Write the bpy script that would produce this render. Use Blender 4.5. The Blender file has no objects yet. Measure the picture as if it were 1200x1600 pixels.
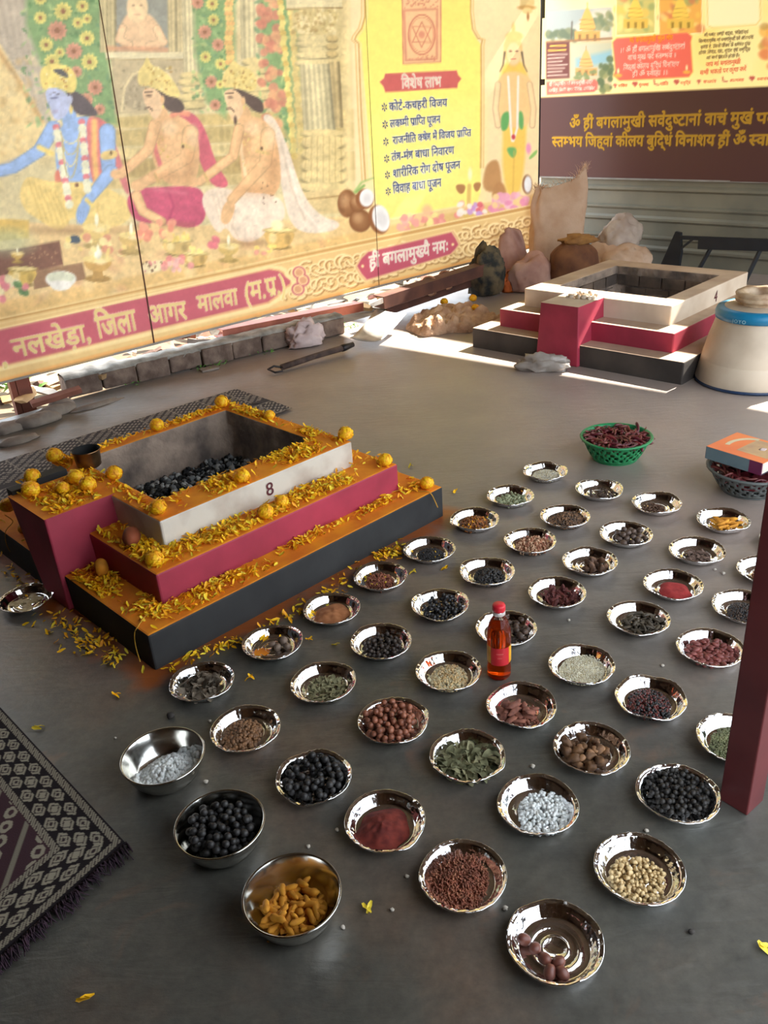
import bpy, bmesh, math, random
import numpy as np
from mathutils import Vector, Matrix, noise
random.seed(7)
RNG = np.random.default_rng(11)
scene = bpy.context.scene
COL = scene.collection

# ---------------------------------------------------------------- camera
FPX, PITCH, ROLL, CAMZ = 1326.9, 0.46415, -0.07121, 1.3604
FWD = np.array([0, math.cos(PITCH), -math.sin(PITCH)])
_up = np.array([0, math.sin(PITCH), math.cos(PITCH)])
_rt = np.array([1.0, 0, 0])
RT = math.cos(ROLL) * _rt + math.sin(ROLL) * _up
UP = -math.sin(ROLL) * _rt + math.cos(ROLL) * _up
CAMP = np.array([0, 0, CAMZ])
cam_d = bpy.data.cameras.new('camera')
cam_d.sensor_fit = 'VERTICAL'
cam_d.sensor_height = 24.0
cam_d.lens = FPX / 1600.0 * 24.0
cam_d.clip_end = 200
cam = bpy.data.objects.new('camera', cam_d)
COL.objects.link(cam)
R3 = Matrix(((RT[0], UP[0], -FWD[0]), (RT[1], UP[1], -FWD[1]), (RT[2], UP[2], -FWD[2])))
cam.matrix_world = Matrix.Translation(Vector(CAMP)) @ R3.to_4x4()
scene.camera = cam

# ---------------------------------------------------------------- daylight and exposure
SUN_AZ, SUN_EL = math.radians(51.5), math.radians(42.0)
SDIR = np.array([math.sin(SUN_AZ) * math.cos(SUN_EL), math.cos(SUN_AZ) * math.cos(SUN_EL), math.sin(SUN_EL)])
world = bpy.data.worlds.new('sky')
scene.world = world
world.use_nodes = True
_wn = world.node_tree.nodes
_bg = _wn['Background']
_bg.inputs[0].default_value = (0.84, 0.92, 1.0, 1)
_bg.inputs[1].default_value = 3.4
sun_d = bpy.data.lights.new('sun', 'SUN')
sun_d.energy = 26.0
sun_d.color = (1.0, 0.93, 0.80)
sun_d.angle = math.radians(0.55)
sun = bpy.data.objects.new('sun', sun_d)
COL.objects.link(sun)
sun.rotation_euler = Vector(SDIR).to_track_quat('Z', 'Y').to_euler()
sun.location = (3, 3, 6)
scene.view_settings.view_transform = 'Standard'
scene.view_settings.look = 'None'
scene.view_settings.gamma = 1.0
scene.view_settings.use_curve_mapping = False
scene.view_settings.exposure = 0.42

# ---------------------------------------------------------------- helpers
def ray(px, py):
    return FWD + (px - 600) / FPX * RT - (py - 800) / FPX * UP

def project(X):
    d = X - CAMP
    z = d @ FWD
    return 600 + FPX * (d @ RT) / z, 800 - FPX * (d @ UP) / z

def at(px, py, z=0.0):
    """World point at height z that the photograph shows at this pixel."""
    r = ray(px, py)
    return CAMP + r * ((z - CAMZ) / r[2])

def on_plane(px, py, p0, n):
    r = ray(px, py)
    return CAMP + r * (((p0 - CAMP) @ n) / (r @ n))

def lin(c):
    """sRGB 0-255 to linear."""
    a = np.asarray(c, float) / 255.0
    return np.where(a <= 0.04045, a / 12.92, ((a + 0.055) / 1.055) ** 2.4)

def L4(c):
    return (*[float(v) for v in lin(c)], 1.0)

MATS = {}
def mat(name, col, rough=0.7, metal=0.0, col2=None, var=0.12, scale=9.0, bump=0.0, bscale=60.0, spec=0.5, lo=0.35, hi=0.65, detail=4.0, bdist=0.004, trans=None, **kw):
    """Procedural material: two colours mixed by noise, optional bump."""
    if name in MATS:
        return MATS[name]
    m = bpy.data.materials.new(name)
    m.use_nodes = True
    nt = m.node_tree
    b = nt.nodes['Principled BSDF']
    b.inputs['Roughness'].default_value = rough
    b.inputs['Metallic'].default_value = metal
    b.inputs['Specular IOR Level'].default_value = spec
    c1 = np.array(L4(col))
    c2 = np.array(L4(col2)) if col2 is not None else np.array([*(c1[:3] * (1 - var * 2.2)), 1])
    tc = nt.nodes.new('ShaderNodeTexCoord')
    nz = nt.nodes.new('ShaderNodeTexNoise')
    nz.inputs['Scale'].default_value = scale
    nz.inputs['Detail'].default_value = detail
    nt.links.new(tc.outputs['Object'], nz.inputs['Vector'])
    rp = nt.nodes.new('ShaderNodeValToRGB')
    rp.color_ramp.elements[0].position = lo
    rp.color_ramp.elements[1].position = hi
    rp.color_ramp.elements[0].color = tuple(c2)
    rp.color_ramp.elements[1].color = tuple(c1)
    nt.links.new(nz.outputs['Fac'], rp.inputs['Fac'])
    nt.links.new(rp.outputs['Color'], b.inputs['Base Color'])
    if bump:
        n2 = nt.nodes.new('ShaderNodeTexNoise')
        n2.inputs['Scale'].default_value = bscale
        n2.inputs['Detail'].default_value = 5
        nt.links.new(tc.outputs['Object'], n2.inputs['Vector'])
        bp = nt.nodes.new('ShaderNodeBump')
        bp.inputs['Strength'].default_value = bump
        bp.inputs['Distance'].default_value = bdist
        nt.links.new(n2.outputs['Fac'], bp.inputs['Height'])
        nt.links.new(bp.outputs['Normal'], b.inputs['Normal'])
    for k, v in kw.items():
        b.inputs[k].default_value = v
    MATS[name] = m
    return m

class MB:
    """Collects vertices and faces; build() links them as ONE mesh object."""
    def __init__(s):
        s.v, s.f, s.mi = [], [], []
    def add(s, verts, faces, mi=0):
        o = len(s.v)
        s.v.extend([tuple(map(float, p)) for p in verts])
        s.f.extend([tuple(i + o for i in f) for f in faces])
        s.mi.extend([mi] * len(faces))
        return s
    def box(s, c, h, ax=None, mi=0, taper=1.0, topmi=None):
        """centre c, half sizes h, axes ax (rows)"""
        A = np.eye(3) if ax is None else np.asarray(ax, float)
        c = np.asarray(c, float)
        vs = []
        for dz in (-1, 1):
            t = taper if dz > 0 else 1.0
            for dx, dy in ((-1, -1), (1, -1), (1, 1), (-1, 1)):
                vs.append(c + dx * h[0] * t * A[0] + dy * h[1] * t * A[1] + dz * h[2] * A[2])
        s.add(vs, [(3, 2, 1, 0), (0, 1, 5, 4), (1, 2, 6, 5), (2, 3, 7, 6), (3, 0, 4, 7)], mi)
        s.add(vs, [(4, 5, 6, 7)], mi if topmi is None else topmi)
        return s
    def lathe(s, prof, n=32, c=(0, 0, 0), mi=0, fn=None):
        vs, fs = [], []
        for r, z in prof:
            for k in range(n):
                t = 2 * math.pi * k / n
                p = [r * math.cos(t), r * math.sin(t), z]
                if fn:
                    p = fn(p, r, z, t)
                vs.append((p[0] + c[0], p[1] + c[1], p[2] + c[2]))
        for i in range(len(prof) - 1):
            for k in range(n):
                k2 = (k + 1) % n
                fs.append((i * n + k, i * n + k2, (i + 1) * n + k2, (i + 1) * n + k))
        s.add(vs, fs, mi)
        return s
    def cap(s, r, z, n=32, c=(0, 0, 0), up=True, mi=0, fn=None):
        vs = []
        for k in range(n):
            t = 2 * math.pi * k / n
            p = [r * math.cos(t), r * math.sin(t), z]
            if fn:
                p = fn(p, r, z, t)
            vs.append((p[0] + c[0], p[1] + c[1], p[2] + c[2]))
        s.add(vs, [tuple(range(n)) if up else tuple(reversed(range(n)))], mi)
        return s
    def tube(s, pts, r, n=8, mi=0):
        pts = [np.asarray(p, float) for p in pts]
        vs, fs = [], []
        m = len(pts)
        for i, p in enumerate(pts):
            d = pts[min(i + 1, m - 1)] - pts[max(i - 1, 0)]
            d = d / (np.linalg.norm(d) + 1e-9)
            a = np.cross(d, [0, 0, 1.0] if abs(d[2]) < 0.9 else [1.0, 0, 0])
            a /= np.linalg.norm(a)
            b = np.cross(a, d)
            rr = r[i] if hasattr(r, '__len__') else r
            for k in range(n):
                t = 2 * math.pi * k / n
                vs.append(p + rr * (math.cos(t) * a + math.sin(t) * b))
        for i in range(m - 1):
            for k in range(n):
                k2 = (k + 1) % n
                fs.append((i * n + k, i * n + k2, (i + 1) * n + k2, (i + 1) * n + k))
        fs.append(tuple(reversed(range(n))))
        fs.append(tuple(range((m - 1) * n, m * n)))
        s.add(vs, fs, mi)
        return s
    def build(s, name, mats, parent=None, smooth=False):
        me = bpy.data.meshes.new(name)
        me.from_pydata(s.v, [], s.f)
        if not isinstance(mats, (list, tuple)):
            mats = [mats]
        for m in mats:
            me.materials.append(m)
        if len(mats) > 1:
            me.polygons.foreach_set('material_index', s.mi)
        if smooth:
            me.polygons.foreach_set('use_smooth', [True] * len(me.polygons))
        me.update()
        return link(name, me, parent)

def link(name, me, parent=None):
    o = bpy.data.objects.new(name, me)
    COL.objects.link(o)
    if parent is not None:
        o.parent = parent
    return o

def tag(o, label=None, cat=None, group=None, kind=None):
    if label: o['label'] = label
    if cat: o['category'] = cat
    if group: o['group'] = group
    if kind: o['kind'] = kind
    return o

def thing(name, label, cat, loc=(0, 0, 0), rz=0.0, group=None):
    o = bpy.data.objects.new(name, None)
    COL.objects.link(o)
    o.location = [float(v) for v in loc]
    o.rotation_euler = (0, 0, rz)
    o.empty_display_size = 0.05
    return tag(o, label, cat, group)

def bevel(o, w=0.004, seg=2, angle=40):
    m = o.modifiers.new('bevel', 'BEVEL')
    m.width = w
    m.segments = seg
    m.limit_method = 'ANGLE'
    m.angle_limit = math.radians(angle)
    return o

_ico = {}
def ico(sub):
    if sub not in _ico:
        bm = bmesh.new()
        bmesh.ops.create_icosphere(bm, subdivisions=sub, radius=1.0)
        v = np.array([p.co[:] for p in bm.verts])
        f = [tuple(q.index for q in p.verts) for p in bm.faces]
        bm.free()
        _ico[sub] = (v, f)
    return _ico[sub]

def lumpy(sub, sc, amp, freq, seed):
    v, f = ico(sub)
    v = v.copy()
    off = Vector((seed * 3.1, seed * 7.7, seed * 1.3))
    for i, p in enumerate(v):
        k = 1 + amp * noise.noise(Vector(p) * freq + off)
        v[i] = p * k
    return v * np.asarray(sc, float), f

def rot_mats(n, rng, flat=0.0):
    """n random rotation matrices; flat -> only small tilt"""
    az = rng.uniform(0, 2 * np.pi, n)
    ti = rng.uniform(-1, 1, n) * (np.pi / 2 if flat == 0 else flat)
    ro = rng.uniform(-1, 1, n) * (np.pi if flat == 0 else flat)
    ca, sa, ct, st, cr, sr = np.cos(az), np.sin(az), np.cos(ti), np.sin(ti), np.cos(ro), np.sin(ro)
    Z = np.zeros(n); O = np.ones(n)
    Rz = np.stack([ca, -sa, Z, sa, ca, Z, Z, Z, O], -1).reshape(n, 3, 3)
    Ry = np.stack([ct, Z, st, Z, O, Z, -st, Z, ct], -1).reshape(n, 3, 3)
    Rx = np.stack([O, Z, Z, Z, cr, -sr, Z, sr, cr], -1).reshape(n, 3, 3)
    return Rz @ Ry @ Rx

def merged(name, tv, tf, pos, rots, scales, mats, parent=None, smooth=True, mi=None):
    """One mesh holding a copy of the template at each position (for material nobody could count)."""
    n = len(pos)
    tv = np.asarray(tv, float)
    V = np.einsum('nij,vj->nvi', rots, tv) * np.asarray(scales, float).reshape(n, 1, -1) + np.asarray(pos, float)[:, None, :]
    nv = len(tv)
    fl = [len(f) for f in tf]
    flat = np.concatenate([np.asarray(f) for f in tf])
    loops = (flat[None, :] + (np.arange(n) * nv)[:, None]).ravel()
    tot = np.tile(fl, n)
    start = np.concatenate([[0], np.cumsum(tot)[:-1]])
    me = bpy.data.meshes.new(name)
    me.vertices.add(n * nv)
    me.vertices.foreach_set('co', V.ravel())
    me.loops.add(len(loops))
    me.loops.foreach_set('vertex_index', loops.astype(np.int32))
    me.polygons.add(len(tot))
    me.polygons.foreach_set('loop_start', start.astype(np.int32))
    if not isinstance(mats, (list, tuple)):
        mats = [mats]
    for m in mats:
        me.materials.append(m)
    if len(mats) > 1:
        idx = RNG.integers(0, len(mats), n) if mi is None else mi
        me.polygons.foreach_set('material_index', np.repeat(idx, len(tf)).astype(np.int32))
    me.update(calc_edges=True)
    if smooth:
        me.polygons.foreach_set('use_smooth', np.ones(len(tot), bool))
    me.validate()
    return link(name, me, parent)

# room axes: EU runs along the banner wall away from the camera, EV along the back wall to the right
AL = math.radians(40.5)
EU = np.array([math.cos(AL), math.sin(AL), 0])
NL = np.array([math.sin(AL), -math.cos(AL), 0])
P0L = np.array([-1.76, 4.20, 0]) + NL * 0.03
AB = math.radians(133.5)
EV = np.array([-math.cos(AB), -math.sin(AB), 0])
NB = np.array([-math.sin(AB), math.cos(AB), 0])
P0B = np.array([2.4, 6.45, 0])
EZ = np.array([0, 0, 1.0])
def LW(u, z, off=0.0): return P0L + u * EU + z * EZ + off * NL
def BW(u, z, off=0.0): return P0B + u * EV + z * EZ + off * NB
def l_uz(px, py, off=0.0):
    X = on_plane(px, py, P0L + off * NL, NL)
    return float((X - P0L) @ EU), float(X[2])
def b_uz(px, py, off=0.0):
    X = on_plane(px, py, P0B + off * NB, NB)
    return float((X - P0B) @ EV), float(X[2])
BAN_TRANS, POS_TRANS = 0.20, 0.045
# ================================================================ SETTING
def floor_material():
    m = bpy.data.materials.new('cement floor')
    m.use_nodes = True
    nt = m.node_tree
    N, K = nt.nodes, nt.links
    b = N['Principled BSDF']
    geo = N.new('ShaderNodeNewGeometry')
    def noise_(scale, detail=5, rough=0.55, dist=0.0):
        n = N.new('ShaderNodeTexNoise')
        n.inputs['Scale'].default_value = scale
        n.inputs['Detail'].default_value = detail
        n.inputs['Roughness'].default_value = rough
        n.inputs['Distortion'].default_value = dist
        K.new(geo.outputs['Position'], n.inputs['Vector'])
        return n
    def ramp(src, stops):
        r = N.new('ShaderNodeValToRGB')
        e = r.color_ramp.elements
        while len(e) < len(stops):
            e.new(0.5)
        for i, (p, c) in enumerate(stops):
            e[i].position = p
            e[i].color = c
        K.new(src, r.inputs['Fac'])
        return r
    def mix(f, a, c, mode='MIX'):
        x = N.new('ShaderNodeMix')
        x.data_type = 'RGBA'
        x.blend_type = mode
        if hasattr(f, 'is_linked') or not isinstance(f, (int, float)):
            K.new(f, x.inputs[0])
        else:
            x.inputs[0].default_value = f
        for s, v in ((x.inputs[6], a), (x.inputs[7], c)):
            if isinstance(v, tuple):
                s.default_value = v
            else:
                K.new(v, s)
        return x.outputs[2]
    big = ramp(noise_(1.3, 6, 0.6, 0.4).outputs['Fac'], [(0.30, L4((70, 74, 69))), (0.5, L4((88, 85, 78))), (0.68, L4((112, 90, 74)))])
    grain = ramp(noise_(38, 6, 0.7).outputs['Fac'], [(0.3, (0.62, 0.62, 0.62, 1)), (0.7, (1.2, 1.2, 1.2, 1))])
    c = mix(0.8, big.outputs['Color'], grain.outputs['Color'], 'MULTIPLY')
    mott = ramp(noise_(8, 6, 0.7, 1.2).outputs['Fac'], [(0.32, (0.78, 0.78, 0.80, 1)), (0.68, (1.14, 1.12, 1.10, 1))])
    c = mix(0.9, c, mott.outputs['Color'], 'MULTIPLY')
    spots = ramp(noise_(5.5, 4, 0.6, 0.8).outputs['Fac'], [(0.60, (0, 0, 0, 1)), (0.72, (0.6, 0.6, 0.6, 1))])
    c = mix(spots.outputs['Color'], c, L4((124, 92, 72)))
    # far floor painted paler in place of light falloff, broken up by noise
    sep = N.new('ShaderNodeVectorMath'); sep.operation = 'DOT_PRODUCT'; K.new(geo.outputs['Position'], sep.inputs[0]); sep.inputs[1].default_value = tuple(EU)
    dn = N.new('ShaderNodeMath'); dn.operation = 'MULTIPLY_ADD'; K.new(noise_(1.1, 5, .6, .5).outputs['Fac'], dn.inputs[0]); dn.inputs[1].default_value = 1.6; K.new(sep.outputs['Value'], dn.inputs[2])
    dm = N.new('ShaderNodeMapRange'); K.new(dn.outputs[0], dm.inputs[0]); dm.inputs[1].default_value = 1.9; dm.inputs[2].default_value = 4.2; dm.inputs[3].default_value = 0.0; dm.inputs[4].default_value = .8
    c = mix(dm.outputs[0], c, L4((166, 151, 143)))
    # rust-orange turmeric washed onto the floor round the fire pit
    mp = N.new('ShaderNodeVectorMath'); mp.operation = 'SUBTRACT'
    K.new(geo.outputs['Position'], mp.inputs[0]); mp.inputs[1].default_value = (PIT8[0], PIT8[1], 0)
    rt = N.new('ShaderNodeVectorRotate'); rt.rotation_type = 'Z_AXIS'
    K.new(mp.outputs[0], rt.inputs['Vector']); rt.inputs['Angle'].default_value = -PIT8[2]
    ab = N.new('ShaderNodeVectorMath'); ab.operation = 'ABSOLUTE'; K.new(rt.outputs[0], ab.inputs[0])
    sb = N.new('ShaderNodeVectorMath'); sb.operation = 'SUBTRACT'; K.new(ab.outputs[0], sb.inputs[0]); sb.inputs[1].default_value = (0.58, 0.568, 0)
    sx = N.new('ShaderNodeSeparateXYZ'); K.new(sb.outputs[0], sx.inputs[0])
    mx = N.new('ShaderNodeMath'); mx.operation = 'MAXIMUM'; K.new(sx.outputs[0], mx.inputs[0]); K.new(sx.outputs[1], mx.inputs[1])
    nz = N.new('ShaderNodeMath'); nz.operation = 'MULTIPLY_ADD'; K.new(noise_(7, 4).outputs['Fac'], nz.inputs[0]); nz.inputs[1].default_value = 0.22; K.new(mx.outputs[0], nz.inputs[2])
    st = ramp(nz.outputs[0], [(0.125, (0.95, 0.95, 0.95, 1)), (0.20, (0, 0, 0, 1))])
    c = mix(st.outputs['Color'], c, L4((150, 76, 22)))
    K.new(c, b.inputs['Base Color'])
    rr = ramp(noise_(3.0, 5, 0.6).outputs['Fac'], [(0.3, (0.30,) * 3 + (1,)), (0.7, (0.46,) * 3 + (1,))])
    K.new(rr.outputs['Color'], b.inputs['Roughness'])
    b.inputs['Specular IOR Level'].default_value = 0.75
    # trowel marks
    mpg = N.new('ShaderNodeMapping')
    K.new(geo.outputs['Position'], mpg.inputs['Vector'])
    mpg.inputs['Rotation'].default_value = (0, 0, 0.9)
    mpg.inputs['Scale'].default_value = (6, 24, 1)
    tr = N.new('ShaderNodeTexNoise'); tr.inputs['Scale'].default_value = 1.0; tr.inputs['Detail'].default_value = 4; tr.inputs['Distortion'].default_value = 1.6
    K.new(mpg.outputs[0], tr.inputs['Vector'])
    bp = N.new('ShaderNodeBump'); bp.inputs['Strength'].default_value = 0.32; bp.inputs['Distance'].default_value = 0.005
    K.new(tr.outputs['Fac'], bp.inputs['Height'])
    bp2 = N.new('ShaderNodeBump'); bp2.inputs['Strength'].default_value = 0.2; bp2.inputs['Distance'].default_value = 0.003
    K.new(noise_(90, 5, 0.7).outputs['Fac'], bp2.inputs['Height']); K.new(bp.outputs[0], bp2.inputs['Normal'])
    K.new(bp2.outputs[0], b.inputs['Normal'])
    return m

PIT8 = (-0.6032, 2.6781, 0.7485)
PIT4 = (1.4957, 4.7628, 0.7786)

K0 = LW(-8.5, 0, 0.0)
def slab(name, pts, z0, z1, m, parent=None):
    mb = MB()
    n = len(pts)
    vs = [(p[0], p[1], z0) for p in pts] + [(p[0], p[1], z1) for p in pts]
    fs = [tuple(reversed(range(n))), tuple(range(n, 2 * n))] + [(i, (i + 1) % n, n + (i + 1) % n, n + i) for i in range(n)]
    mb.add(vs, fs)
    return mb.build(name, m, parent)

def room(u, v):
    """point of the floor plan: u along the banner wall from its near reference, v to the right of that wall"""
    return P0L + u * EU + v * NL
# back wall line is EV; corner of plan
RV = NL
FL = [room(-6.0, 0.02), room(4.72, 0.02), BW(5.6, 0), room(-6.0, 6.5)]
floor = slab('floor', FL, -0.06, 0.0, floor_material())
tag(floor, 'smooth grey-brown cement floor with rust-coloured stains', kind='structure')
ground = slab('ground', [(-30, -20), (30, -20), (30, 40), (-30, 40)], -0.2, -0.065,
              mat('dry earth', (128, 110, 88), 0.95, col2=(92, 76, 58), scale=1.5, bump=0.4, bscale=12, bdist=0.03))
tag(ground, 'dry pale earth outside the shed', kind='structure')

# corrugated back wall
m_sheet = mat('painted sheet', (128, 124, 108), 0.5, col2=(108, 106, 94), scale=3.0, bump=0.05, bscale=30)
def corrugated(name, fn, w0, w1, z0, z1, m, period=0.2):
    prof = []
    z = z0
    while z < z1:
        for dz, off in ((0.0, 0.0), (0.085, 0.0), (0.1, 0.022), (0.115, 0.022), (0.13, 0.008), (0.165, 0.008), (0.18, 0.022), (0.19, 0.022)):
            if z + dz * period / 0.2 < z1:
                prof.append((z + dz * period / 0.2, off))
        z += period
    prof.append((z1, prof[-1][1]))
    mb = MB()
    vs, fs = [], []
    for zz, off in prof:
        vs.append(fn(w0, zz, off)); vs.append(fn(w1, zz, off))
    for i in range(len(prof) - 1):
        fs.append((2 * i, 2 * i + 1, 2 * i + 3, 2 * i + 2))
    mb.add(vs, fs)
    o = mb.build(name, m)
    s = o.modifiers.new('solid', 'SOLIDIFY'); s.thickness = 0.004
    return o
SHEET_TOP = 1.22
wb = corrugated('wall_back', BW, -1.33, 4.6, 0.0, SHEET_TOP, m_sheet, 0.215)
tag(wb, 'grey-green corrugated metal sheet wall under the maroon poster', kind='structure')
wf = corrugated('wall_front', lambda w, z, o: room(-6.0, w) + np.array([0, 0, z]) + EU * o, -0.2, 4.5, 0.0, 2.7, mat('brown sheet', (120, 92, 70), .6, col2=(92, 70, 54), scale=2), 0.215)
tag(wf, 'corrugated metal sheet wall behind the viewer', kind='structure')

wr = corrugated('wall_right_added', lambda w, z, o: room(w, 4.5) + np.array([0, 0, z]) - NL * o, -6.0, -0.75, 0.0, 2.6, MATS['brown sheet'], 0.215)  # unseen wall added to darken the floor near the camera
wl = corrugated('wall_left_added', lambda w, z, o: room(w, -.02) + np.array([0, 0, z]) + NL * o, -6.0, -1.0, 0.0, 2.6, MATS['brown sheet'], 0.215)  # unseen wall added to keep daylight off the left floor and faces
tag(wl, 'added corrugated metal sheet wall shading the floor left of the viewer', kind='structure')
tag(wr, 'added corrugated metal sheet wall shading the near floor right of the viewer', kind='structure')
# roof sheet and purlins; the daylight comes in over the poster, below the eave
m_roof = mat('roof sheet', (84, 74, 64), 0.6, col2=(64, 55, 48), scale=2.0)
EAVE = 2.56
def eave(w, e): return BW(w, 0) + NB * e
roof = slab('ceiling', [room(-6.2, -0.1), room(4.75, -0.1), eave(-.4, -.06), eave(1.6, -.23), eave(3.6, -.23), room(-6.2, 4.55)], EAVE, EAVE + 0.05, m_roof)
tag(roof, 'metal sheet roof over the shed', kind='structure')
m_red = mat('red oxide paint', (104, 42, 42), 0.5, col2=(84, 30, 32), scale=5, bump=0.08, bscale=40)
def beam(name, a, b, w, h, m, parent=None, kind=None):
    a = np.asarray(a, float); b = np.asarray(b, float)
    d = b - a; l = np.linalg.norm(d); d /= l
    s = np.cross(d, EZ) if abs(d[2]) < 0.9 else np.array([1.0, 0, 0]); s /= np.linalg.norm(s)
    t = np.cross(s, d)
    o = MB().box((a + b) / 2, (l / 2, w / 2, h / 2), (d, s, t)).build(name, m, parent)
    return o
for i, u in enumerate((-4.6, -2.2, 0.2, 2.4)):
    tag(beam('trim_%d' % (i + 1), room(u, 0.0) + EZ * 2.5, room(u, 4.5) + EZ * 2.5, 0.06, 0.1, m_red), kind='structure')

# the red steel post at the right edge of the picture, and the one behind the banner
def post(label, c, rz, w, h, m):
    t = thing('steel_post', label, 'post', (c[0], c[1], 0), rz)
    o = MB().box((0, 0, h / 2), (w / 2, w / 2, h / 2)).build('shaft', m, t)
    bevel(o, 0.003, 2)
    return t
pc = np.array([0.686, 1.234]); dl = np.array([-0.60, 0.80]); dr = np.array([0.80, 0.60])
pw = 0.062
c = pc + (dl + dr) * pw / 2
post('dark red square steel post standing in front of the plates', c, math.atan2(-dl[1], -dl[0]), pw, EAVE, m_red)
m_rust = mat('rust brown paint', (122, 66, 48), 0.6, col2=(84, 44, 36), scale=6, bump=0.1, bscale=40)
pl = at(48, 633) + 0.045 * -NL
t = thing('steel_post', 'rust-brown steel post standing behind the pink-bordered banner', 'post', (pl[0], pl[1], -0.05), AL)
o = MB().box((0, 0, 1.3), (0.035, 0.02, 1.3)).build('shaft', m_rust, t)
o = MB().box((-0.052, 0.004, 1.3), (0.014, 0.02, 1.3)).build('flange', m_rust, t)
# thin dark pole seen in the gap between the two banners
pg = LW(4.20, 0, -0.12)
t = thing('steel_pole', 'thin dark steel pole in the gap between the two banners', 'pole', (pg[0], pg[1], -0.05), AL)
m_dark = mat('dark steel', (44, 44, 48), 0.5, metal=0.3)
MB().box((0.0, 0, 1.3), (0.007, 0.007, 1.3)).build('shaft', m_dark, t)
MB().box((0, 0, 2.1), (0.02, 0.02, .33)).build('sleeve', m_dark, t)
o = MB().box((0, 0, 1.36), (0.035, 0.02, 0.02)).build('clamp', m_dark, t)

# low brick kerb along the foot of the banner
m_brickk = mat('plastered brick', (136, 116, 102), 0.95, col2=(96, 78, 68), scale=14, bump=0.8, bscale=22, bdist=0.015)
m_mort = mat('cement top', (172, 166, 156), 0.9, col2=(120, 116, 108), scale=14, bump=0.5, bscale=30, bdist=0.01)
ka, kb = at(108, 624), at(540, 521)
kd = kb - ka; kl = np.linalg.norm(kd); kd /= kl
kn = np.cross(kd, EZ)
kerb = thing('kerb', 'low weathered brick kerb along the foot of the left banner', None, ka)
kerb['kind'] = 'structure'
nb = 9
for i in range(nb):
    w = kl / nb
    off = RNG.uniform(-0.008, 0.008)
    o = MB().box((i + 0.5) * w * kd - kn * (0.07 - off) + EZ * 0.05, (w / 2 - 0.0025, 0.07, 0.05 + RNG.uniform(-.006, .004)), (kd, kn, EZ)).build('brick', m_brickk, kerb)
    bevel(o, 0.01, 2)
mb = MB()
nn = 60
for j, (oo, zz) in enumerate(((-0.006, 0.0), (-0.002, 0.104), (-0.02, 0.118), (-0.12, 0.120), (-0.14, 0.1))):
    pass
vs, fs = [], []
pr = ((-0.012, 0.085), (-0.006, 0.103), (-0.03, 0.116), (-0.11, 0.118), (-0.142, 0.095))
for i in range(nn + 1):
    for j, (oo, zz) in enumerate(pr):
        p = (i / nn) * kl * kd + kn * (oo + noise.noise((i * .5, j, 1)) * 0.012) + EZ * (zz + noise.noise((i * .45, j * .7, 5)) * 0.012)
        vs.append(p)
for i in range(nn):
    for j in range(len(pr) - 1):
        a = i * len(pr) + j
        fs.append((a, a + len(pr), a + len(pr) + 1, a + 1))
mb.add(vs, fs)
mb.build('mortar_cap', m_mort, kerb, True)
# ================================================================ DEVANAGARI LETTERING (glyphs of Blender's own font, set by hand)
_gl = {}
def glyph(ch, bold):
    key = (ch, bold)
    if key in _gl:
        return _gl[key]
    def mk_(body):
        c = bpy.data.curves.new('g', 'FONT'); c.body = body; c.size = 1.0; c.offset = bold; c.resolution_u = 2
        o = bpy.data.objects.new('g', c); COL.objects.link(o)
        bpy.context.view_layer.update()
        me = bpy.data.meshes.new_from_object(o.evaluated_get(bpy.context.evaluated_depsgraph_get()))
        v = np.array([p.co[:2] for p in me.vertices]) if len(me.vertices) else np.zeros((0, 2))
        f = [tuple(p.vertices) for p in me.polygons]
        bpy.data.objects.remove(o); bpy.data.curves.remove(c); bpy.data.meshes.remove(me)
        return v, f
    v, f = mk_(ch)
    if ch == ' ':
        adv = .26
    else:
        v2, _ = mk_(ch + ch)
        adv = (v2[:, 0].max() - v[:, 0].max()) if len(v) else .3
    _gl[key] = (v, f, adv)
    return _gl[key]
def clip_x(v, f, xmax):
    bm = bmesh.new()
    vs = [bm.verts.new((p[0], p[1], 0)) for p in v]
    for q in f:
        try: bm.faces.new([vs[i] for i in q])
        except ValueError: pass
    bmesh.ops.bisect_plane(bm, geom=bm.verts[:] + bm.edges[:] + bm.faces[:], plane_co=(xmax, 0, 0), plane_no=(1, 0, 0), clear_outer=True)
    bm.verts.index_update()
    nv = np.array([p.co[:2] for p in bm.verts]) if len(bm.verts) else np.zeros((0, 2))
    nf = [tuple(q.index for q in p.verts) for p in bm.faces]
    bm.free()
    return nv, nf
VIR, NUK = '\u094d', '\u093c'
MATRA = set('\u093e\u093f\u0940\u0941\u0942\u0943\u0947\u0948\u094b\u094c\u0945')
MARK = set('\u0902\u0901\u0903')
def is_c(ch): return '\u0915' <= ch <= '\u0939' or ch == '\u095c'
def seg(a, b, w):
    a, b = np.array(a, float), np.array(b, float); d = b - a; d /= np.linalg.norm(d); n = np.array([-d[1], d[0]]) * w / 2
    return np.array([a - n, b - n, b + n, a + n]), [(0, 1, 2, 3)]
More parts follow.
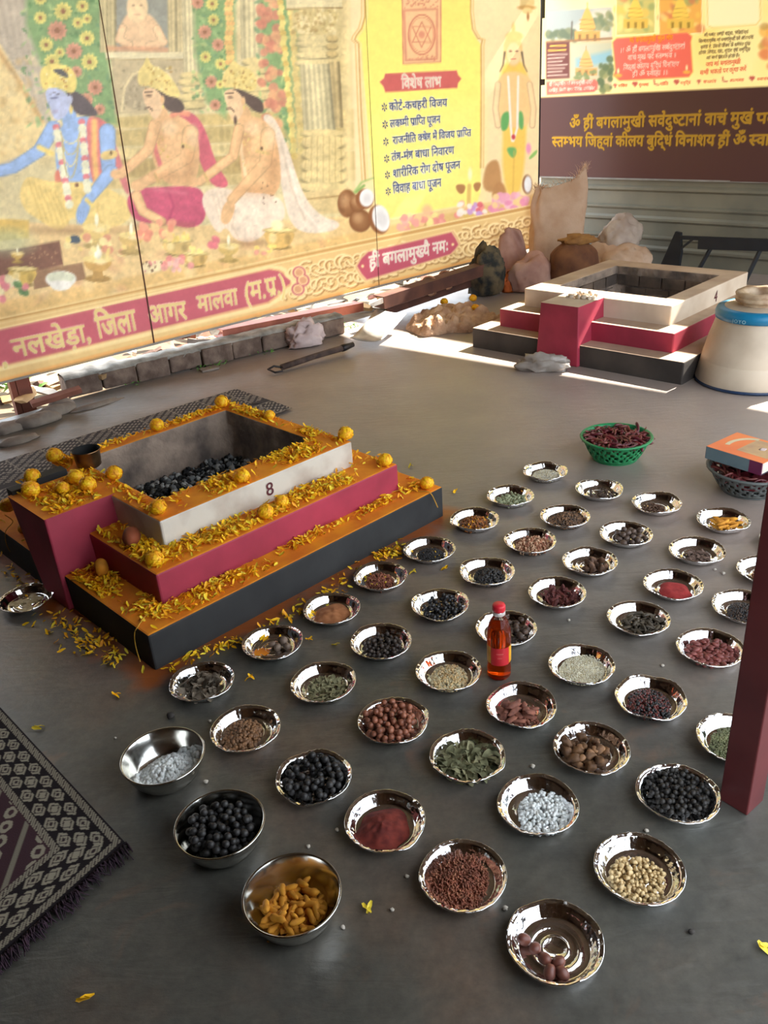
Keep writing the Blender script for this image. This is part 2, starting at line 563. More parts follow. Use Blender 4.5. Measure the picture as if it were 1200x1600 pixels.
def shape(text, bold=.012):
    """Returns vertices, faces, total width and headline height of the text set at size 1."""
    V, F = [], []
    st = {'x': 0.0, 'n': 0}
    H = glyph('\u093e', bold)[0][:, 1].max()
    th = .09 + bold
    def put(v, f, dx):
        if len(v) == 0: return
        V.append(np.asarray(v) + [dx, 0]); F.extend([tuple(i + st['n'] for i in q) for q in f]); st['n'] += len(v)
    def put_g(ch):
        v, f, a = glyph(ch, bold); put(v, f, st['x']); st['x'] += a; return a
    i, n = 0, len(text)
    while i < n:
        ch = text[i]
        if not is_c(ch):
            put_g(ch); i += 1; continue
        cons, mats, marks = [], [], []
        j = i
        while j < n and is_c(text[j]):
            c = text[j]; j += 1
            if j < n and text[j] == NUK:
                c = c + NUK; j += 1
            cons.append(c)
            if j < n and text[j] == VIR:
                j += 1
                if not (j < n and is_c(text[j])): 
                    cons.append(''); break
            else:
                break
        while j < n and text[j] in MATRA: mats.append(text[j]); j += 1
        while j < n and text[j] in MARK: marks.append(text[j]); j += 1
        reph = False
        if len(cons) > 1 and cons[0] == '\u0930':
            reph = True; cons = cons[1:]
        if '\u093f' in mats:
            put_g('\u093f'); mats = [m for m in mats if m != '\u093f']
        k = 0
        xb = st['x']
        while k < len(cons):
            c = cons[k]
            nxt = cons[k + 1] if k + 1 < len(cons) else None
            if nxt == '\u0930' and k + 2 >= len(cons):          # C + ra below
                x0 = st['x']
                if c == '\u0924':
                    v, f, a = glyph('\u093e', bold)
                    st['x'] += .26
                    x1 = st['x']
                    put(v, f, x1); st['x'] += a
                    put(*seg((.0, H - th / 2), (.30, H - th / 2), th), x0)
                    put(*seg((.28, .40), (.02, .40), th * .9), x0); put(*seg((.28, .36), (.03, .12), th * .9), x0)
                else:
                    a = put_g(c)
                    xr = glyph(c[0], bold)[0][:, 0].max()
                    if c in ('\u0939',):
                        put(*seg((.34, .02), (.10, -.16), th * .8), x0)
                    else:
                        put(*seg((xr - .08, .20), (xr - .34, .02), th * .85), x0)
                k += 2; continue
            if nxt == '':
                put_g(c); put_g(VIR); k += 2; continue
            if nxt is not None:
                v, f, a = glyph(c[0], bold)
                if c[0] in '\u0926\u091f\u0921\u0939\u091b\u0920':
                    put(v, f, st['x']); st['x'] += a; put_g(VIR)
                else:
                    xr = v[:, 0].max()
                    low = v[np.abs(v[:, 1]) < .06, 0]
                    cut = xr * .82 if c[0] in '\u0915\u092b' else (low.max() if len(low) else xr) - .095
                    v2, f2 = clip_x(v, f, cut); put(v2, f2, st['x']); st['x'] += cut - .01
                k += 1; continue
            for q in c: put_g(q)
            k += 1
        for m in mats: put_g(m)
        if reph:
            xr = st['x'] - .10
            pts = [(xr - .16, H + .20), (xr - .06, H + .22), (xr + .0, H + .16), (xr - .04, H + .02)]
            for a_, b_ in zip(pts[:-1], pts[1:]): put(*seg(a_, b_, th * .8), 0)
        for m in marks: put_g(m)
        i = j
    Vv = np.concatenate(V)
    return Vv, F, Vv[:, 0].max(), H

class Setting:
    """One line of lettering on a print: a mask of the bold text and the frame that lays it on the sheet."""
    def __init__(s, text, uz, bl, br, tl, bold, rows=34):
        v, f, w, H = shape(text, 0.0)
        h = H / rows
        pad = int(bold / h) + 2
        x0, y0 = v[:, 0].min() - pad * h, v[:, 1].min() - pad * h
        nx, ny = int((v[:, 0].max() - x0) / h) + pad + 2, int((v[:, 1].max() - y0) / h) + pad + 2
        M = np.zeros((ny, nx), bool)
        for q in f:
            for k in range(1, len(q) - 1):
                A, B, C = v[q[0]], v[q[k]], v[q[k + 1]]
                i0, i1 = int((min(A[0], B[0], C[0]) - x0) / h), int((max(A[0], B[0], C[0]) - x0) / h) + 1
                j0, j1 = int((min(A[1], B[1], C[1]) - y0) / h), int((max(A[1], B[1], C[1]) - y0) / h) + 1
                X, Y = np.meshgrid(x0 + (np.arange(i0, i1) + .5) * h, y0 + (np.arange(j0, j1) + .5) * h)
                e = lambda P, Q: (Q[0] - P[0]) * (Y - P[1]) - (Q[1] - P[1]) * (X - P[0])
                a, b, c = e(A, B), e(B, C), e(C, A)
                M[j0:j1, i0:i1] |= ((a >= 0) & (b >= 0) & (c >= 0)) | ((a <= 0) & (b <= 0) & (c <= 0))
        s.M0, s.h, s.x0, s.y0 = M, h, x0, y0
        a, b, c = (np.array(uz(*q)) for q in (bl, br, tl))
        s.a, s.X, s.Y = a, (b - a) / w, np.array([0.0, (c - a)[1] / H])
        s.bold = bold
    def mask(s, extra=0.0):
        r = (s.bold + extra) / s.h
        k = int(r)
        M = s.M0.copy()
        for dy in range(-k, k + 1):
            for dx in range(-k, k + 1):
                if (dx or dy) and dx * dx + dy * dy <= r * r + .3:
                    M |= np.roll(np.roll(s.M0, dy, 0), dx, 1)
        return M
    def print_on(s, canvas, inv, col, extra=0.0):
        """Prints the text into the sheet's own picture, so that the sheet under the ink has the ink's colour."""
        M = s.mask(extra).astype(np.float32)
        ny, nx = M.shape
        cs = np.array([s.a + (s.x0 + i * s.h) * s.X + (s.y0 + j * s.h) * s.Y for i in (0, nx) for j in (0, ny)])
        px, py = project(np.array([inv(u, z) for u, z in cs]))
        sl = canvas._bb(px, py, 2)
        if sl is None: return
        Xp, Yp = canvas.X[sl], canvas.Y[sl]
        p0 = inv(0, 0); eu = inv(1, 0) - p0
        n = np.cross(eu, EZ)
        d = FWD + ((Xp - 600) / FPX)[..., None] * RT - ((Yp - 800) / FPX)[..., None] * UP
        t = ((p0 - CAMP) @ n) / (d @ n)
        W = CAMP + d * t[..., None] - p0
        u, z = W @ eu, W[..., 2]
        tx = (u - s.a[0]) / s.X[0]
        ty = (z - s.a[1] - tx * s.X[1]) / s.Y[1]
        fi, fj = (tx - s.x0) / s.h - .5, (ty - s.y0) / s.h - .5
        m = np.zeros(Xp.shape)
        for oi in (-.5, .5):
            for oj in (-.5, .5):
                sx = max(1.0, 1.0 / (abs(s.X[0]) * s.h * 220)); 
                i = np.round(fi + oi * sx).astype(int); j = np.round(fj + oj * sx).astype(int)
                ok = (i >= 0) & (i < nx) & (j >= 0) & (j < ny)
                m += np.where(ok, M[np.clip(j, 0, ny - 1), np.clip(i, 0, nx - 1)], 0) / 4
        canvas._put(sl, m.astype(np.float32), col)
    def build(s, name, P, m, parent, off, extra=0.0):
        M = s.mask(extra)
        vs, fs = [], []
        for j in range(M.shape[0]):
            r = np.concatenate([[0], M[j].astype(int), [0]])
            d = np.diff(r)
            for i0, i1 in zip(np.where(d == 1)[0], np.where(d == -1)[0]):
                o = len(vs)
                for (i, jj) in ((i0, j), (i1, j), (i1, j + 1), (i0, j + 1)):
                    q = s.a + (s.x0 + i * s.h) * s.X + (s.y0 + jj * s.h) * s.Y
                    vs.append(P(q[0], q[1], off))
                fs.append((o, o + 1, o + 2, o + 3))
        o = MB().add(vs, fs).build(name, m, parent)
        return tag(o, kind='stuff')
# ================================================================ PRINTED PICTURES (drawn here as colour on a fine mesh)
class Canvas:
    def __init__(s, x0, y0, x1, y1, col, ss=1.0):
        s.x0, s.y0 = x0, y0
        s.w, s.h = int(x1 - x0), int(y1 - y0)
        s.a = np.empty((s.h, s.w, 3), np.float32); s.a[:] = col
        s.X, s.Y = np.meshgrid(np.arange(s.w) + x0 + .5, np.arange(s.h) + y0 + .5)
    def _bb(s, xs, ys, pad):
        i0 = max(0, int(min(xs) - pad - s.x0)); i1 = min(s.w, int(max(xs) + pad - s.x0) + 1)
        j0 = max(0, int(min(ys) - pad - s.y0)); j1 = min(s.h, int(max(ys) + pad - s.y0) + 1)
        return (slice(j0, j1), slice(i0, i1)) if i1 > i0 and j1 > j0 else None
    def _put(s, sl, m, col):
        col = np.asarray(col, np.float32)
        s.a[sl] = s.a[sl] * (1 - m[..., None]) + col * m[..., None]
    def poly(s, pts, col, soft=1.0, alpha=1.0, shade=None):
        pts = np.asarray(pts, float)
        sl = s._bb(pts[:, 0], pts[:, 1], soft + 1)
        if sl is None: return
        X, Y = s.X[sl], s.Y[sl]
        d = np.full(X.shape, 1e9); inside = np.zeros(X.shape, bool)
        n = len(pts)
        for i in range(n):
            ax, ay = pts[i]; bx, by = pts[(i + 1) % n]
            ex, ey = bx - ax, by - ay
            t = np.clip(((X - ax) * ex + (Y - ay) * ey) / (ex * ex + ey * ey + 1e-9), 0, 1)
            d = np.minimum(d, np.hypot(X - ax - t * ex, Y - ay - t * ey))
            if ay != by:
                c = ((ay > Y) != (by > Y)) & (X < ex * (Y - ay) / (by - ay) + ax)
                inside ^= c
        sd = np.where(inside, -d, d)
        m = np.clip(.5 - sd / (2 * soft), 0, 1) * alpha
        if shade is not None:
            col = np.asarray(col, np.float32) * shade(X, Y, d)[..., None]
        s._put(sl, m, col)
    def blob(s, pts, col, soft=1.0, alpha=1.0, shade=None, it=2):
        p = np.asarray(pts, float)
        for _ in range(it):
            q = np.roll(p, -1, 0)
            p = np.stack([p * .75 + q * .25, p * .25 + q * .75], 1).reshape(-1, 2)
        s.poly(p, col, soft, alpha, shade)
    def ell(s, cx, cy, rx, ry, col, soft=1.0, alpha=1.0, rot=0.0, lo=None):
        R = max(rx, ry)
        sl = s._bb((cx - R, cx + R), (cy - R, cy + R), soft + 1)
        if sl is None: return
        X, Y = s.X[sl] - cx, s.Y[sl] - cy
        c, n = math.cos(rot), math.sin(rot)
        x, y = X * c + Y * n, -X * n + Y * c
        q = np.hypot(x / rx, y / ry)
        m = np.clip(.5 - (q - 1) * min(rx, ry) / (2 * soft), 0, 1) * alpha
        if lo is not None:
            k = np.clip(q, 0, 1)[..., None]
            col = np.asarray(col, np.float32) * (1 - k) + np.asarray(lo, np.float32) * k
        s._put(sl, m, col)
    def line(s, pts, w, col, soft=.8, alpha=1.0, w1=None):
        pts = np.asarray(pts, float)
        W = max(w, w1 or w)
        sl = s._bb(pts[:, 0], pts[:, 1], W / 2 + soft + 1)
        if sl is None: return
        X, Y = s.X[sl], s.Y[sl]
        m = np.zeros(X.shape)
        n = len(pts) - 1
        for i in range(n):
            ax, ay = pts[i]; bx, by = pts[i + 1]
            ex, ey = bx - ax, by - ay
            t = np.clip(((X - ax) * ex + (Y - ay) * ey) / (ex * ex + ey * ey + 1e-9), 0, 1)
            ww = w if w1 is None else w + (w1 - w) * (i + t) / n
            m = np.maximum(m, np.clip(.5 - (np.hypot(X - ax - t * ex, Y - ay - t * ey) - ww / 2) / (2 * soft), 0, 1))
        s._put(sl, m * alpha, col)
    def limb(s, pts, w, col, w1=None):
        dk = np.asarray(col, float) * .72
        s.line(pts, w + 1.6, dk, .9, 1, None if w1 is None else w1 + 1.6)
        s.line(pts, w, col, 1.6, 1, w1)
        p = np.asarray(pts, float) + [-w * .12, -w * .12]
        s.line(p, w * .45, np.minimum(255, np.asarray(col, float) * 1.07), 3, .7)
    def speck(s, box, n, cols, r0, r1, seed, soft=.8, alpha=.9):
        rg = np.random.default_rng(seed)
        for i in range(n):
            s.ell(rg.uniform(box[0], box[2]), rg.uniform(box[1], box[3]), rg.uniform(r0, r1), rg.uniform(r0, r1), cols[int(rg.integers(len(cols)))], soft, alpha, rg.uniform(0, 3))
    def sample(s, px, py):
        x = np.clip(px - s.x0 - .5, 0, s.w - 1.001); y = np.clip(py - s.y0 - .5, 0, s.h - 1.001)
        i, j = x.astype(int), y.astype(int); fx, fy = (x - i)[..., None], (y - j)[..., None]
        a = s.a
        return (a[j, i] * (1 - fx) + a[j, i + 1] * fx) * (1 - fy) + (a[j + 1, i] * (1 - fx) + a[j + 1, i + 1] * fx) * fy

def flower(c, x, y, r, col, ctr=(150, 100, 70), n=11, asp=1.0):
    c.ell(x + 1, y + 1.2, r, r * asp, (96, 128, 84), 1.5, .5)
    for k in range(n):
        a = 2 * math.pi * k / n
        c.ell(x + math.cos(a) * r * .62, y + math.sin(a) * r * .62 * asp, r * .42, r * .24, col, .8, 1, a)
    c.ell(x, y, r * .66, r * .66 * asp, np.asarray(col, float) * .93, 1.2)
    c.ell(x, y, r * .28, r * .28 * asp, ctr, 1.0)
def diya(c, x, y, w, col=(206, 166, 84), flame=True):
    c.ell(x, y + w * .55, w * .45, w * .12, np.asarray(col) * .8, .8)
    c.poly([(x - w * .12, y + w * .1), (x + w * .12, y + w * .1), (x + w * .2, y + w * .55), (x - w * .2, y + w * .55)], np.asarray(col) * .9, .8)
    c.blob([(x - w * .55, y - w * .12), (x + w * .55, y - w * .12), (x + w * .35, y + w * .25), (x, y + w * .32), (x - w * .35, y + w * .25)], col, .8)
    c.ell(x, y - w * .12, w * .52, w * .14, (240, 214, 140), .8)
    c.ell(x + w * .1, y - w * .02, w * .2, w * .1, (250, 232, 180), 1.5, .6)
    if flame:
        c.ell(x, y - w * .38, w * .07, w * .22, (255, 250, 216), .9)
def brass(c, x, y, w, h, col=(214, 172, 96)):
    c.ell(x, y + h * .95, w * .34, h * .14, np.asarray(col) * .62, 1)
    c.blob([(x - w * .5, y), (x + w * .5, y), (x + w * .42, y + h * .6), (x + w * .2, y + h), (x - w * .2, y + h), (x - w * .42, y + h * .6)], col, .8)
    c.ell(x - w * .2, y + h * .4, w * .12, h * .3, (248, 226, 160), 2, .8)
    c.ell(x + w * .26, y + h * .5, w * .1, h * .3, np.asarray(col) * .72, 2, .7)
    c.ell(x, y, w * .5, h * .16, np.asarray(col) * .78, .8)
    c.ell(x, y - h * .02, w * .44, h * .12, (244, 222, 150), .8)
def pillar(c, xl0, xr0, y0, xl1, xr1, y1, col, flutes=6):
    col = np.asarray(col, float)
    def sh(X, Y, d):
        t = (Y - y0) / (y1 - y0)
        a = xl0 + (xl1 - xl0) * t; b = xr0 + (xr1 - xr0) * t
        q = np.clip((X - a) / (b - a), 0, 1)
        return (.78 + .25 * np.sin(q * np.pi) + .075 * np.sin(q * flutes * 2 * np.pi)) * (1.0 - .12 * q)
    c.poly([(xl0, y0), (xr0, y0), (xr1, y1), (xl1, y1)], col, .8, 1, sh)
def ring_(c, x, y, rx, ry, col):
    col = np.asarray(col, float)
    c.ell(x, y + ry * .35, rx, ry, col * .62, 1.2)
    c.ell(x, y, rx, ry, col, 1.0)
    c.ell(x - rx * .3, y - ry * .25, rx * .5, ry * .4, np.minimum(255, col * 1.07), 2.5, .9)
def curl(c, x, y, r, turn, ph, col, hi, w=3.0, n=26, s=1):
    t = np.linspace(0, turn * 2 * math.pi, n)
    rr = r * (1 - t / t[-1] * .82)
    pts = np.stack([x + rr * np.cos(ph + s * t), y + rr * np.sin(ph + s * t) * .9], -1)
    c.line(pts + [1.2, 1.4], w, col, .9, .85, w * .6)
    c.line(pts, w * .8, hi, .8, 1, w * .5)

def paint_banner():
    c = Canvas(-260, -260, 900, 640, (226, 208, 156))
    skin = (232, 184, 132); blue = (150, 182, 230); gold = (238, 212, 122)
    stone = (222, 202, 146); stone_d = (186, 158, 104)
    rg = np.random.default_rng(3)
    # temple wall
    c.poly([(-260, -260), (560, -260), (560, 420), (-260, 640)], (224, 208, 158), 1)
    c.speck((-200, -100, 560, 330), 420, [(206, 182, 122), (236, 222, 176), (190, 168, 116)], 3, 16, 4, 5, .35)
    # shaded hanging at the far left
    c.poly([(-260, -260), (46, -260), (60, 60), (78, 190), (40, 260), (-260, 380)], (196, 184, 164), 6)
    for k in range(6):
        c.line([(-20 + k * 12, -60), (4 + k * 10, 80), (30 + k * 9, 170)], 4, (172, 156, 136), 3, .5)
    c.poly([(-260, 60), (0, 70), (30, 120), (60, 175), (78, 205), (40, 240), (0, 255), (-260, 330)], (240, 214, 152), 3)
    c.line([(-4, 78), (30, 130), (64, 188)], 6, (196, 150, 96), 3, .8)
    c.speck((-10, 90, 60, 240), 60, [(214, 176, 110), (250, 230, 176)], 2, 6, 6, 3, .5)
    # carved courses behind the seated men
    for i, (y0, h, cc) in enumerate(((178, 18, (212, 186, 120)), (198, 26, (196, 172, 112)), (226, 16, (220, 198, 138)), (244, 30, (186, 158, 100)), (274, 16, (210, 184, 124)))):
        c.poly([(150, y0 + 6), (560, y0 - 8), (560, y0 + h - 8), (150, y0 + h + 6)], cc, 1.5, .85)
        for k in range(40):
            x = 156 + k * 10
            c.ell(x, y0 + h * .5 + 5 - (x - 150) * .034, 4, h * .36, np.asarray(cc) * rg.uniform(.84, 1.1), 1.5, .8)
    # first column of leaves and flowers
    def leafcol(pts, seed, n):
        c.poly(pts, (128, 164, 106), 5)
        p = np.asarray(pts, float)
        rg2 = np.random.default_rng(seed)
        y0, y1 = p[:, 1].min(), p[:, 1].max()
        for i in range(n):
            y = rg2.uniform(y0, y1); x = rg2.uniform(p[:, 0].min(), p[:, 0].max())
            g = rg2.choice([0, 1, 2, 3])
            c.ell(x, y, rg2.uniform(2, 6), rg2.uniform(1.5, 3.5), [(92, 136, 84), (156, 188, 124), (186, 204, 132), (110, 150, 108)][g], 1, .75, rg2.uniform(0, 3))
    leafcol([(34, -260), (150, -260), (160, 40), (176, 150), (182, 196), (140, 190), (100, 140), (62, 100), (40, 40)], 5, 420)
    yl, pk = (228, 216, 120), (214, 152, 122)
    for (x, y, r, q) in ((62, -2, 10, 0), (97, 18, 14, 0), (127, 10, 10, 0), (62, 28, 10, 0), (88, 48, 15, 1), (120, 36, 9, 0), (134, 60, 12, 0), (71, 70, 11, 0), (92, 82, 8, 0), (114, 80, 13, 1), (138, 97, 13, 0), (80, 96, 12, 0), (118, 112, 9, 1), (147, 137, 12, 1), (133, 156, 11, 1), (154, 171, 9, 1), (134, 30, 8, 0), (60, -60, 14, 0), (100, -50, 15, 1), (130, -90, 14, 0), (80, -120, 15, 1)):
        flower(c, x, y, r, pk if q else yl)
    # niche with a carved statue and ledge
    c.poly([(160, -260), (290, -260), (290, 84), (166, 84)], (206, 188, 140), 1.5)
    c.poly([(176, -200), (262, -200), (262, 80), (178, 80)], (150, 152, 140), 3)
    for x in (160, 172): pillar(c, x - 8, x + 8, -200, x - 6, x + 8, 82, (214, 198, 146), 2)
    for x in (268, 282): pillar(c, x - 8, x + 8, -200, x - 6, x + 8, 82, (220, 202, 150), 2)
    st_ = (234, 196, 152)
    c.blob([(182, 78), (186, 40), (194, 24), (206, 18), (222, 18), (238, 26), (250, 44), (258, 78)], st_, 2)
    c.ell(213, 12, 17, 24, (240, 210, 162), 1.5)
    c.ell(207, 8, 2.2, 1.2, (150, 110, 86), .8); c.ell(219, 8, 2.2, 1.2, (150, 110, 86), .8); c.line([(208, 22), (218, 22)], 1.6, (196, 128, 104), .8)
    c.limb([(190, 44), (184, 62), (200, 70)], 11, st_); c.limb([(244, 46), (254, 66), (232, 72)], 12, st_)
    c.line([(168, 76), (258, 78)], 8, (216, 156, 116), 2, .8)
    c.poly([(162, 82), (288, 82), (288, 92), (164, 92)], (226, 214, 172), 1); c.line([(164, 93), (288, 93)], 2, (160, 140, 98), 1)
    c.poly([(172, 94), (288, 94), (286, 176), (178, 178)], (196, 178, 138), 1.5)
    c.blob([(190, 172), (192, 140), (204, 120), (232, 108), (260, 120), (272, 142), (274, 172)], (176, 160, 128), 1.5)
    c.speck((186, 110, 276, 172), 120, [(206, 190, 150), (150, 136, 106)], 1, 3, 8, .8, .7)
    c.line([(188, 174), (192, 138), (206, 116), (234, 104), (262, 116), (276, 142), (278, 174)], 4, (222, 204, 156), 1)
    # leaning pillars and hanging garlands
    pillar(c, 278, 306, -260, 286, 312, 116, (232, 218, 170), 4)
    for y, rx in ((118, 18), (128, 21), (140, 17), (152, 23), (164, 20)): ring_(c, 299, y, rx, 6, (220, 200, 140))
    leafcol([(300, -260), (366, -260), (368, 120), (352, 184), (322, 160), (304, 80)], 9, 230)
    for (x, y, r, q) in ((309, 4, 10, 1), (332, 6, 10, 0), (334, 31, 9, 0), (320, 50, 11, 1), (341, 70, 10, 1), (321, 89, 9, 0), (345, 100, 9, 0), (330, 128, 10, 1), (344, 132, 7, 0), (336, 164, 9, 1), (320, -30, 11, 1), (340, -60, 10, 0)):
        flower(c, x, y, r, pk if q else yl)
    for x in (356, 362):
        for k in range(48): c.ell(x + math.sin(k) * 1.5, -260 + k * 7.6, 4.2, 4.4, (230, 182, 112) if k % 2 else (236, 204, 122), .9)
    pillar(c, 370, 412, -260, 378, 416, 92, (228, 214, 164), 5)
    for y, rx in ((96, 22), (108, 25), (122, 22), (136, 26), (150, 24), (164, 19)): ring_(c, 402, y, rx, 7, (218, 198, 138))
    leafcol([(402, -260), (470, -260), (470, 130), (462, 240), (446, 200), (424, 140), (408, 60)], 13, 200)
    c.speck((408, -20, 446, 210), 60, [(214, 140, 112), (226, 168, 122), (206, 128, 104)], 5, 9, 14, 1.2, .85)
    for x0, x1, ye in ((438, 462, 246), (454, 474, 244)):
        for k in range(64):
            y = -260 + k * 8.0
            if y < ye: c.ell(x0 + (x1 - x0) * max(0, (y) / 246) + math.sin(k * 2.1) * 1.5, y, 5.2, 5.4, (232, 214, 126) if k % 3 else (216, 186, 100), 1.0)
    # great carved pillar
    c.poly([(440, -260), (540, -260), (552, 330), (466, 330)], (206, 184, 126), 5, .6)
    c.poly([(446, -20), (536, -20), (536, 12), (448, 14)], (228, 214, 166), 1); c.line([(448, 14), (536, 12)], 2.5, (158, 130, 82), 1)
    c.blob([(456, 14), (532, 12), (526, 40), (512, 54), (470, 56), (458, 40)], (212, 192, 132), 1.5)
    c.speck((458, 14, 528, 52), 90, [(176, 148, 94), (238, 222, 170)], 1.2, 4, 15, 1, .7)
    for y, rx in ((60, 26), (68, 28), (78, 24), (86, 27), (98, 29)): ring_(c, 492, y, rx, 5.5, (224, 206, 150))
    for y in (60, 72, 84): ring_(c, 520, y, 9, 5, (206, 182, 124))
    pillar(c, 514, 532, 96, 520, 538, 200, (204, 182, 130), 2)
    pillar(c, 470, 516, 100, 476, 526, 204, (230, 216, 166), 6)
    for y, rx, ry in ((208, 34, 6), (222, 34, 12), (240, 33, 12), (258, 35, 13), (276, 36, 12), (292, 38, 8)): ring_(c, 507, y, rx, ry, (224, 202, 142))
    for y in (222, 240, 258, 276):
        for k in range(7): c.line([(480 + k * 9, y - 9), (478 + k * 9.6, y + 8)], 1.4, (180, 152, 96), 1, .55)
    c.poly([(474, 300), (552, 294), (560, 330), (470, 338)], (222, 196, 138), 1.5)
    c.line([(474, 312), (556, 304)], 2.5, (176, 142, 90), 1.2)
    c.line([(545, -260), (547, 330)], 14, (250, 226, 168), 6, .7)
    # right panel: peach surround with yellow scalloped field
    c.poly([(543, -260), (900, -260), (900, 420), (560, 420)], (252, 226, 176), 2)
    yel = [(570, -260), (572, 28), (566, 46), (558, 58), (562, 66), (566, 80), (584, 280), (592, 338), (590, 345), (745, 316), (750, 300), (750, 70), (744, 62), (736, 48), (734, 20), (742, -260)]
    def ysh(X, Y, d): return 1.0 - .045 * np.clip((120 - Y) / 140, 0, 1) + 0 * d
    c.poly(yel, (255, 238, 128), 1.5, 1, ysh)
    c.poly([(584, 180), (745, 160), (745, 318), (592, 345)], (255, 241, 140), 20, .6)
    for dx, cc, w in ((0, (206, 160, 92), 2.2), (-5, (228, 190, 124), 2.0), (4, (250, 222, 150), 2)):
        c.line([(571 + dx, -260), (572 + dx, 26), (567 + dx, 44), (558 + dx, 56), (556 + dx, 62), (562 + dx, 68), (566 + dx, 180), (572 + dx, 282)], w, cc, 1)
    for dx, cc, w in ((0, (206, 162, 96), 2.0), (4, (232, 196, 130), 2)):
        c.line([(740 + dx, -260), (734 + dx, 18), (737 + dx, 46), (745 + dx, 60), (752 + dx, 62), (750 + dx, 72), (750 + dx, 262)], w, cc, 1)
    # pink geometric diagram panel
    c.poly([(628, -60), (689, -60), (689, 97), (632, 100)], (240, 196, 146), 1)
    rd = (206, 122, 98)
    c.line([(629, -60), (632, 100), (689, 97), (688, -60)], 1.4, rd, .7)
    c.line([(633, 16), (683, 14), (683, 92), (636, 94), (633, 16)], 3.5, (214, 140, 112), 1.2, .8)
    t = np.linspace(0, 2 * math.pi, 40)
    c.line(np.stack([660 + 20 * np.cos(t), 54 + 31 * np.sin(t)], -1), 2, rd, .8)
    c.line(np.stack([660 + 17.5 * np.cos(t), 54 + 27 * np.sin(t)], -1), 1, rd, .8, .7)
    for s in (1, -1):
        c.line([(660, 54 - s * 20), (646, 54 + s * 12), (674, 54 + s * 12), (660, 54 - s * 20)], 1.3, rd, .7)
    c.ell(660, 54, 5, 6, (222, 150, 120), 1.5)
    c.speck((634, -2, 686, 12), 40, [rd], .8, 1.6, 3, .6, .7); c.speck((638, 86, 682, 94), 24, [rd], .8, 1.6, 5, .6, .6)
    # ground of the picture and step
    c.poly([(-260, 330), (0, 345), (140, 352), (320, 352), (545, 338), (600, 346), (750, 318), (900, 300), (900, 372), (830, 323), (450, 404), (0, 503), (-260, 560)], (234, 200, 140), 2)
    c.poly([(560, 356), (900, 290), (900, 330), (840, 322), (560, 382)], (240, 208, 146), 2)
    c.poly([(-260, 440), (0, 470), (450, 386), (840, 305), (900, 300), (900, 345), (0, 520), (-260, 570)], (232, 192, 126), 2.5)
    c.speck((0, 380, 520, 470), 110, [(222, 182, 126), (244, 216, 160), (214, 156, 120)], 3, 10, 17, 4, .4)
    # seated man with blue skin
    c.blob([(146, 190), (168, 194), (184, 240), (204, 300), (196, 306), (178, 262), (164, 220)], (206, 116, 118), 1.5)
    c.blob([(92, 196), (120, 180), (150, 186), (160, 216), (152, 292), (92, 296), (84, 240)], blue, 1.2)
    c.blob([(84, 270), (92, 262), (98, 292), (86, 292)], (226, 126, 104), 1.5)
    c.blob([(28, 306), (36, 280), (48, 275), (76, 284), (110, 284), (150, 284), (200, 312), (206, 336), (186, 354), (150, 356), (124, 352), (112, 336), (98, 362), (78, 356), (58, 342), (38, 330)], (238, 208, 128), 1.2)
    for k in range(6): c.line([(44 + k * 8, 284 + k * 3), (56 + k * 9, 318 + k * 3), (66 + k * 8, 346 + k)], 2, (208, 172, 92), 2, .6)
    c.ell(174, 328, 30, 26, (242, 212, 134), 5, .9); c.line([(152, 318), (150, 340), (166, 354)], 2, (204, 166, 90), 2, .7)
    c.blob([(132, 184), (150, 181), (168, 194), (176, 214), (160, 210), (156, 244), (160, 284), (142, 288), (136, 240)], (224, 122, 122), 1.2)
    c.line([(146, 190), (146, 240), (150, 284)], 9, (246, 190, 116), 2.5)
    c.limb([(82, 200), (62, 234)], 22, blue, 20); c.limb([(60, 236), (20, 262), (-30, 274)], 19, blue, 15)
    c.limb([(166, 206), (168, 262)], 24, blue, 21); c.limb([(172, 268), (134, 316)], 20, blue, 14)
    c.blob([(116, 340), (122, 318), (134, 312), (142, 322), (132, 346), (124, 352)], blue, 1); 
    for k in range(3): c.line([(122 + k * 4, 330), (119 + k * 4, 350)], 1, (120, 146, 196), .7, .8)
    c.line([(60, 230), (80, 240)], 8, gold, 1.5); c.blob([(154, 238), (180, 232), (184, 246), (158, 252)], (230, 200, 126), 1.2); c.ell(172, 239, 2, 3, (96, 70, 50), .7); c.line([(134, 312), (144, 322)], 6, gold, 1.2)
    c.blob([(96, 178), (116, 168), (120, 190), (108, 202), (96, 196)], blue, 1.2)
    c.blob([(100, 138), (116, 142), (130, 150), (144, 166), (154, 180), (136, 182), (116, 178), (108, 160)], (88, 78, 82), 1.2)
    c.blob([(69, 142), (80, 136), (96, 140), (106, 150), (109, 166), (104, 178), (94, 188), (85, 188), (80, 179), (78, 168), (72, 158)], (188, 198, 232), 1)
    c.ell(84, 153, 6, 2.2, (108, 112, 150), .9, .9, -.2); c.line([(77, 147), (84, 145), (92, 148)], 1.5, (96, 90, 110), .8); c.line([(76, 160), (73, 168), (78, 170)], 1.2, (140, 150, 190), .8); c.line([(80, 175), (89, 174)], 1.8, (160, 124, 160), .8)
    c.ell(108, 156, 4, 7, (192, 200, 230), 1); c.ell(110, 172, 2.5, 6, gold, .8)
    c.blob([(61, 126), (62, 108), (74, 100), (96, 100), (110, 106), (118, 120), (119, 138), (110, 148), (98, 140), (80, 136), (66, 142)], (240, 218, 122), 1)
    c.blob([(80, 110), (92, 106), (104, 114), (106, 122), (96, 120), (86, 114)], (86, 84, 84), 1)
    c.speck((64, 108, 116, 138), 16, [(196, 140, 70), (250, 236, 170)], 1, 2.4, 18, .7)
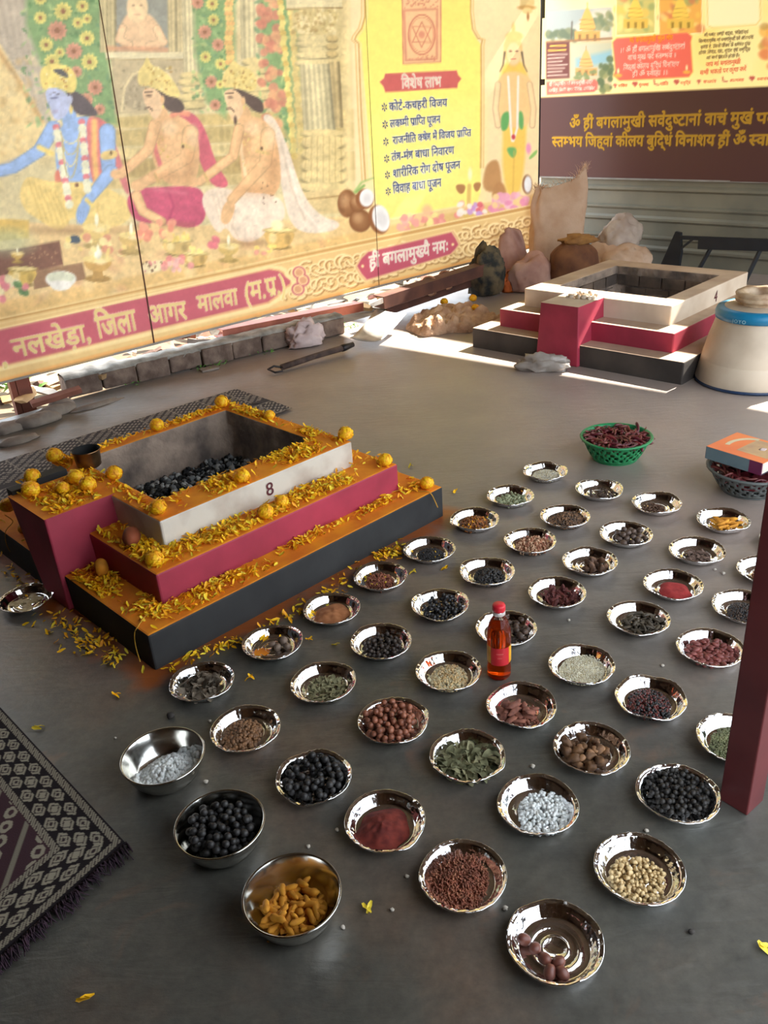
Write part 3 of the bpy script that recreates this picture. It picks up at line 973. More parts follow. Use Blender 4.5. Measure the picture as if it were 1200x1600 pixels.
    for (p0, p1, n) in (((86, 194), (108, 324), 7), ((126, 186), (136, 300), 6)):
        for k in range(n * 2):
            t0 = (k + .5) / (n * 2)
            x, y = p0[0] + (p1[0] - p0[0]) * t0, p0[1] + (p1[1] - p0[1]) * t0
            c.ell(x, y, 6.4 if k % 3 else 5.6, 7.0 if k % 3 else 5, (238, 236, 204) if k % 3 else (222, 126, 134), .9)
    for k in range(4):
        t = np.linspace(0, math.pi, 14)
        c.line(np.stack([109 - 15 * np.cos(t) * (1 - k * .06), 206 + k * 3 + (18 + 15 * k) * np.sin(t)], -1), 2.0, (190, 178, 130) if k % 2 else (222, 210, 160), .8)
    c.ell(119, 289, 3, 3.5, (120, 80, 56), .8)
    # second seated man
    c.blob([(272, 176), (300, 174), (320, 200), (336, 256), (362, 292), (332, 294), (312, 258), (300, 216)], (208, 96, 112), 1.2)
    c.blob([(236, 190), (254, 176), (288, 184), (306, 204), (312, 246), (304, 288), (262, 292), (240, 262), (232, 226)], skin, 1.2)
    c.speck((240, 196, 262, 252), 20, [(214, 176, 100), (244, 222, 140)], 1, 2.4, 20, .8)
    c.line([(238, 190), (240, 232), (250, 262)], 7, (220, 118, 116), 1.2); c.line([(268, 180), (276, 176), (292, 178)], 9, (236, 150, 120), 2)
    c.blob([(196, 308), (214, 294), (250, 292), (300, 290), (318, 300), (322, 342), (300, 358), (260, 350), (214, 348), (200, 330)], (200, 82, 112), 1.3)
    c.line([(262, 300), (270, 322), (262, 346)], 3, (168, 58, 92), 2, .8); c.line([(240, 296), (290, 302)], 4, (222, 120, 140), 3, .6)
    c.limb([(212, 306), (222, 330), (252, 346)], 15, skin, 12)
    c.limb([(240, 196), (230, 234), (188, 272)], 18, skin, 13); c.ell(180, 272, 9, 8, skin, 1.2)
    c.limb([(296, 208), (290, 246), (222, 286)], 24, skin, 15); c.ell(214, 290, 11, 9, skin, 1.2)
    c.line([(284, 226), (300, 232)], 6, (220, 190, 120), 1.2, .8); c.ell(284, 229, 2, 3, (96, 72, 50), .7); c.line([(240, 272), (246, 284)], 4, (206, 170, 110), 1)
    c.blob([(238, 190), (244, 168), (258, 166), (262, 182), (250, 194)], skin, 1.2)
    c.blob([(222, 138), (240, 138), (258, 142), (272, 150), (288, 164), (284, 176), (262, 176), (250, 160)], (84, 68, 62), 1.2)
    c.blob([(220, 140), (234, 136), (248, 144), (254, 160), (250, 178), (240, 188), (233, 180), (228, 168), (222, 158)], (238, 200, 156), 1)
    c.line([(224, 170), (231, 168), (236, 172)], 2.2, (92, 70, 56), .8); c.ell(231, 150, 4.5, 1.8, (110, 82, 66), .8, .9); c.line([(224, 144), (236, 144)], 1.6, (88, 66, 54), .8); c.ell(252, 156, 3.5, 6.5, skin, 1); c.ell(253, 167, 1.8, 3, gold, .7)
    c.blob([(213, 134), (213, 112), (222, 102), (226, 90), (230, 90), (234, 102), (252, 108), (270, 126), (284, 152), (264, 152), (244, 140), (226, 134)], (228, 206, 128), 1)
    c.speck((216, 106, 268, 140), 26, [(196, 160, 82), (248, 232, 160), (180, 140, 80)], 1, 2.6, 21, .7)
    # third seated man
    c.blob([(408, 178), (430, 180), (452, 230), (474, 304), (502, 338), (536, 348), (524, 362), (476, 366), (452, 346), (440, 286), (428, 222)], (238, 220, 198), 1.2)
    c.line([(440, 220), (456, 290), (478, 344)], 3, (206, 184, 160), 2, .7); c.line([(452, 250), (470, 320), (500, 356)], 2.5, (252, 240, 222), 2, .8)
    c.blob([(372, 186), (400, 180), (424, 194), (438, 232), (442, 306), (382, 312), (374, 244)], skin, 1.2)
    c.line([(374, 188), (378, 240), (384, 276)], 5, (244, 216, 168), 1.2); c.speck((376, 196, 392, 262), 14, [(214, 176, 100), (244, 222, 140)], 1, 2.2, 24, .8)
    c.blob([(312, 312), (322, 296), (344, 292), (372, 300), (440, 304), (450, 340), (426, 352), (398, 380), (366, 376), (352, 352), (340, 368), (322, 338)], (242, 220, 196), 1.2)
    for k in range(4): c.line([(330 + k * 7, 300), (338 + k * 6, 330), (346 + k * 5, 356)], 1.8, (212, 188, 160), 2, .6)
    c.ell(384, 334, 26, 22, (248, 228, 204), 6, .9); c.line([(366, 330), (362, 352), (372, 372)], 2, (204, 178, 150), 2, .7)
    c.limb([(374, 202), (364, 244), (310, 284)], 16, skin, 12); c.ell(300, 284, 10, 8, skin, 1.2)
    c.limb([(420, 210), (416, 254), (362, 312)], 22, skin, 14); c.blob([(342, 344), (348, 318), (362, 310), (368, 322), (360, 346), (350, 352)], skin, 1.1)
    c.line([(402, 236), (420, 240)], 5, (214, 184, 116), 1.2, .8); c.ell(410, 232, 2, 3, (96, 72, 50), .7); c.line([(318, 272), (324, 284)], 4, (206, 170, 110), 1)
    c.speck((406, 286, 440, 318), 8, [(120, 90, 66)], .9, 1.8, 25, .6)
    c.blob([(368, 190), (374, 168), (388, 164), (396, 184), (384, 196)], skin, 1.2)
    c.blob([(352, 140), (372, 138), (390, 146), (412, 156), (414, 178), (398, 174), (384, 160)], (84, 66, 60), 1.2)
    c.blob([(350, 142), (364, 138), (378, 148), (384, 164), (378, 182), (366, 192), (359, 180), (355, 166), (351, 154)], (236, 198, 154), 1)
    c.line([(354, 170), (361, 169), (366, 174)], 2.4, (92, 70, 56), .8); c.ell(360, 152, 4.2, 1.8, (110, 82, 66), .8, .9); c.line([(353, 146), (365, 145)], 1.6, (88, 66, 54), .8); c.ell(368, 188, 2.5, 7, (90, 68, 58), 1); c.ell(381, 158, 3.2, 6.5, skin, 1); c.ell(382, 168, 1.8, 3, gold, .7)
    c.blob([(346, 138), (348, 114), (358, 104), (364, 94), (368, 94), (374, 102), (394, 108), (402, 122), (402, 142), (384, 142), (366, 136)], (230, 208, 130), 1)
    c.speck((350, 106, 400, 138), 24, [(196, 160, 82), (248, 232, 160), (180, 140, 80)], 1, 2.6, 26, .7)
    for (x, y, rx, ry, ro) in ((296, 250, 8, 36, .1), (262, 276, 26, 8, 0), (428, 262, 9, 40, .05), (398, 298, 28, 7, 0), (248, 214, 6, 26, .2), (384, 222, 6, 28, .2)):
        c.ell(x, y, rx, ry, (176, 120, 78), 6, .35, ro)
    for (x, y, rx, ry) in ((300, 214, 8, 16), (424, 212, 8, 16), (262, 200, 12, 10), (396, 200, 12, 10)):
        c.ell(x, y, rx, ry, (250, 216, 170), 5, .7)
    for (x, y, rx, ry) in ((250, 352, 46, 5), (390, 380, 44, 5), (120, 360, 80, 5)):
        c.ell(x, y, rx, ry, (130, 86, 60), 5, .5)
    # offerings on the ground
    c.poly([(-260, 420), (26, 388), (92, 376), (98, 414), (60, 422), (-260, 470)], (124, 82, 66), 1.2); c.speck((40, 384, 92, 414), 16, [(176, 130, 96)], 1, 2, 30, .7)
    c.poly([(50, 424), (128, 410), (134, 436), (52, 452)], (150, 112, 82), 1.2)
    c.poly([(-260, 350), (10, 342), (44, 344), (44, 372), (-260, 400)], (220, 184, 96), 2)
    c.ell(10, 378, 40, 20, (190, 212, 170), 9, .5)
    brass(c, 34, 420, 48, 26, (216, 180, 92)); diya(c, 26, 398, 20)
    c.ell(94, 436, 24, 13, (232, 232, 222), 1); c.ell(94, 433, 22, 9, (214, 216, 190), 1); c.blob([(72, 438), (116, 438), (106, 454), (82, 454)], (236, 232, 222), 1)
    diya(c, 150, 360, 44, (226, 194, 120)); diya(c, 152, 410, 46, (206, 160, 90)); c.ell(152, 396, 6, 8, (255, 250, 226), 2)
    c.blob([(104, 372), (116, 366), (126, 372), (124, 380), (108, 380)], (70, 84, 100), 1)
    c.speck((100, 370, 200, 400), 26, [(240, 212, 130), (226, 150, 120), (246, 226, 160)], 3, 7, 31, 1)
    diya(c, 204, 372, 40, (216, 180, 110)); brass(c, 275, 376, 48, 22, (220, 186, 116)); c.speck((256, 364, 294, 376), 20, [(246, 222, 130), (236, 204, 110)], 2, 4, 32, .8)
    brass(c, 304, 396, 42, 20, (216, 176, 104)); c.speck((288, 386, 320, 396), 14, [(250, 228, 140)], 2, 4, 33, .8)
    diya(c, 356, 388, 34, (222, 186, 110)); brass(c, 437, 360, 52, 28, (222, 180, 104)); c.ell(434, 352, 10, 8, (255, 244, 190), 2)
    c.speck((216, 348, 270, 372), 18, [(238, 160, 130), (244, 200, 140), (230, 140, 116)], 4, 8, 34, 1.2)
    c.blob([(216, 412), (258, 404), (262, 420), (224, 430)], (238, 216, 170), 1.2); c.speck((220, 408, 258, 424), 14, [(110, 78, 56), (220, 130, 130)], 1.2, 2.4, 35, .6)
    c.speck((256, 402, 300, 424), 16, [(238, 158, 150), (230, 134, 130), (244, 190, 180)], 3, 6, 36, 1)
    c.speck((400, 384, 430, 396), 8, [(244, 216, 120), (236, 160, 140)], 3, 5, 37, 1); c.speck((0, 430, 40, 480), 16, [(226, 130, 140), (240, 226, 180), (90, 130, 80)], 4, 8, 38, 1.2)
    c.speck((320, 370, 340, 392), 5, [(228, 120, 130)], 4, 7, 39, 1)
    # coconuts and leaf
    c.line([(556, 300), (566, 285), (584, 278)], 5, (170, 196, 120), 1.5, .9, 2); c.line([(558, 300), (570, 290)], 4, (146, 180, 104), 1.2)
    nut = (176, 128, 86)
    for (x, y, rx, ry) in ((544, 318, 15, 22), (564, 345, 17, 18), (560, 318, 12, 14)):
        c.ell(x, y, rx, ry, nut, 1.2, 1, 0, (138, 92, 58)); c.ell(x - 4, y - 5, rx * .4, ry * .4, (206, 162, 116), 4, .8)
    for (x, y, rx, ry, ro) in ((574, 309, 11, 14, .1), (596, 341, 13, 21, -.25)):
        c.ell(x - 3, y + 2, rx + 3, ry + 2, (150, 98, 62), 1, 1, ro); c.ell(x, y, rx, ry, (246, 242, 236), 1, 1, ro); c.ell(x + .5, y + 1, rx * .6, ry * .6, (222, 218, 214), 3, .8, ro)
    # plate of flowers, lamp and standing figure
    c.ell(664, 346, 28, 6, (196, 152, 92), 1.2); c.speck((626, 336, 694, 350), 40, [(244, 170, 156), (250, 206, 150), (236, 150, 140), (246, 232, 150)], 3, 7, 40, 1); c.ell(668, 330, 8, 10, (244, 190, 150), 3, .8); c.speck((616, 350, 640, 360), 10, [(240, 166, 150)], 2, 4, 41, .8)
    c.blob([(752, 300), (756, 262), (766, 250), (778, 250), (784, 300)], (196, 148, 98), 2); c.blob([(766, 312), (770, 288), (782, 282), (792, 300), (788, 314)], (190, 140, 92), 2)
    c.line([(732, 340), (733, 290)], 6, (226, 190, 110), 1.2); c.blob([(712, 288), (728, 288), (726, 300), (720, 304), (714, 298)], (180, 130, 84), 1); c.blob([(738, 286), (752, 284), (748, 298), (742, 300)], (180, 130, 84), 1); c.ell(734, 272, 3, 9, (255, 246, 196), 1.5); c.ell(732, 335, 8, 9, (226, 190, 110), 1)
    c.speck((712, 318, 760, 340), 26, [(206, 160, 214), (240, 150, 140), (250, 240, 226), (244, 186, 150), (226, 110, 120)], 3, 6, 42, 1)
    c.blob([(782, 270), (784, 190), (778, 150), (780, 110), (790, 96), (802, 92), (816, 98), (824, 120), (822, 170), (818, 262), (806, 320), (796, 322)], (246, 206, 104), 3)
    c.blob([(776, 120), (790, 112), (812, 112), (830, 124), (834, 160), (826, 200), (780, 200), (772, 160)], (246, 206, 146), 2)
    c.ell(800, 78, 15, 26, (240, 204, 140), 1.5); c.ell(801, 84, 11, 17, (250, 214, 164), 1.2)
    c.line([(787, 82), (784, 102), (779, 112)], 3, (90, 80, 70), 1.2, .9, 1); c.line([(814, 82), (817, 102), (822, 112)], 3, (90, 80, 70), 1.2, .9, 1)
    c.ell(796, 80, 2.4, 1.2, (120, 90, 80), .7); c.ell(806, 80, 2.4, 1.2, (120, 90, 80), .7); c.line([(797, 92), (804, 92)], 1.5, (206, 110, 100), .7); c.ell(801, 44, 3, 8, (236, 200, 130), 1.5)
    c.ell(802, 57, 14, 8, (238, 206, 136), 1.5)
    c.limb([(776, 132), (772, 170), (776, 196)], 8, (250, 214, 166)); c.limb([(826, 132), (832, 170), (830, 196)], 8, (250, 214, 166))
    c.blob([(781, 178), (795, 172), (792, 200), (784, 206), (780, 200)], (110, 174, 104), 1.5); c.blob([(808, 172), (816, 176), (816, 204), (808, 200)], (110, 174, 104), 1.5); c.blob([(788, 230), (806, 230), (802, 248), (794, 244)], (116, 178, 108), 1.5)
    c.line([(792, 120), (796, 200), (798, 220)], 3.5, (244, 238, 224), 1); c.line([(808, 120), (806, 200), (800, 220)], 3.5, (244, 238, 224), 1); c.ell(800, 214, 3, 4, (206, 80, 90), 1)
    c.line([(801, 236), (799, 316)], 2, (222, 176, 90), 1.5, .7)
    c.ell(790, 318, 5, 8, (246, 206, 150), 1); c.ell(806, 316, 5, 8, (246, 206, 150), 1)
    c.speck((764, 304, 828, 330), 40, [(240, 170, 190), (246, 196, 206), (236, 150, 180), (250, 214, 150)], 4, 7, 43, 1.2)
    c.ell(822, 288, 8, 15, (150, 104, 70), 1); c.ell(823, 288, 6, 13, (240, 240, 240), 1, 1); c.blob([(824, 246), (838, 232), (838, 240), (826, 250)], (150, 196, 110), 1); c.ell(824, 232, 4, 8, (240, 160, 190), 1.5)
    # hanging lamp, top right
    c.poly([(814, -260), (834, -260), (834, 8), (812, 10)], (222, 196, 136), 1.5); c.ell(822, 12, 14, 4, (196, 156, 96), 1); c.ell(823, 17, 8, 5, (226, 196, 136), 1.2); c.ell(824, 26, 2, 6, (160, 118, 78), 1)
    # gold edge and carved ornament band
    gl = lambda x: 404 + (x - 450) * (323 - 404) / 380.0
    gb = lambda x: 597 - .2575 * x + (x > 400) * (x - 400) * .0085
    xs = np.linspace(-260, 900, 40)
    c.poly([(x, gl(x)) for x in xs] + [(x, gb(x) + 8) for x in xs[::-1]], (234, 196, 132), 1)
    c.line([(x, gl(x)) for x in xs], 5, (206, 156, 92), 1.2); c.line([(x, gl(x) - 3) for x in xs], 2, (250, 226, 164), 1); c.line([(x, gl(x) + 4) for x in xs], 2, (250, 222, 160), 1)
    rg4 = np.random.default_rng(8)
    for i in range(30):
        x = 455 + i * 13.2
        for j in range(2):
            y0, y1 = gl(x) + 11, gb(x) - 9
            if y1 - y0 < 12: continue
            y = y0 + (y1 - y0) * (.25 + .5 * j) + rg4.uniform(-2, 2)
            curl(c, x + rg4.uniform(-3, 3), y, min(15, (y1 - y0) * .27), 1.35, rg4.uniform(0, 6.3), (164, 112, 62), (252, 224, 166), 4.6, 24, 1 if (i + j) % 2 else -1)
    for i in range(46):
        x = 455 + rg4.uniform(0, 385); y = rg4.uniform(gl(x) + 10, gb(x) - 8)
        c.line([(x, y), (x + rg4.uniform(3, 8), y - rg4.uniform(2, 7))], 2.4, (252, 226, 168), 1, .8, 1); c.line([(x + 1, y + 2), (x + 7, y - 2)], 1.4, (170, 118, 68), .8, .6)
    # crimson band with the place name
    mar = (196, 98, 108); cream = (250, 222, 160)
    tb = lambda x: 512 - .2300 * x
    band = [(-260, tb(-260)), (424, tb(424)), (440, 416), (448, 420), (452, 430), (462, 438), (462, 446), (456, 452), (450, 458), (440, 468), (430, 474), (420, 480), (-260, 642)]
    c.poly(np.asarray(band) + [0, 0], cream, 1.2); 
    ins = [(-260, tb(-260) + 4), (422, tb(422) + 4), (436, 421), (444, 425), (447, 434), (456, 441), (455, 446), (448, 450), (444, 456), (434, 464), (420, 474), (-260, 636)]
    c.poly(ins, (232, 180, 128), 1); c.poly([(x + (1 if x < 0 else -2), y + (2.5 if y < 430 else -2.5)) for x, y in ins], mar, 1)
    for r_, cc in ((17, cream), (14, mar), (10.5, cream), (8, (220, 160, 120))):
        for (x, y) in ((474, 438), (468, 426), (466, 452)): c.ell(x, y, r_ * .75, r_ * .7, cc, 1)
    xs = np.linspace(-260, 900, 30)
    c.line([(x, gb(x) - 2.5) for x in xs], 5, (238, 176, 104), 1.2); c.line([(x, gb(x)) for x in xs], 2, (206, 150, 90), 1)
    # crimson plaque
    pq = np.array([(559, 416), (566, 404), (576, 394), (706, 363), (712, 372), (717, 382), (711, 390), (704, 397), (574, 437), (566, 428)], float)
    ctr = pq.mean(0)
    c.poly(ctr + (pq - ctr) * [1.06, 1.12], cream, 1); c.poly(ctr + (pq - ctr) * [1.035, 1.06], (214, 150, 110), 1); c.poly(ctr + (pq - ctr) * [1.02, 1.03], cream, 1); c.poly(pq, (194, 92, 106), 1)
    c.ell(567.6, 416, 2.2, 2.2, cream, .8); c.ell(708, 382, 2.2, 2.2, cream, .8)
    # heading plate
    hp = [(595, 128), (602, 122), (604, 115), (713, 110), (715, 117), (720, 123), (715, 130), (714, 137.5), (604, 144), (601, 135)]
    c.poly(hp, (206, 104, 100), .9)
    # the fine mottling of the printed painting
    rg6 = np.random.default_rng(12)
    tot = np.zeros((c.h, c.w), np.float32)
    for step, amp in ((3, .028), (6, .03), (14, .028), (40, .02)):
        g = rg6.normal(0, 1, (c.h // step + 3, c.w // step + 3)).astype(np.float32)
        yy = (np.arange(c.h) / step); xx = (np.arange(c.w) / step)
        j, i = yy.astype(int), xx.astype(int); fy, fx = (yy - j)[:, None], (xx - i)[None, :]
        tot += amp * ((g[j][:, i] * (1 - fx) + g[j][:, i + 1] * fx) * (1 - fy) + (g[j + 1][:, i] * (1 - fx) + g[j + 1][:, i + 1] * fx) * fy)
    scene_m = np.clip((552 - c.X) / 10, .25, 1) * np.clip((gl(c.X) - c.Y) / 6, .3, 1)
    c.a *= (1 + tot * scene_m)[..., None]
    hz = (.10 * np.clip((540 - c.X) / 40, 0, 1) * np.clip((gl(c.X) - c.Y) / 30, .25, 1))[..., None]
    c.a = c.a * (1 - hz) + np.array([255, 238, 204], np.float32) * hz  # warm haze of washed-out light, mixed into the left scene's print colours
    c.a = np.clip(c.a, 0, 255)
    return c

def paint_poster():
    c = Canvas(840, -260, 1420, 300, (252, 226, 132))
    bt = lambda x: 152 - .0486 * (x - 852)          # foot of the yellow sheet
    sl = -.055
    def Q(x0, y0, x1, y1): return [(x0, y0), (x1, y0 + sl * (x1 - x0)), (x1, y1 + sl * (x1 - x0)), (x0, y1)]
    c.poly([(840, -260), (1420, -260), (1420, bt(1420)), (840, bt(840))], (255, 238, 164), 1)
    c.speck((850, -260, 1420, 130), 60, [(255, 240, 170), (250, 214, 110)], 14, 40, 3, 14, .4)
    # lake and temple picture
    c.poly(Q(853, 17, 956, 146), (206, 190, 150), 1); c.poly(Q(853, 17, 956, 62), (168, 176, 172), 1)
    c.poly([(880, 60), (930, 14), (956, 12), (956, 60)], (214, 206, 184), 6)
    c.speck((853, 48, 900, 64), 20, [(104, 116, 92), (130, 136, 104)], 3, 7, 4, 1.5); c.speck((924, 22, 956, 50), 18, [(150, 152, 110), (120, 134, 100)], 3, 7, 5, 1.5)
    tp = (236, 178, 96)
    def temple(x, y, w, h, col):
        c.poly([(x - w * .5, y), (x + w * .5, y), (x + w * .5, y - h * .3), (x - w * .5, y - h * .3)], np.asarray(col) * .92, 1)
        c.blob([(x - w * .34, y - h * .3), (x - w * .26, y - h * .6), (x - w * .06, y - h), (x + w * .06, y - h), (x + w * .26, y - h * .6), (x + w * .34, y - h * .3)], col, 1)
        for k in range(3): c.line([(x - w * .3 + k * .02, y - h * (.36 + k * .14)), (x + w * (.3 - k * .05), y - h * (.36 + k * .14))], 1.4, np.asarray(col) * .78, .8)
        c.line([(x, y - h), (x, y - h * 1.15)], 1.4, np.asarray(col) * .8, .6)
        for k in (-1, 0, 1): c.poly([(x + k * w * .3 - 2, y), (x + k * w * .3 + 2, y), (x + k * w * .3 + 2, y - h * .2), (x + k * w * .3 - 2, y - h * .2)], np.asarray(col) * .62, .8)
    temple(918, 64, 40, 52, tp); c.line([(893, 62), (894, 34)], 2, (96, 88, 76), 1)
    c.line([(854, 66), (956, 60)], 3, (150, 110, 76), 1); c.poly(Q(892, 70, 956, 122), (190, 188, 160), 2); c.poly([(900, 92), (956, 78), (956, 98), (900, 106)], (140, 180, 190), 4)
    temple(916, 118, 34, 40, (236, 176, 104)); c.speck((938, 92, 956, 142), 26, [(120, 130, 84), (150, 150, 96), (96, 112, 76)], 3, 6, 6, 1.2); c.speck((894, 112, 934, 124), 14, [(130, 140, 90)], 2, 4, 7, 1)
    c.poly(Q(853, 67, 890, 124), (112, 64, 58), 1); 
    for k in range(2): c.line([(860 + k * -3, 72 + k * 7), (884, 71 + k * 7)], 2.4, (236, 190, 84), .8)
    for k in range(7): c.line([(856, 86 + k * 5.4), (886 - (k % 3) * 4, 84.6 + k * 5.4)], 2.0, (222, 206, 190), .9, .85)
    c.poly([(854, 128), (930, 124), (934, 129), (933, 140), (928, 144), (854, 149)], (224, 108, 92), 1)
    # two pictures and the glowing box along the top
    for (x0, x1, cc, s) in ((963, 1024, (206, 196, 120), 8), (1030, 1097, (236, 176, 90), 9)):
        c.poly(Q(x0, -60, x1, 55), cc, 1.2)
        c.speck((x0 + 2, -50, x1 - 2, 46), 46, [(240, 200, 96), (150, 166, 110), (250, 226, 140), (214, 130, 90)], 3, 8, s, 2, .7)
        temple((x0 + x1) / 2, 44, (x1 - x0) * .62, 48, (250, 206, 96))
        c.line([(x0, -60), (x0, 56), (x1, 56 + sl * (x1 - x0)), (x1, -60)], 1.6, (255, 246, 190), .8)
    c.poly(Q(1103, -60, 1188, 43), (255, 244, 196), 4); c.line([(1104, -60), (1106, 40), (1114, 44), (1182, 38), (1188, 30), (1186, -60)], 1.5, (236, 206, 120), 1)
    c.speck((1190, 40, 1240, 120), 30, [(240, 176, 80), (226, 140, 90), (190, 150, 90)], 4, 9, 11, 2, .7)
    c.poly(Q(1260, -60, 1400, 110), (250, 206, 120), 2)
    # red mantra box
    rb = [(958, 66), (964, 60), (1074, 51), (1081, 57), (1079, 66), (1082, 112), (1076, 120), (968, 126), (959, 118), (962, 110)]
    rb = np.array(rb, float); ct = rb.mean(0)
    c.poly(ct + (rb - ct) * 1.025, (250, 206, 110), .8); c.poly(rb, (232, 108, 92), .9)
    for x in (966, 1073):
        c.ell(x, 118 - (x - 966) * .05, 6, 3, (236, 170, 80), .8); c.ell(x, 111 - (x - 966) * .05, 1.6, 4, (255, 240, 180), .8)
    # little icons along the foot
    for i, (x, k) in enumerate(((961, 0), (992, 1), (1025, 2), (1057, 1), (1092, 0), (1132, 2), (1175, 1), (1216, 1))):
        y = bt(x) - 14
        col = (196, 96, 84)
        if k == 0: c.ell(x, y, 3, 2, col, .8); c.line([(x, y), (x, y + 4)], 2, col, .7)
        elif k == 1: c.ell(x - 1.8, y - 1, 2.6, 2.6, col, .7); c.ell(x + 1.8, y - 1, 2.6, 2.6, col, .7); c.poly([(x - 4, y), (x + 4, y), (x, y + 5)], col, .7)
        else: c.line([(x - 3, y - 4), (x - 2, y + 2), (x + 4, y + 3)], 2, col, .7)
    # plum lower band
    c.poly([(840, bt(840)), (1420, bt(1420)), (1420, 300), (840, 300)], (92, 60, 57), .9)
    return c

def print_material(name, trans):
    m = bpy.data.materials.new(name)
    m.use_nodes = True
    nt = m.node_tree; N, K = nt.nodes, nt.links
    for n in list(N): N.remove(n)
    o = N.new('ShaderNodeOutputMaterial'); a = N.new('ShaderNodeAttribute'); a.attribute_name = 'print'
    d = N.new('ShaderNodeBsdfDiffuse'); t = N.new('ShaderNodeBsdfTranslucent'); x = N.new('ShaderNodeMixShader'); g = N.new('ShaderNodeBsdfGlossy'); y = N.new('ShaderNodeMixShader')
    g.inputs['Roughness'].default_value = .35
    K.new(a.outputs['Color'], d.inputs[0]); K.new(a.outputs['Color'], t.inputs[0])
    x.inputs[0].default_value = trans; y.inputs[0].default_value = .03
    K.new(d.outputs[0], x.inputs[1]); K.new(t.outputs[0], x.inputs[2]); K.new(x.outputs[0], y.inputs[1]); K.new(g.outputs[0], y.inputs[2]); K.new(y.outputs[0], o.inputs[0])
    return m
def printed_sheet(name, P, n, u0, u1, z0, z1, nu, nz, canvas, m, parent, bulge):
    U, Zz = np.meshgrid(np.linspace(u0, u1, nu + 1), np.linspace(z0, z1, nz + 1), indexing='ij')
    X = P(0, 0, 0)[None, None] + U[..., None] * (P(1, 0, 0) - P(0, 0, 0)) + Zz[..., None] * EZ
    px, py = project(X)
    col = lin(canvas.sample(px, py))
    off = bulge(U, Zz)
    X = X + off[..., None] * n
    idx = np.arange(U.size).reshape(nu + 1, nz + 1)
    Qd = np.stack([idx[:-1, :-1], idx[1:, :-1], idx[1:, 1:], idx[:-1, 1:]], -1).reshape(-1, 4)
    me = bpy.data.meshes.new(name)
    nq = len(Qd)
    me.vertices.add(U.size); me.vertices.foreach_set('co', X.reshape(-1))
    me.loops.add(nq * 4); me.loops.foreach_set('vertex_index', Qd.ravel().astype(np.int32))
    me.polygons.add(nq); me.polygons.foreach_set('loop_start', (np.arange(nq) * 4).astype(np.int32))
    me.update(calc_edges=True)
    a = me.color_attributes.new('print', 'FLOAT_COLOR', 'POINT')
    a.data.foreach_set('color', np.concatenate([col.reshape(-1, 3), np.ones((U.size, 1))], 1).astype(np.float32).ravel())
    me.materials.append(m)
    me.polygons.foreach_set('use_smooth', np.ones(nq, bool))
    return link(name, me, parent)
# ================================================================ THE TWO BANNERS
BU0, BU1, BZ0_, BZ1_ = -0.75, 4.035, 0.172, 2.46
ban = thing('banner', 'large printed vinyl banner of seated men offering lamps, with crimson lettering bands', 'banner', (0, 0, 0))
def bulge_b(U, Z):
    return .012 * np.sin(U * 1.9 + .4) * np.sin(Z * 1.3) + .004 * np.sin(U * 5.1 + Z * 2.2)
m_print = print_material('printed vinyl', BAN_TRANS)
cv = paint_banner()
LINES = []
def LWb(u, z, off):
    return LW(u, z, off + float(bulge_b(np.array(u), np.array(z))))
def ink(name, col, through=.75):
    """Printing ink: the same thin vinyl, in one colour, so it glows with the sheet behind it."""
    m = bpy.data.materials.new(name); m.use_nodes = True
    nt = m.node_tree; N, K = nt.nodes, nt.links
    for n in list(N): N.remove(n)
    o = N.new('ShaderNodeOutputMaterial'); d = N.new('ShaderNodeBsdfDiffuse'); t = N.new('ShaderNodeBsdfTranslucent'); x = N.new('ShaderNodeMixShader')
    nz = N.new('ShaderNodeTexNoise'); nz.inputs['Scale'].default_value = 30
    rp = N.new('ShaderNodeValToRGB'); c = np.array(L4(col)); rp.color_ramp.elements[0].color = tuple(c * [.93, .93, .93, 1]); rp.color_ramp.elements[1].color = tuple(c)
    K.new(nz.outputs['Fac'], rp.inputs['Fac']); K.new(rp.outputs['Color'], d.inputs[0]); K.new(rp.outputs['Color'], t.inputs[0])
    x.inputs[0].default_value = through
    K.new(d.outputs[0], x.inputs[1]); K.new(t.outputs[0], x.inputs[2]); K.new(x.outputs[0], o.inputs[0])
    return m
def inks(name, col, pr=None, through=.75): return ink(name, col, through), np.array(pr or col, float)
i_cream, i_white, i_navy, i_gold, i_pink, i_dark = inks('cream ink', (255, 246, 205)), inks('white ink', (255, 252, 240)), inks('navy ink', (136, 150, 200), (92, 106, 160)), inks('gold ink', (206, 160, 62), None, .08), inks('rose ink', (236, 140, 110)), inks('grey-brown ink', (150, 128, 100), (120, 104, 84))
def lt(text, bl, br, tl, ink_, bold=.014, halo=None):
    st = Setting(text, l_uz, bl, br, tl, bold)
    if halo:
        st.print_on(cv, lambda u, z: LW(u, z), halo[1], .045)
    st.print_on(cv, lambda u, z: LW(u, z), ink_[1])
    LINES.append((st, ink_[0], halo))
lt('विशेष लाभ', (629.6, 138.4), (690, 135.6), (629, 122.5), i_white, .03)
for text, bl, br, tl in (
    ('कोर्ट-कचहरी विजय', (609.8, 173), (699, 166), (609.8, 161)),
    ('लक्ष्मी प्राप्ति पूजन', (610.9, 199.4), (689, 191.9), (610.3, 188)),
    ('राजनीति क्षेत्र में विजय प्राप्ति', (615, 225.3), (735, 212.5), (614.6, 214.2)),
    ('तंत्र-मंत्र बाधा निवारण', (612.8, 251.5), (709.7, 240.3), (612, 239.7)),
    ('शारीरिक रोग दोष पूजन', (615, 277.8), (719, 262.8), (614, 266)),
    ('विवाह बाधा पूजन', (615, 302.5), (690.4, 291.3), (614.6, 289.8))):
    lt(text, bl, br, tl, i_navy, .008, i_white)
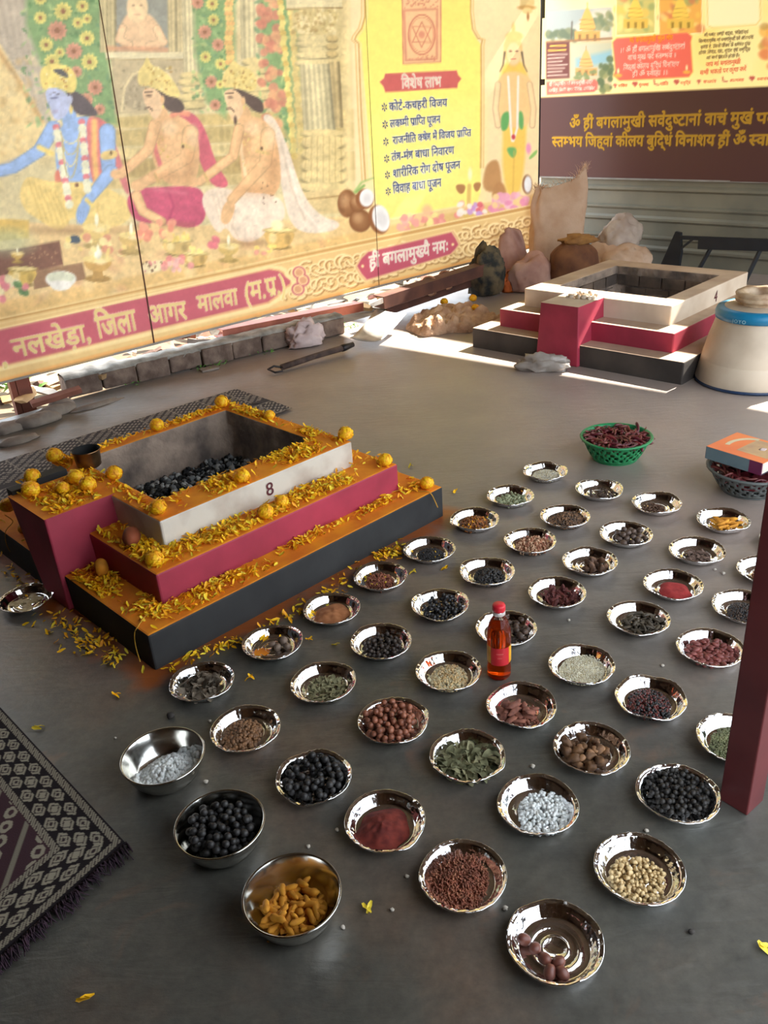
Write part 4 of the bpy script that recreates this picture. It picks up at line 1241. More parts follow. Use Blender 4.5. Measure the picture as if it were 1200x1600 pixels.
for (x, y) in ((602, 167.5), (603, 194.5), (604, 221.5), (605, 248), (606, 273.5), (607, 299)):
    u, z = l_uz(x, y)
    mb = MB(); hb = MB()
    for k in range(6):
        a = math.pi / 6 + k * math.pi / 3
        for M_, r0, r1, w, of in ((mb, .006, .026, .0058, .003), (hb, .003, .031, .010, .0018)):
            d = np.array([math.cos(a), math.sin(a)]); n_ = np.array([-d[1], d[0]])
            q = [d * r0 - n_ * w * .3, d * (r0 * .4 + r1 * .6) - n_ * w, d * r1, d * (r0 * .4 + r1 * .6) + n_ * w, d * r0 + n_ * w * .3]
            M_.add([LWb(u + p_[0], z + p_[1], of) for p_ in q], [(0, 1, 2, 3, 4)])
    tag(hb.build('star_halo', i_white[0], ban), kind='stuff'); tag(mb.build('bullet_star', i_navy[0], ban), kind='stuff')
lt('ह्रीं बगलामुख्यै नमः', (578, 419.5), (700, 392.5), (576.5, 401.5), i_white, .035)
lt(',', (3, 572), (11, 570), (3, 546), i_cream, .03)
lt('नलखेड़ा,', (22.5, 558.5), (141, 531.5), (19, 531), i_cream, .035)
lt('जिला', (153, 529), (215, 515), (149, 497), i_cream, .035)
lt('आगर', (234, 507), (293, 498), (229, 480), i_cream, .035)
lt('मालवा', (310, 488), (372, 475), (305, 464), i_cream, .035)
lt('(म.प्र.)', (382, 472.5), (446, 457), (379, 445), i_cream, .035)
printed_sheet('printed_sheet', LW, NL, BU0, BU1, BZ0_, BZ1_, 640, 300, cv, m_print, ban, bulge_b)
for st, m_, halo in LINES:
    if halo: st.build('lettering_halo', LWb, halo[0], ban, .0018, .045)
    st.build('lettering', LWb, m_, ban, .003)
# bottom hem and two dark vertical lines, the wider a painted-on pole shadow
m_hem = mat('grey hem', (176, 168, 158), .7)
MB().box(P0L + EU * (BU0 + BU1) / 2 + EZ * BZ0_, ((BU1 - BU0) / 2, .004, .006), (EU, NL, EZ)).build('hem', m_hem, ban)
m_vertical_line = mat('dark vertical line', (96, 60, 44), .8)
for (xa, ya, xb, yb, w) in ((152, 0, 241, 540, .009), (572, 0, 592, 443, .005)):
    ua, za = l_uz(xa, ya); ub, zb = l_uz(xb, yb)
    mb = MB(); vs = []; fs = []
    for k in range(25):
        t = k / 24
        z = BZ1_ + (BZ0_ + .002 - BZ1_) * t
        u = ub + (ua - ub) * (z - zb) / (za - zb)
        vs += [LWb(u - w * (.25 + .75 * t) / 2, z, .0042), LWb(u + w * (.25 + .75 * t) / 2, z, .0042)]
    for k in range(24): fs.append((2 * k, 2 * k + 1, 2 * k + 3, 2 * k + 2))
    mb.add(vs, fs).build('vertical_line', m_vertical_line, ban)

# the poster on the back wall
POFF = .035
pos = thing('poster', 'printed poster with yellow upper part and two gold lines of lettering on plum', 'poster', (0, 0, 0))
def bulge_p(U, Z): return .006 * np.sin(U * 2.7) * np.sin(Z * 2.0 + .5)
def BWo(u, z, off): return BW(u, z, off + POFF)
m_print2 = print_material('printed poster', POS_TRANS)
cv2 = paint_poster()
PL = []
def BWb(u, z, off): return BWo(u, z, off + float(bulge_p(np.array(u), np.array(z))))
def b_uzp(px, py): return b_uz(px, py, POFF)
def pt(text, bl, br, tl, ink_, bold=.012):
    st = Setting(text, b_uzp, bl, br, tl, bold, 26)
    st.print_on(cv2, BWo0, ink_[1])
    PL.append((st, ink_[0]))
def BWo0(u, z): return BWo(u, z, 0)
pt('ॐ ह्रीं बगलामुखी सर्वदुष्टानां वाचं मुखं', (889.8, 201), (1176, 193), (888, 185.5), i_gold, .03)
pt('पदं', (1181, 193), (1214, 191.5), (1179, 177), i_gold, .03)
pt('स्तम्भय जिह्वां कीलय बुद्धिं विनाशय ह्रीं ॐ', (862.8, 229), (1164.6, 227), (861, 214.5), i_gold, .03)
pt('स्वाहा', (1170, 227.5), (1222, 226), (1168, 211), i_gold, .03)
pt('मां बगलामुखी मूल मंत्र', (984, 67), (1051, 62.5), (983.6, 59.5), inks('amber ink', (252, 200, 76)), .02)
for text, bl, br, h in (('।। ॐ ह्रीं बगलामुखि सर्वदुष्टानां', (969, 82.6), (1070, 76), 7.5), ('वाचं मुखं पदं स्तम्भय ।', (981, 94), (1055, 89.6), 7), ('जिह्वां कीलय बुद्धिं विनाशय', (974, 109), (1060.6, 103.5), 7), ('ह्रीं ॐ स्वाहा ।।', (988, 119.5), (1042, 117), 7)):
    pt(text, bl, br, (bl[0] - .5, bl[1] - h), i_white, .018)
for text, bl, br in (('जो भक्त सच्ची श्रद्धा, भक्ति एवं', (1100, 57.5), (1169, 52)), ('विश्वासपूर्वक मां बगलामुखी की आराधना', (1092, 67), (1177, 60.5)), ('करता है, उसके जीवन के समस्त दुख', (1094.5, 76), (1172, 70.5)), ('होकर विजय, यश, सुयश एवं समृद्धि', (1092, 85), (1171.6, 79)), ('का मार्ग प्रशस्त होता है।', (1104, 93), (1155, 89))):
    pt(text, bl, br, (bl[0] - .3, bl[1] - 4.6), i_dark, .004)
for text, bl, br in (('जय मां बगलामुखी', (1103, 104), (1157, 99.5)), ('सभी भक्तों पर कृपा करें', (1093.6, 117), (1166, 110.5))):
    pt(text, bl, br, (bl[0] - .3, bl[1] - 6.2), i_pink, .014)
for text, bl, br in (('श्री सिद्धपीठ मां बगलामुखी मंदिर', (858, 134.5), (926, 130.5)), ('नलखेड़ा, जिला आगर मालवा मध्यप्रदेश', (857, 144), (930, 140))):
    pt(text, bl, br, (bl[0] - .3, bl[1] - 4.6), i_white, .008)
for text, x0, x1 in (('शक्ति', 966, 980), ('सुरक्षा', 998, 1013), ('शांति', 1031, 1044), ('समृद्धि', 1063, 1079), ('सफलता', 1099, 1119), ('आत्मबल', 1140, 1162), ('स्वास्थ्य', 1183, 1206)):
    y = 152 - .0486 * (x0 - 852) - 10
    pt(text, (x0, y), (x1, y - .0486 * (x1 - x0)), (x0, y - 4.2), i_pink, .006)
printed_sheet('printed_sheet', BWo, NB, -1.335, 3.4, .615, 2.2, 560, 190, cv2, m_print2, pos, bulge_p)
for st, m_ in PL: st.build('lettering', BWb, m_, pos, .003)
MB().box(BWo((-1.335 + 3.4) / 2, .615, 0), ((3.4 + 1.335) / 2, .004, .006), (EV, NB, EZ)).build('hem', mat('pale hem', (150, 146, 140), .7), pos)
# ================================================================ FIRE PITS
def frame_of(p):
    cu, su = math.cos(p[2]), math.sin(p[2])
    return np.array([cu, su, 0]), np.array([-su, cu, 0]), np.array([p[0], p[1], 0])
def pit_pt(p, u, v, z):
    U, V, O = frame_of(p)
    return O + u * U + v * V + z * EZ

def tier(mb, a, b, z0, z1, hole=None, rim=0.0, n=1):
    """hollow square tier between z0 and z1; faces: 0 sides, 1 top, 2 inner"""
    if hole is None:
        hole = (-a + rim, a - rim, -b + rim, b - rim)
    h0, h1, h2, h3 = hole
    o = [(-a, -b), (a, -b), (a, b), (-a, b)]
    q = [(h0, h2), (h1, h2), (h1, h3), (h0, h3)]
    vs = [(x, y, z0) for x, y in o] + [(x, y, z1) for x, y in o] + [(x, y, z1) for x, y in q] + [(x, y, z0) for x, y in q]
    for i in range(4):
        j = (i + 1) % 4
        mb.f += [tuple(k + len(mb.v) for k in f) for f in ((i, j, 4 + j, 4 + i), (4 + i, 4 + j, 8 + j, 8 + i), (8 + i, 8 + j, 12 + j, 12 + i))]
        mb.mi += [0, 1, 2]
    mb.v += vs

def number(name, ch, size, m, parent, loc, rot, bold=0.012):
    c = bpy.data.curves.new(name, 'FONT')
    c.body = ch
    c.size = size
    c.offset = bold * size
    c.resolution_u = 4
    tmp = bpy.data.objects.new('tmp', c)
    COL.objects.link(tmp)
    bpy.context.view_layer.update()
    me = bpy.data.meshes.new_from_object(tmp.evaluated_get(bpy.context.evaluated_depsgraph_get()))
    bpy.data.objects.remove(tmp)
    me.materials.clear(); me.materials.append(m)
    o = link(name, me, parent)
    o.location = loc
    o.rotation_euler = rot
    return o

m_black = mat('black tier paint', (44, 44, 44), 0.75, col2=(30, 30, 31), scale=7, bump=0.15, bscale=35)
m_pink = mat('crimson tier paint', (172, 50, 72), 0.65, col2=(142, 38, 58), scale=5, bump=0.12, bscale=30)
m_white = mat('whitewash', (206, 198, 184), 0.85, col2=(166, 146, 130), scale=6, bump=0.2, bscale=30, lo=.3, hi=.55)
m_orange = mat('turmeric smeared plaster', (238, 150, 20), 0.8, col2=(218, 118, 18), scale=11, bump=0.25, bscale=50)
m_soot = mat('sooty pit plaster', (158, 138, 122), 0.95, col2=(84, 74, 68), scale=8, bump=0.9, bscale=12, bdist=0.03)
m_soot_dark = mat('burnt pit plaster', (116, 98, 84), 0.95, col2=(70, 60, 54), scale=6, bump=0.6, bscale=14, bdist=0.02)
m_ash = [mat('charcoal', (30, 31, 33), 0.9, col2=(16, 16, 17), scale=20), mat('grey ash', (112, 114, 114), 0.95), mat('pale ash', (168, 168, 164), 0.95)]
m_maroon = mat('maroon numeral paint', (96, 34, 44), 0.7)
m_thread = mat('turmeric dyed thread', (206, 150, 40), 0.8)

def build_pit(P, A, B, Z, hole, label, tops, spout, rimtop, lowmats):
    t = thing('fire_pit', label, 'fire pit', (P[0], P[1], 0), P[2])
    z0 = 0.0
    for i, (nm, m) in enumerate(zip(('lower_tier', 'middle_tier', 'rim_tier'), lowmats)):
        mb = MB()
        if i < 2:
            tier(mb, A[i], B[i], z0, Z[i], rim=A[i] - A[i + 1] + 0.03)
        else:
            tier(mb, A[i], B[i], z0, Z[i], hole=hole)
        o = mb.build(nm, [m, tops[i], m_soot], t)
        bevel(o, 0.006, 2)
        RIM = o
        z0 = Z[i]
    # lining of the pit going down to the ash
    mb = MB()
    h0, h1, h2, h3 = hole
    zt = Z[1] + 0.002
    rows = [(zt + .03, 0.0), (zt - .04, 0.012), (zt - .12, 0.03), (0.02, 0.05)]
    ns = 14
    vs, fs = [], []
    for z, ins in rows:
        ring = []
        for (xa, ya), (xb, yb) in (((h0, h2), (h1, h2)), ((h1, h2), (h1, h3)), ((h1, h3), (h0, h3)), ((h0, h3), (h0, h2))):
            for k in range(ns):
                f = k / ns
                x, y = xa + (xb - xa) * f, ya + (yb - ya) * f
                k2 = 1 - 2 * ins / (h1 - h0) if ins else 1.0
                jit = noise.noise((x * 9, y * 9, z * 9)) * 0.015 if ins else 0
                ring.append(((x - (h0 + h1) / 2) * (k2 + jit) + (h0 + h1) / 2, (y - (h2 + h3) / 2) * (k2 + jit) + (h2 + h3) / 2, z))
        vs += ring
    n = 4 * ns
    for i in range(len(rows) - 1):
        for k in range(n):
            fs.append((i * n + k, (i + 1) * n + k, (i + 1) * n + (k + 1) % n, i * n + (k + 1) % n))
    mb.add(vs, fs)
    mb.build('pit_lining', m_soot, t, True)
    # spout block on the -u side
    u0, u1, ub, va, vb, wa, wb = spout
    z1 = Z[2] + 0.002
    mb = MB()
    vs = [(ub, wa, 0), (ub, wb, 0), (u1, wb, 0), (u1, wa, 0), (u0, va, z1), (u0, vb, z1), (u1, vb, z1), (u1, va, z1)]
    mb.add(vs, [(0, 1, 5, 4), (1, 2, 6, 5), (3, 0, 4, 7), (2, 3, 7, 6), (0, 3, 2, 1)], 0)
    mb.add(vs, [(4, 5, 6, 7)], 1)
    bevel(mb.build('spout', [m_pink, rimtop], t), 0.006, 2)
    return t, RIM

Z8 = (0.112, 0.208, 0.296); A8 = (0.580, 0.472, 0.373); B8 = (0.568, 0.463, 0.350)
H8 = (-0.300, 0.300, -0.215, 0.282)
pit8, rim8 = build_pit(PIT8, A8, B8, Z8, H8, 'three-stepped black, crimson and white fire pit numbered 8 strewn with marigold petals',
                 (m_orange, m_orange, m_orange), (-0.588, -0.36, -0.596, -0.070, 0.190, -0.098, 0.065), m_orange, (m_black, m_pink, m_white))
number('numeral', '8', 0.062, m_maroon, rim8, (0.0, -B8[2] - 0.002, 0.232), (math.pi / 2, 0, 0), 0.004)
# bed of ash and burnt lumps
v, f = lumpy(2, (0.0075, 0.0065, 0.005), 0.7, 1.6, 3)
n = 1100
px_ = RNG.uniform(H8[0] + .03, H8[1] - .03, n); py_ = RNG.uniform(H8[2] + .03, H8[3] - .03, n)
hz = 0.125 + 0.055 * np.exp(-((px_ + .12) ** 2 + (py_ + .0) ** 2) / 0.03) + RNG.uniform(0, .012, n)
ash = merged('ash_bed', v, f, np.stack([px_, py_, hz], -1), rot_mats(n, RNG), RNG.uniform(.5, 1.9, (n, 1)) * np.ones((1, 3)), m_ash, pit8, mi=RNG.choice(3, n, p=[.54, .22, .24]))
tag(ash, kind='stuff')
mb = MB(); g_ = 18
vs = []; fs = []
for i in range(g_):
    for j in range(g_):
        x = H8[0] + (H8[1] - H8[0]) * i / (g_ - 1); y = H8[2] + (H8[3] - H8[2]) * j / (g_ - 1)
        vs.append((x, y, 0.117 + 0.055 * math.exp(-((x + .12) ** 2 + y ** 2) / 0.03)))
for i in range(g_ - 1):
    for j in range(g_ - 1):
        a = i * g_ + j
        fs.append((a, a + g_, a + g_ + 1, a + 1))
mb.add(vs, fs); mb.build('ash_floor', m_ash[0], pit8, True)
# black trim stones at the far lip of the spout
MB().box((-0.555, 0.20, 0.292), (0.02, 0.02, 0.02)).box((-0.43, 0.23, 0.292), (0.05, 0.022, 0.02)).build('lip_stones', m_black, pit8)

Z4 = (0.111, 0.208, 0.306); A4 = (0.678, 0.570, 0.452); B4 = (0.630, 0.519, 0.436)
m_white4 = mat('whitewash clean', (212, 196, 176), 0.85, col2=(190, 170, 148), scale=5, bump=0.15, bscale=30)
m_top4 = mat('worn cement tread', (196, 172, 148), 0.85, col2=(172, 146, 124), scale=5, bump=0.15, bscale=30)
m_black4 = mat('grey black tier paint', (70, 62, 56), 0.85, col2=(48, 42, 38), scale=6, bump=0.2, bscale=30)
pit4, rim4 = build_pit(PIT4, A4, B4, Z4, (-0.312, 0.305, -0.335, 0.30), 'three-stepped clean fire pit numbered 4 standing in the sun strip',
                 (m_top4, m_top4, m_top4), (-0.694, -0.44, -0.700, -0.062, 0.165, -0.072, 0.185), m_white4, (m_black4, m_pink, m_white4))
number('numeral', '4', 0.085, m_maroon, rim4, (0.03, -B4[2] - 0.002, 0.222), (math.pi / 2, 0, 0), 0.0)
# courses of brick seen inside the empty pit
for (hu0, hu1, vv, ax) in ((-0.28, 0.28, 0.296, 0), (-0.30, 0.27, -0.302, 1)):
    for r in range(2):
        for k in range(4):
            w = (hu1 - hu0) / 4
            c_ = hu0 + (k + 0.5) * w + (0.03 if r else -0.02)
            if ax == 0:
                o = MB().box((c_, 0.30, 0.16 + r * 0.07), (w / 2 - .006, 0.012, 0.029)).build('brick', m_soot_dark, pit4)
            else:
                o = MB().box((0.302, c_ - 0.02, 0.16 + r * 0.07), (0.012, w / 2 - .006, 0.029)).build('brick', m_soot_dark, pit4)
# crumbled plaster on the spout top
v, f = lumpy(2, (1, 1, .6), 0.6, 1.5, 9)
pp = np.array([(-0.49 + RNG.uniform(-.05, .05), 0.06 + RNG.uniform(-.09, .07), 0.312) for _ in range(26)])
o = merged('plaster_crumbs', v, f, pp, rot_mats(26, RNG), RNG.uniform(.006, .02, (26, 1)) * np.ones((1, 3)), m_white4, pit4)
tag(o, kind='stuff')

# ---------------------------------------------------------------- marigolds
m_mari = [mat('marigold petal', (255, 208, 16), 0.6, col2=(250, 184, 10), scale=40), mat('deep marigold petal', (250, 184, 10), 0.6, col2=(236, 150, 8), scale=40), mat('lemon petal', (255, 226, 60), 0.6)]
m_green = mat('calyx green', (96, 118, 44), 0.7)
for m_ in m_mari:
    m_.node_tree.nodes['Principled BSDF'].inputs['Subsurface Weight'].default_value = 0.0
def marigold_mesh(r, seed):
    rg = np.random.default_rng(seed)
    mb = MB()
    n = 110
    for i in range(n):
        z = 1 - (i + 0.5) / n * 1.75
        ph = i * 2.39996
        d = np.array([math.sqrt(max(0, 1 - z * z)) * math.cos(ph), math.sqrt(max(0, 1 - z * z)) * math.sin(ph), z])
        a = np.cross(d, EZ + 0.01); a /= np.linalg.norm(a)
        b = np.cross(a, d)
        w = r * rg.uniform(0.16, 0.24); l = r * rg.uniform(0.22, 0.34)
        c = d * r * rg.uniform(0.82, 0.95)
        tw = rg.uniform(-.5, .5)
        a2 = a * math.cos(tw) + b * math.sin(tw); b2 = b * math.cos(tw) - a * math.sin(tw)
        mb.add([c - a2 * w * .5 - b2 * l, c + a2 * w * .5 - b2 * l, c + a2 * w + d * r * .10, c - a2 * w + d * r * .10, c + a2 * w * .6 + b2 * l * .8 + d * r * .05, c - a2 * w * .6 + b2 * l * .8 + d * r * .05],
               [(0, 1, 2, 3), (3, 2, 4, 5)], int(rg.integers(0, 2)))
    v, f = lumpy(2, (r * .86,) * 3, .12, 2, seed)
    mb.add(v, f, 1)
    return mb
_mari = [marigold_mesh(0.027, k) for k in range(3)]
def marigold(p, r=0.027, label='round yellow marigold head', group=None, k=0, rx=0.0):
    o = _mari[k % 3].build('marigold', m_mari, None, False)
    o.location = p
    s = r / 0.027
    o.scale = (s, s, s * 0.9)
    o.rotation_euler = (rx, 0, k * 1.3)
    return tag(o, label, 'flower', group)
flw = [  # pixel, height of the surface it sits on, radius, label
 (346, 628, Z8[2], .027, 'marigold head on the far corner of the white rim of fire pit 8'),
 (245, 664, Z8[2], .026, 'marigold head halfway along the far left side of the white rim'),
 (85, 712, Z8[2], .028, 'marigold head on the left corner of the rim beside the steel cup'),
 (421, 649, Z8[2], .021, 'small marigold head on the far right side of the white rim'),
 (540, 678, Z8[2], .027, 'marigold head on the right corner of the white rim'),
 (378, 744, Z8[2], .026, 'marigold head on the near edge of the white rim above the painted 8'),
 (247, 793, Z8[2], .025, 'marigold head on the near corner of the white rim'),
 (602, 719, Z8[1], .025, 'marigold head on the right corner of the crimson step'),
 (667, 755, Z8[0], .025, 'marigold head on the right corner of the black step'),
 (415, 800, Z8[1], .026, 'marigold head on the crimson step under the painted 8'),
 (440, 784, Z8[1], .023, 'second marigold head on the crimson step, right of the painted 8'),
 (241, 873, Z8[1], .026, 'marigold head on the near corner of the crimson step'),
 (48, 765, Z8[2], .029, 'marigold head on the outer edge of the spout top'),
 (118, 746, Z8[2], .027, 'marigold head in the middle of the spout top, in front of the steel cup'),
 (137, 757, Z8[2], .027, 'marigold head leaning on its neighbour on the spout top, nearest the pit'),
 (178, 740, Z8[2], .027, 'marigold head right of the steel cup where the spout meets the rim'),
 (98, 763, Z8[2], .022, 'flattened marigold head among petals on the spout top'),
 (50, 744, Z8[2], .026, 'marigold head behind the black lip stones of the spout'),
 (12, 790, Z8[1], .026, 'marigold head on the crimson step beyond the spout'),
 (37, 826, Z8[0], .020, 'marigold head tucked under the spout on the black step'),
]
for i, (x, y, z, r, lb) in enumerate(flw):
    p = at(x, y, z + r * .8)
    marigold((p[0], p[1], z + r * .84), r, lb, 'marigold heads on fire pit 8', i)

# petal carpets (nobody could count them)
def petal_template():
    L, W = 0.0180, 0.0033
    pts = []
    for i, (t, w, zz) in enumerate(((0, .35, .0), (.35, .9, .0022), (.7, 1.0, .0016), (1, .45, .0038))):
        pts += [(t * L - L / 2, -w * W, zz + .0012), (t * L - L / 2, 0, zz), (t * L - L / 2, w * W, zz + .0012)]
    fs = []
    for i in range(3):
        for j in range(2):
            a = i * 3 + j
            fs.append((a, a + 1, a + 4, a + 3))
    return np.array(pts), fs
PV, PF = petal_template()
def petals(name, label, pts, big=1.0, thick=0.012):
    n = len(pts)
    z = RNG.uniform(0.001, thick, n) * RNG.uniform(0, 1, n) + 0.001
    pos = np.asarray(pts, float).copy(); pos[:, 2] += z
    o = merged(name, PV, PF, pos, rot_mats(n, RNG, 0.75), RNG.uniform(.75, 1.35, (n, 1)) * big * np.ones((1, 3)), m_mari, None, True, RNG.choice(3, n, p=[.5, .25, .25]))
    return tag(o, label, 'petals', None, 'stuff')
def pit_samples(n, u0, u1, v0, v1, z, edge=0.7, cl=7.0, seed=0, keep=None):
    out = []
    tries = 0
    while len(out) < n and tries < n * 60:
        tries += 1
        u = RNG.uniform(u0, u1); v = RNG.uniform(v0, v1)
        d = noise.noise((u * cl + seed, v * cl, seed * 1.7))
        if RNG.uniform() < min(1, max(0.04, 0.45 + d * 1.6)) and (keep is None or keep(u, v)):
            out.append(pit_pt(PIT8, u, v, z))
    return out
a2, b2 = A8[2], B8[2]
nosp = lambda u, v: not (u < -0.30 and -0.10 < v < 0.20)
P = pit_samples(640, -a2 + .01, a2 - .01, -b2 + .012, H8[2] - .01, Z8[2], seed=1) + pit_samples(380, -a2 + .01, a2 - .01, H8[3] + .02, b2 - .008, Z8[2], seed=2) \
    + pit_samples(330, H8[1] + .012, a2 - .008, H8[2], b2, Z8[2], seed=3) + pit_samples(170, -a2 + .01, H8[0] - .01, -b2, b2, Z8[2], seed=4) + pit_samples(400, -0.56, -0.40, -0.06, 0.17, Z8[2], seed=5)
petals('marigold_petals', 'loose marigold petals strewn on the white rim and spout of fire pit 8', P)
a1, b1 = A8[1], B8[1]
P = pit_samples(1000, -a1 + .01, a1 - .01, -b1 + .012, -b2 - .004, Z8[1], seed=6) + pit_samples(150, a2 + .01, a1 - .01, -b1, b1, Z8[1], seed=7) + pit_samples(260, -a1 + .01, -a2 - .004, -b1, 0, Z8[1], seed=8, keep=lambda u, v: v < -.1) \
    + pit_samples(60, -a1 + .01, -a2 - .004, .2, b1, Z8[1], seed=8)
petals('marigold_petals', 'thick drift of marigold petals on the crimson step of fire pit 8', P, 1.0, .02)
a0, b0 = A8[0], B8[0]
P = pit_samples(420, -a0 + .02, a0 - .03, -b1 - .055, -b1 - .004, Z8[0], seed=9) + pit_samples(150, -a0 + .01, -.1, -b0 + .015, -b1 - .01, Z8[0], seed=10) + pit_samples(70, a1 + .008, a0 - .01, -b0, 0.2, Z8[0], seed=11) \
    + pit_samples(330, -a0 + .01, -a1 - .004, -b0 + .06, -.1, Z8[0], seed=12) + pit_samples(40, -a0 + .01, -a1 - .004, .2, b0, Z8[0], seed=13)
petals('marigold_petals', 'marigold petals scattered along the black step of fire pit 8', P)
P = []
for (x0, y0, x1, y1, n, s) in ((545, 905, 640, 850, 70, 10), (420, 985, 560, 905, 90, 12), (290, 1030, 430, 985, 75, 11), (120, 985, 190, 1035, 110, 26), (70, 960, 120, 985, 50, 18), (585, 868, 625, 862, 45, 7), (5, 870, 50, 925, 60, 18), (255, 1052, 300, 1030, 14, 8)):
    for k in range(n):
        t_ = RNG.uniform()
        P.append(at(x0 + (x1 - x0) * t_ + RNG.normal(0, s), y0 + (y1 - y0) * t_ + RNG.normal(0, s * .5), 0))
P = [p for p in P if max(abs((p - pit_pt(PIT8, 0, 0, 0)) @ frame_of(PIT8)[0]) - .58, abs((p - pit_pt(PIT8, 0, 0, 0)) @ frame_of(PIT8)[1]) - .568) > .004]
petals('marigold_petals', 'marigold petals fallen on the floor round the foot of fire pit 8', P, 1.0, .006)
lone = [(390, 1062, 'beside the plate of curled grey leaves'), (573, 1423, 'on the floor between the turmeric bowl and the red rice plate'), (132, 1565, 'alone on the floor in the near left corner'), (1192, 1484, 'alone on the floor by the right picture edge'),
        (695, 890, 'between two plates of black seeds'), (645, 896, 'right of the plate of red husks'), (483, 1002, 'below the plate of tan powder'), (523, 1011, 'above the plate of black peppercorns'),
        (180, 1089, 'on the bare floor in front of fire pit 8'), (59, 1140, 'at the tip of the patterned rug edge'), (710, 770, 'on the floor right of the black step'), (641, 730, 'on the floor behind the black step')]
for i, (x, y, lb) in enumerate(lone):
    p = at(x, y, 0)
    o = merged('marigold_petal', PV, PF, np.array([[0, 0, 0.002], [.004, .004, .003]]), rot_mats(2, RNG, .5), np.array([[1.5] * 3, [1.3] * 3]), m_mari[2 if i % 2 else 0])
    o.location = (p[0], p[1], 0.001)
    tag(o, 'single yellow marigold petal ' + lb, 'petal', 'stray petals on the floor')

# ---------------------------------------------------------------- small offerings on pit 8
m_steel = mat('polished steel', (214, 212, 206), 0.16, metal=1.0, var=.03, scale=30, bump=0.02, bscale=90)
p = at(142, 741, Z8[2]); p = at(140, 728, Z8[2])
cup = thing('steel_cup', 'small steel cup with blackened inside on the rim corner', 'cup', (p[0], p[1], Z8[2]))
m_cup = mat('tarnished steel', (150, 118, 84), 0.3, metal=0.9, col2=(110, 80, 56), scale=12)
m_cupin = mat('soot inside', (18, 17, 17), 0.8)
MB().lathe([(.036, .001), (.040, .006), (.042, .03), (.043, .052), (.046, .056), (.0475, .058), (.046, .060)], 36).cap(.036, .001, 36, up=False).build('body', m_cup, cup, True)
MB().lathe([(.046, .060), (.042, .056), (.040, .03), (.036, .006)], 36).cap(.036, .006, 36).build('inside', m_cupin, cup, True)
for (x, y, z, sc, col, lb, seed) in ((205, 838, Z8[1], (.026, .034, .030), (146, 72, 38), 'smooth brown-red stone standing on the crimson step near its corner', 5),
                                (158, 886, Z8[0], (.021, .021, .030), (220, 140, 26), 'egg-shaped orange betel nut standing on the black step beside the spout', 8)):
    p = at(x, y, z + sc[2])
    v, f = lumpy(3, sc, .12, 1.2, seed)
    o = MB().add(v, f).build('offering_stone', mat(lb[:18], col, .75, var=.2, scale=20), None, True)
    o.location = (p[0], p[1], z + sc[2] * .93)
    tag(o, lb, 'stone')
def cord(label, pts, r, m, name='cotton_thread'):
    cu = []
    P_ = [np.asarray(q, float) for q in pts]
    for i in range(len(P_) - 1):
        a, b, c_, d_ = P_[max(i - 1, 0)], P_[i], P_[i + 1], P_[min(i + 2, len(P_) - 1)]
        for k in range(6):
            t_ = k / 6
            cu.append(.5 * ((2 * b) + (c_ - a) * t_ + (2 * a - 5 * b + 4 * c_ - d_) * t_ ** 2 + (3 * b - a - 3 * c_ + d_) * t_ ** 3))
    cu.append(P_[-1])
    o = MB().tube(cu, r, 6).build(name, m, None, True)
    return tag(o, label, 'thread')
zt = Z8[0]
cord('yellow thread hanging over the near corner of the black step', [at(268, 950, zt + .004), at(245, 953, zt + .004), at(228, 962, zt + .006), at(216, 978, zt + .008), at(213, 992, .10) - 0.01 * NL, at(212, 1010, .06), at(219, 1034, .03)], .0016, m_thread)
cord('yellow thread curling off the right corner of the black step', [at(600, 772, zt + .003), at(630, 765, zt + .003), at(655, 768, zt + .004), at(672, 770, .115), at(684, 793, .06)], .0017, m_thread)
cord('yellow thread trailing from the spout foot to the black step', [at(83, 928, .003), at(97, 927, .02), at(105, 912, .08), at(112, 906, .115), at(130, 912, zt + .004), at(152, 920, zt + .003)], .0015, m_thread)
cord('yellow thread looped under the far side of the spout', [at(8, 805, Z8[1] + .004), at(20, 815, zt + .02), at(9, 830, zt + .006), at(10, 850, .07), at(20, 866, .03), at(30, 868, .03), at(36, 860, .05), at(38, 845, .10)], .0015, m_thread)
# ================================================================ FOIL PLATES AND WHAT LIES IN THEM
def foil_material():
    m = bpy.data.materials.new('aluminium foil')
    m.use_nodes = True
    nt = m.node_tree; N, K = nt.nodes, nt.links
    b = N['Principled BSDF']
    b.inputs['Base Color'].default_value = (0.93, 0.93, 0.94, 1)
    b.inputs['Metallic'].default_value = 1.0
    b.inputs['Roughness'].default_value = 0.09
    tc = N.new('ShaderNodeTexCoord')
    n1 = N.new('ShaderNodeTexNoise'); n1.inputs['Scale'].default_value = 34; n1.inputs['Detail'].default_value = 2
    n2 = N.new('ShaderNodeTexNoise'); n2.inputs['Scale'].default_value = 130; n2.inputs['Detail'].default_value = 2
    K.new(tc.outputs['Object'], n1.inputs['Vector']); K.new(tc.outputs['Object'], n2.inputs['Vector'])
    b1 = N.new('ShaderNodeBump'); b1.inputs['Strength'].default_value = 0.35; b1.inputs['Distance'].default_value = 0.004
    b2 = N.new('ShaderNodeBump'); b2.inputs['Strength'].default_value = 0.25; b2.inputs['Distance'].default_value = 0.0015
    K.new(n1.outputs['Fac'], b1.inputs['Height']); K.new(n2.outputs['Fac'], b2.inputs['Height'])
    K.new(b1.outputs[0], b2.inputs['Normal']); K.new(b2.outputs[0], b.inputs['Normal'])
    return m
m_foil = foil_material()
PR = 0.0825
FLOOR_Z = 0.0035
def plate_floor(r):
    return FLOOR_Z if r < 0.0615 else FLOOR_Z + (r - 0.0615) * 1.5

